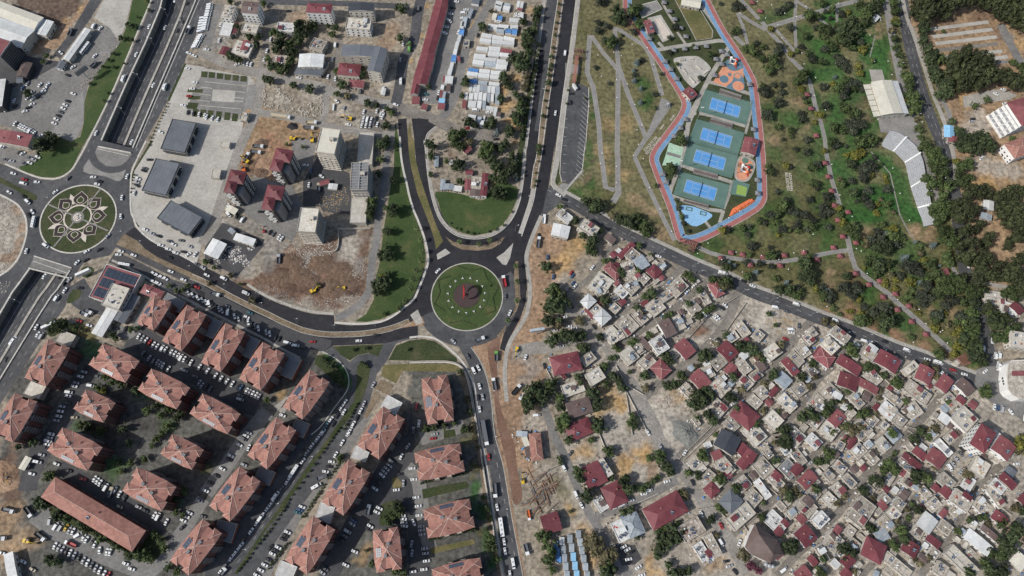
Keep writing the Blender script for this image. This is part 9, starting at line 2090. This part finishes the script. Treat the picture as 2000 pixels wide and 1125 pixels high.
trees('m','''E2 40,290,9o 110,310,8o 230,490,11 250,520,10 780,600,8o 850,640,8o 860,700,8o 560,730,13 570,760,9 360,620,10 420,640,9t 330,640,8t 470,690,8t 200,800,8t 630,880,7 450,800,7o 440,850,7o 340,960,10 300,980,9 410,960,8o 930,880,7 740,1090,10t 850,1080,10o 80,900,11t 60,940,11 40,970,8 220,920,7t 250,1080,12o 200,1060,8 100,1100,8 180,880,7o 150,870,6
E3 70,235,13 50,210,8t 40,280,8t 250,60,13o 300,40,10o 170,40,8o 740,70,9t 700,130,10t 670,110,7t 820,60,10o 800,110,8 530,80,10 550,230,6 500,310,12 470,350,11 540,340,11 430,430,11t 390,420,9t 320,500,11t 700,380,12t 740,380,9t 790,410,11 700,430,9t 740,480,7o 850,330,8o 1100,380,11o 1080,390,8o 1480,160,15y 1450,200,11o 1430,630,11o 1490,660,10t 1440,780,15t 1400,850,16t 1360,920,15t 1330,980,13 1260,960,10 1210,1030,10 1250,1080,15t 1320,1090,13t 1170,700,7t 1210,700,7 1240,750,8o 1330,750,10 1100,720,9t 1010,800,8 600,800,12 580,790,8t 610,850,11t 560,920,9 530,890,8 720,640,10t 650,640,8o 380,550,9o 180,540,8o 130,590,9o 370,770,10t 190,940,13t 240,960,9t 30,1000,9t 10,1100,11 700,1000,9o 740,1030,8o 260,1100,8o 560,730,8o 190,140,8o 800,990,8o 1100,1100,12t 650,700,7 680,600,6
D2 270,90,12t 250,110,8 220,110,9 160,190,9t 200,230,7o 620,260,9t 650,230,8 680,210,8 720,190,9 810,30,13o 370,260,7t 410,240,7 540,170,8t 620,65,8t 1200,70,9t 1270,75,9 1330,110,9 140,440,9 110,450,6 255,390,8 380,560,12t 410,590,8t 220,690,11t 225,780,11o 110,660,6t 490,690,11 600,620,8o 650,540,13t 690,540,12t 630,570,8t 810,390,8t 740,450,9o 920,470,11t 980,470,11t 1010,510,13t 1050,540,11o 960,500,10t 1080,570,7 1220,460,10o 1180,320,5t 1130,235,6t 870,700,10t 730,650,5o 460,750,8t 380,770,9t 430,760,10t 600,830,13t 570,900,13t 640,880,13t 700,830,12t 660,800,10t 610,920,9t 840,850,12t 800,830,6o 870,860,8t 930,790,10o 890,930,8t 680,980,11t 720,1020,10t 600,1000,6 1090,750,9o 1170,680,11t 1150,700,9 1300,930,7o 1090,950,9o 1040,1040,9 1370,700,10t 1430,770,9o 1450,600,10 1470,700,9o 1200,950,5 1370,1000,13t 1430,970,13t 1470,1000,10t 1260,1080,10t 20,720,9t 60,780,9t 40,750,8t 130,1000,10 110,1040,7 150,1060,9 30,500,7 560,360,0.1 180,220,6 1250,600,0.1
D3 260,260,8 330,260,13 370,310,12t 340,230,11 390,340,12t 420,370,8t 320,400,6 290,430,8t 80,410,10t 60,450,11t 110,490,12t 160,480,8t 210,490,8 240,460,7t 540,370,8 610,385,9 640,230,12 660,260,8 770,420,12 770,380,8o 510,520,10o 480,520,7t 530,550,6o 760,620,8 800,650,7t 890,480,10 1080,690,9 1250,120,13t 1230,150,11t 1280,170,10t 1180,270,9t 1220,60,9t 1170,150,7o 1240,500,12o 1270,540,11t 1320,500,11o 1290,560,9t 1360,530,7o 1480,290,9 1480,490,10t 700,720,9t 750,830,6o 720,700,6t 330,800,9 420,770,10t 340,850,12t 400,860,13t 320,930,11t 370,900,12t 450,850,11t 500,810,9t 320,980,9t 400,1040,9t 430,1100,11t 480,1110,11t 540,1090,10t 60,660,8t 110,640,8t 160,840,7t 940,960,12o 960,1000,8o 1000,1050,10u 1060,1090,8u 980,940,7y 1260,900,13t 1300,930,12t 1330,890,8 1090,590,6 740,90,6 1000,380,6o 130,1000,0.1 460,740,6 360,780,6
D1 170,960,7 150,850,5 220,1020,4 270,840,5o 30,960,9t 60,980,7t
C2 1500,480,8t 1470,560,7t''')
# hedge lines of the boulevard
def hedgerow(s,n,r,k='m'):
 pts=W(s);ds=[0];q=px(s)
 for i in range(n):
  f=i/(n-1)*(len(q)-1);j=min(int(f),len(q)-2);f -= j;TR.append((k,q[j][0]*(1-f)+q[j+1][0]*f+crr.uniform(-.5,.5),q[j][1]*(1-f)+q[j+1][1]*f+crr.uniform(-.5,.5),r*crr.uniform(.8,1.2)))
TR=[t for t in TR if t[3] > 1]
hedgerow('B3 985,45 920,130 850,230 740,400 620,560 560,660 480,780 400,880 300,1010 240,1090',34,2.6)
hedgerow('B3 870,460 800,570 720,690',11,2.6);hedgerow('B3 1010,245 960,330 905,410',8,2.4,'t');hedgerow('B3 600,890 540,970 470,1070',10,2.4,'t');hedgerow('C3 85,445 410,370',13,2.6,'t');hedgerow('C3 150,860 480,785',13,2.6,'t');hedgerow('A3 590,730 690,800',6,3.4,'t');hedgerow('A3 700,810 800,870',6,3.2,'t');hedgerow('A3 820,880 930,950',7,3.2,'t');hedgerow('C2 130,1070 330,1030',8,2.6,'t')
hedgerow('C0 950,330 930,480 900,620 870,780 840,900 815,1020',20,4.6,'t');hedgerow('C0 960,60 930,150 900,220 870,330 860,400',12,5.5,'t');hedgerow('C0 860,560 840,660',5,5,'o');hedgerow('B2 1110,900 1070,980 1020,1080',8,2.6)
hedgerow('A1 985,250 970,300 962,380',6,1.8,'t');hedgerow('A0 1230,760 1160,900 1090,1060',14,1.8,'t')
print('TREES',{k: sum(1 for t in TR if t[0] == k) for k in TM},len(TR))
trr=random.Random(42);REST={}
for kk in 'tm':
 big=sorted([t for t in TR if t[0] == kk],key=lambda t: -t[3])
 REST[kk]=set(id(t) for t in big[298:])
MG={'t': [],'m': []}
for T_ in TR:
 k,x,y,r=T_
 wr=r*(.34 if (x > 1180 and y > 560 and k in 'tmo' and y > .42*x) else .385)*(.85 if k == 's' else 1.05 if k == 'p' else 1.0);hfac={'p': 1.35,'t': 1.15,'m': 1.1,'b': 1.0,'s': 1.25}.get(k,1)
 zt=wr*1.1*hfac;p=P(x,y,min(zt,6)*.9 if k != 'a' else 0)
 n_,lk,ct=TN[k]
 if k in REST and id(T_) in REST[k]:
  s_=wr*trr.uniform(.93,1.07);mw=Matrix.Translation((p.x,p.y,0)) @ Matrix.Rotation(trr.uniform(0,6.28),4,'Z') @ Matrix.Diagonal((s_,s_,s_*hfac*trr.uniform(.9,1.1),1));me,tr_=trr.choice(TM[k]);MG[k] += [(me,mw),(tr_,mw)];continue
 root=empty(n_,(p.x,p.y,0),trr.uniform(0,6.28));s_=wr*trr.uniform(.93,1.07)
 if k == 'a': s_=2.6
 root.scale=(s_,s_,s_*hfac*trr.uniform(.9,1.1))
 me,tr_=trr.choice(TM[k]);
 for nm,m_ in (('crown',me),('trunk',tr_)): o=bpy.data.objects.new(nm,m_);COL.objects.link(o);o.parent=root
 sz='' if 6 <= r < 12 else ('small ' if r < 6 else 'large ')
 note(root,(sz+lk) if not (k == 'a') else lk,ct,(x,y),TG[k])
for k in 'tm':
 if MG[k]: merged('shrubbery',MG[k],None)
# ================================================================ LAMPS
def lamp(x,y,two,h=9,lean=0):
 p=P(x,y);root=empty('street_lamp',(p.x,p.y,0),lean)
 piece('pole',shared('lp%d' % int(h),lambda: mk(MB().tube([(0,0,0),(0,0,h)],[.12,.07],6).tube([(0,0,0),(0,0,.5)],.2,6),['tank_metal'])),root)
 for s_ in ((-1,1) if two else (1,)):
  piece('arm',shared('la%d%d' % (s_,int(h)),lambda s_=s_: mk(MB().tube([(0,0,h-.2),(s_*1.2,0,h+.3),(s_*2,0,h+.35)],.05,5),['tank_metal'])),root)
  piece('lamp_head',shared('lh%d%d' % (s_,int(h)),lambda s_=s_: mk(MB().box(s_*1.9-.35,-.16,h+.25,s_*1.9+.5,.16,h+.42),['tank_white'])),root)
 note(root,'tall double armed street lamp' if two else 'street lamp on tall pole','street lamp',(x,y),'street lamps along the roads')
def lamps(s,two=1,h=9,lean=0):
 for x,y in px(s): lamp(x,y,two,h,lean)
lamps('A0 1230,120 1130,330 1030,590 915,835',lean=-.4);lamps('A2 150,155',lean=-.4);lamps('C1 890,450 1000,1125',h=10);lamps('C1 775,660',0,10);lamps('C0 1105,80 1075,290 1015,480 960,700 945,880',0);lamps('C1 915,180 905,240',0)
lamps('B2 155,50 425,185 680,300 950,345 1250,325',0);lamps('C3 690,640 615,120',0,10);lamps('C2 600,820',0,10);lamps('D1 105,700 330,830 570,930 600,985',0);lamps('D2 930,90 1140,150 1425,255',0);lamps('E2 320,415 615,520 870,625',0);lamps('B3 790,262 545,600 310,930',0);lamps('A1 380,455 910,700 1050,770 1405,950',0);lamps('E0 565,500 690,870',0,7)
GLOBE='C0 1310,800 1300,915 1375,425 1490,405 1400,580 C1 1405,110 1395,185 1240,440 1270,120 D0 125,348 45,430 90,635 145,785 195,935 12,605 12,735 280,495 333,645 160,970 235,370 910,120 1005,15 1035,35 1095,155 1185,205 1215,300 1140,60 1390,70 1320,145 1235,120 1360,410 1460,590 1375,490 1450,720 D1 133,125 170,45 10,205 10,325 250,360 327,517 410,678 205,150 675,765 880,830 1065,855 1190,885 775,885 925,975 1370,820 1300,835 600,840 1260,955 1440,700 825,580 905,530 E0 455,75 433,170 355,280 387,472 487,470 515,568 433,155 530,355 760,345 735,912 250,10 125,48 30,825 45,645 E1 77,190 165,338 135,415 225,570 210,705 255,805 290,822 333,985 520,218 573,402 640,598 1010,825 1095,720 905,290 E2 40,195 250,285 463,375 668,455 555,145 760,320 915,460 880,370 865,380 710,215'
for x,y in px(GLOBE):
 p=P(x,y);root=empty('park_lamp',(p.x,p.y,0));piece('pole',shared('gp',lambda: mk(MB().tube([(0,0,0),(0,0,3.6)],.07,6),['plastic_dark'])),root);piece('lamp_globe',shared('gg',lambda: mk(MB().blob((0,0,3.9),(.42,.42,.38),0,8,6,0),['tank_white'])),root)
 note(root,'small white globe park lamp','park lamp',(x,y),'white globe lamps of the park')
# floodlight masts at the courts
for s in ['D0 612,862','D1 460,215']:
 p=W(s)[0];root=empty('floodlight_mast',(p.x,p.y,0));MB().tube([(0,0,0),(0,0,14)],[.22,.12],7).build('pole','tank_metal',root);MB().box(-1.1,-.2,13.6,1.1,.2,14.5).build('floodlights','tank_white',root);note(root,'tall floodlight mast beside the tennis courts','floodlight',tuple(px(s)[0]))
# billboards
for s,rz,lk,a,c_ in [('C2 930,385',.15,'billboard on a steel mast in the red dirt lot',12,'grey_blue_sheet'),('A0 650,578',.8,'large dark billboard beside the parking lot',12,'wall_dark'),('A1 640,985',.5,'white billboard beside the tunnel deck',7,'tank_white'),('A2 395,335',.5,'pale billboard by the highway slip road',7,'tank_white')]:
 p=W(s)[0];root=empty('billboard',(p.x,p.y,0),rz);MB().tube([(0,0,0),(0,0,a)],.35,8).build('post','tank_metal',root);MB().box(-5,-.9,a-3.2,5,.9,a+.2).build('board',c_,root);MB().box(-4.7,-.96,a-2.9,4.7,-.9,a-.1).build('panel','flat_roof_white' if c_ == 'tank_white' else 'wall_grey',root);note(root,lk,'billboard',tuple(px(s)[0]))
# ================================================================ LABELS
LM='''153,424|the flower patterned roundabout
912,579|the monument roundabout
225,300|the small U-turn loop
350,300|the grey showroom halls
425,190|the paved memorial park
403,290|the pale concrete deck
450,480|the dark storage yard
470,370|the red roofed towers
655,290|the tall cream concrete tower
610,445|the open floored tower
610,550|the brown excavated pit
705,460|the empty dug plot
560,210|the oval stone yard
717,232|the used car lot
720,110|the long grey roofed block
605,125|the small white roofed shop
840,110|the long red market roof
975,60|the site cabin rows
1012,130|the big dark round tree
930,350|the farmhouse above the lawn
925,410|the U-shaped lawn
1060,200|the twin carriageway
1130,220|the long narrow car park
1170,330|the small lower park lawn
1230,200|the triangular park walks
1300,225|the plaza sculpture
1290,60|the pool deck
1350,140|the skate park
1425,150|the orange playground
1414,210|the topmost tennis court
1398,270|the second tennis court
1385,312|the third tennis court
1368,372|the lowest tennis court
1465,285|the maroon club house
1358,420|the blue splash pad
1450,405|the orange play structure
1345,475|the timber park gate
1375,40|the strip of turf
1470,60|the zigzag walks
1541,355|the stone lawn lettering
1560,200|the park's central walk
1585,90|the northern walk junction
1660,130|the eastern tree belt
1735,190|the white event hall
1780,350|the curved white terraces
1655,485|the walk corner
1760,500|the olive tree patch
1700,570|the southern park walk
1900,700|the park's pointed corner
1800,120|the avenue of trees
1890,90|the striped parking rows
1960,40|the northern pine wood
1910,190|the pine hill
1855,260|the blue tarpaulin kiosk
1980,230|the white terraced hotel
1975,295|the terracotta hotel annexe
1935,400|the white tent
1950,450|the eastern slope
1990,740|the rounded white corner building
1500,500|the row of picnic shelters
1170,610|the white hipped house pair
1105,710|the big dark red roof
1085,610|the leafy roadside clump
1050,560|the red dirt strip
1040,860|the narrow terracotta house
1065,940|the rusty steel heap
1110,1080|the blue stall rows
1150,920|the faded red riverside roofs
1220,880|the golden vacant plot
1300,810|the dusty gravel lot
1300,1000|the red roof with terrace
1225,1030|the pale hipped roof
1490,1060|the large brown roof
1425,960|the grey pyramid roof
1455,860|the charcoal gabled roof
1454,805|the dark red star roof
1467,605|the long red gable
1365,650|the square dug plot
1520,640|the rubble strewn plot
1260,500|the northern red houses
1420,540|the roadside leafy house
1530,740|the pale blue roof
1735,700|the big pitched red roof
1645,710|the paired red roofs
1730,800|the white sheet roof
1840,740|the rust brown roof
1870,790|the big beige roof
1920,850|the tall dark red roof
1690,1010|the wide flat grey roof
1705,1075|the star hipped red roof
1810,1030|the square white roof
1775,1075|the red gable by the lane
1880,1070|the long beige terrace
1910,1050|the striped white shed
1960,960|the eastern red roof
1930,1060|the dark eastern grove
1980,830|the wide corner junction
350,1000|the long school roof
75,720|the westernmost apartment
280,640|the first street apartments
430,680|the middle street apartments
580,770|the apartment by the lawn
240,560|the solar panel hall
240,690|the upper courtyard
330,840|the central playground
130,1030|the tipper truck yard
90,200|the big west parking lot
40,60|the white industrial halls
40,120|the dark glass tower
165,110|the long white canopy
275,150|the sunken highway
60,620|the lower sunken highway
400,50|the delivery yard
520,630|the kerbside car row
700,690|the link road fork
650,860|the tree lined boulevard
720,950|the boulevard apartments
760,1070|the southern apartments
860,780|the eastern apartment
920,950|the estate boundary road
870,690|the half moon lawn
800,420|the long side lawn
950,760|the red earth strip'''
LMK=[(float(a.split(',')[0]),float(a.split(',')[1]),b_) for a,b_ in [l.split('|') for l in LM.split('\n')]]
def cam_px(o):
 v=o.matrix_world.translation;
 p=ROT.transposed() @ (Vector(v)-Vector((0,0,H)));return (1000+F*p.x/-p.z,562.5-F*p.y/-p.z)
bpy.context.view_layer.update()
def dirword(dx,dy):
 a=math.degrees(math.atan2(-dy,dx)) % 360
 return ['right of','above right of','above','above left of','left of','below left of','below','below right of'][int((a+22.5)//45) % 8]
ORD=['closest','second closest','third closest','fourth closest','fifth closest','sixth closest','seventh closest','eighth closest','ninth closest','tenth closest']+['%dth closest' % k for k in range(11,90)]
from collections import defaultdict
bk=defaultdict(list);root_set=set()
def rootof(o):
 while o.parent: o=o.parent
 return o
for it in THINGS:
 o,look,at_=it;o=rootof(o)
 if at_ == 'fixed': bk[(look,'x','x')].append((0,o));continue
 if at_ == 'same': o['label']=look;continue
 if isinstance(at_,tuple) and len(at_) == 3:
  k=at_[1];hrs=['three','two','one','twelve','eleven','ten','nine','eight','seven','six','five','four']
  o['label']='%s in the ring, %s counted anticlockwise from the right of the monument' % ('white three armed stone seat',['first','second','third','fourth','fifth','sixth','seventh','eighth','ninth','tenth','eleventh','twelfth','thirteenth','fourteenth','fifteenth'][k]);continue
 if at_ == 'drum' or at_ is None: at_=cam_px(o)
 x,y=at_;ds=sorted(((x-a)**2+(y-b_)**2,a,b_,n_) for a,b_,n_ in LMK)[0]
 dd=math.sqrt(ds[0]);dw=dirword(x-ds[1],y-ds[2]) if dd > 14 else 'at'
 bk[(look,dw,ds[3])].append((dd,o))
for (look,dw,lm),lst in bk.items():
 if dw == 'x':
  for _,o in lst: o['label']=look
  continue
 lst.sort(key=lambda t: t[0])
 for i,(dd,o) in enumerate(lst):
  o['label']='%s %s %s' % (look,dw,lm) if len(lst) == 1 else '%s, %s of those %s %s' % (look,ORD[i],dw,lm)
seen_=defaultdict(int)
for o in bpy.data.objects:
 if 'label' in o:
  n_=len(o['label'].split())
  for a_,b_ in ((' of those ',' '),(' the ',' '),(' and ',' '),('terracotta roofed apartment block with rooftop','terracotta apartment block with'),('small ',''),('roofed ',''),('building ',''),(', ',' '),('in rows by dry field','by dry field'),('hipped ',''),(' roof','')):
   if len(o['label'].split()) > 16: o['label']=o['label'].replace(a_,b_)
  if len(o['label'].split()) > 16: print('LONG',len(o['label'].split()),o['label'])
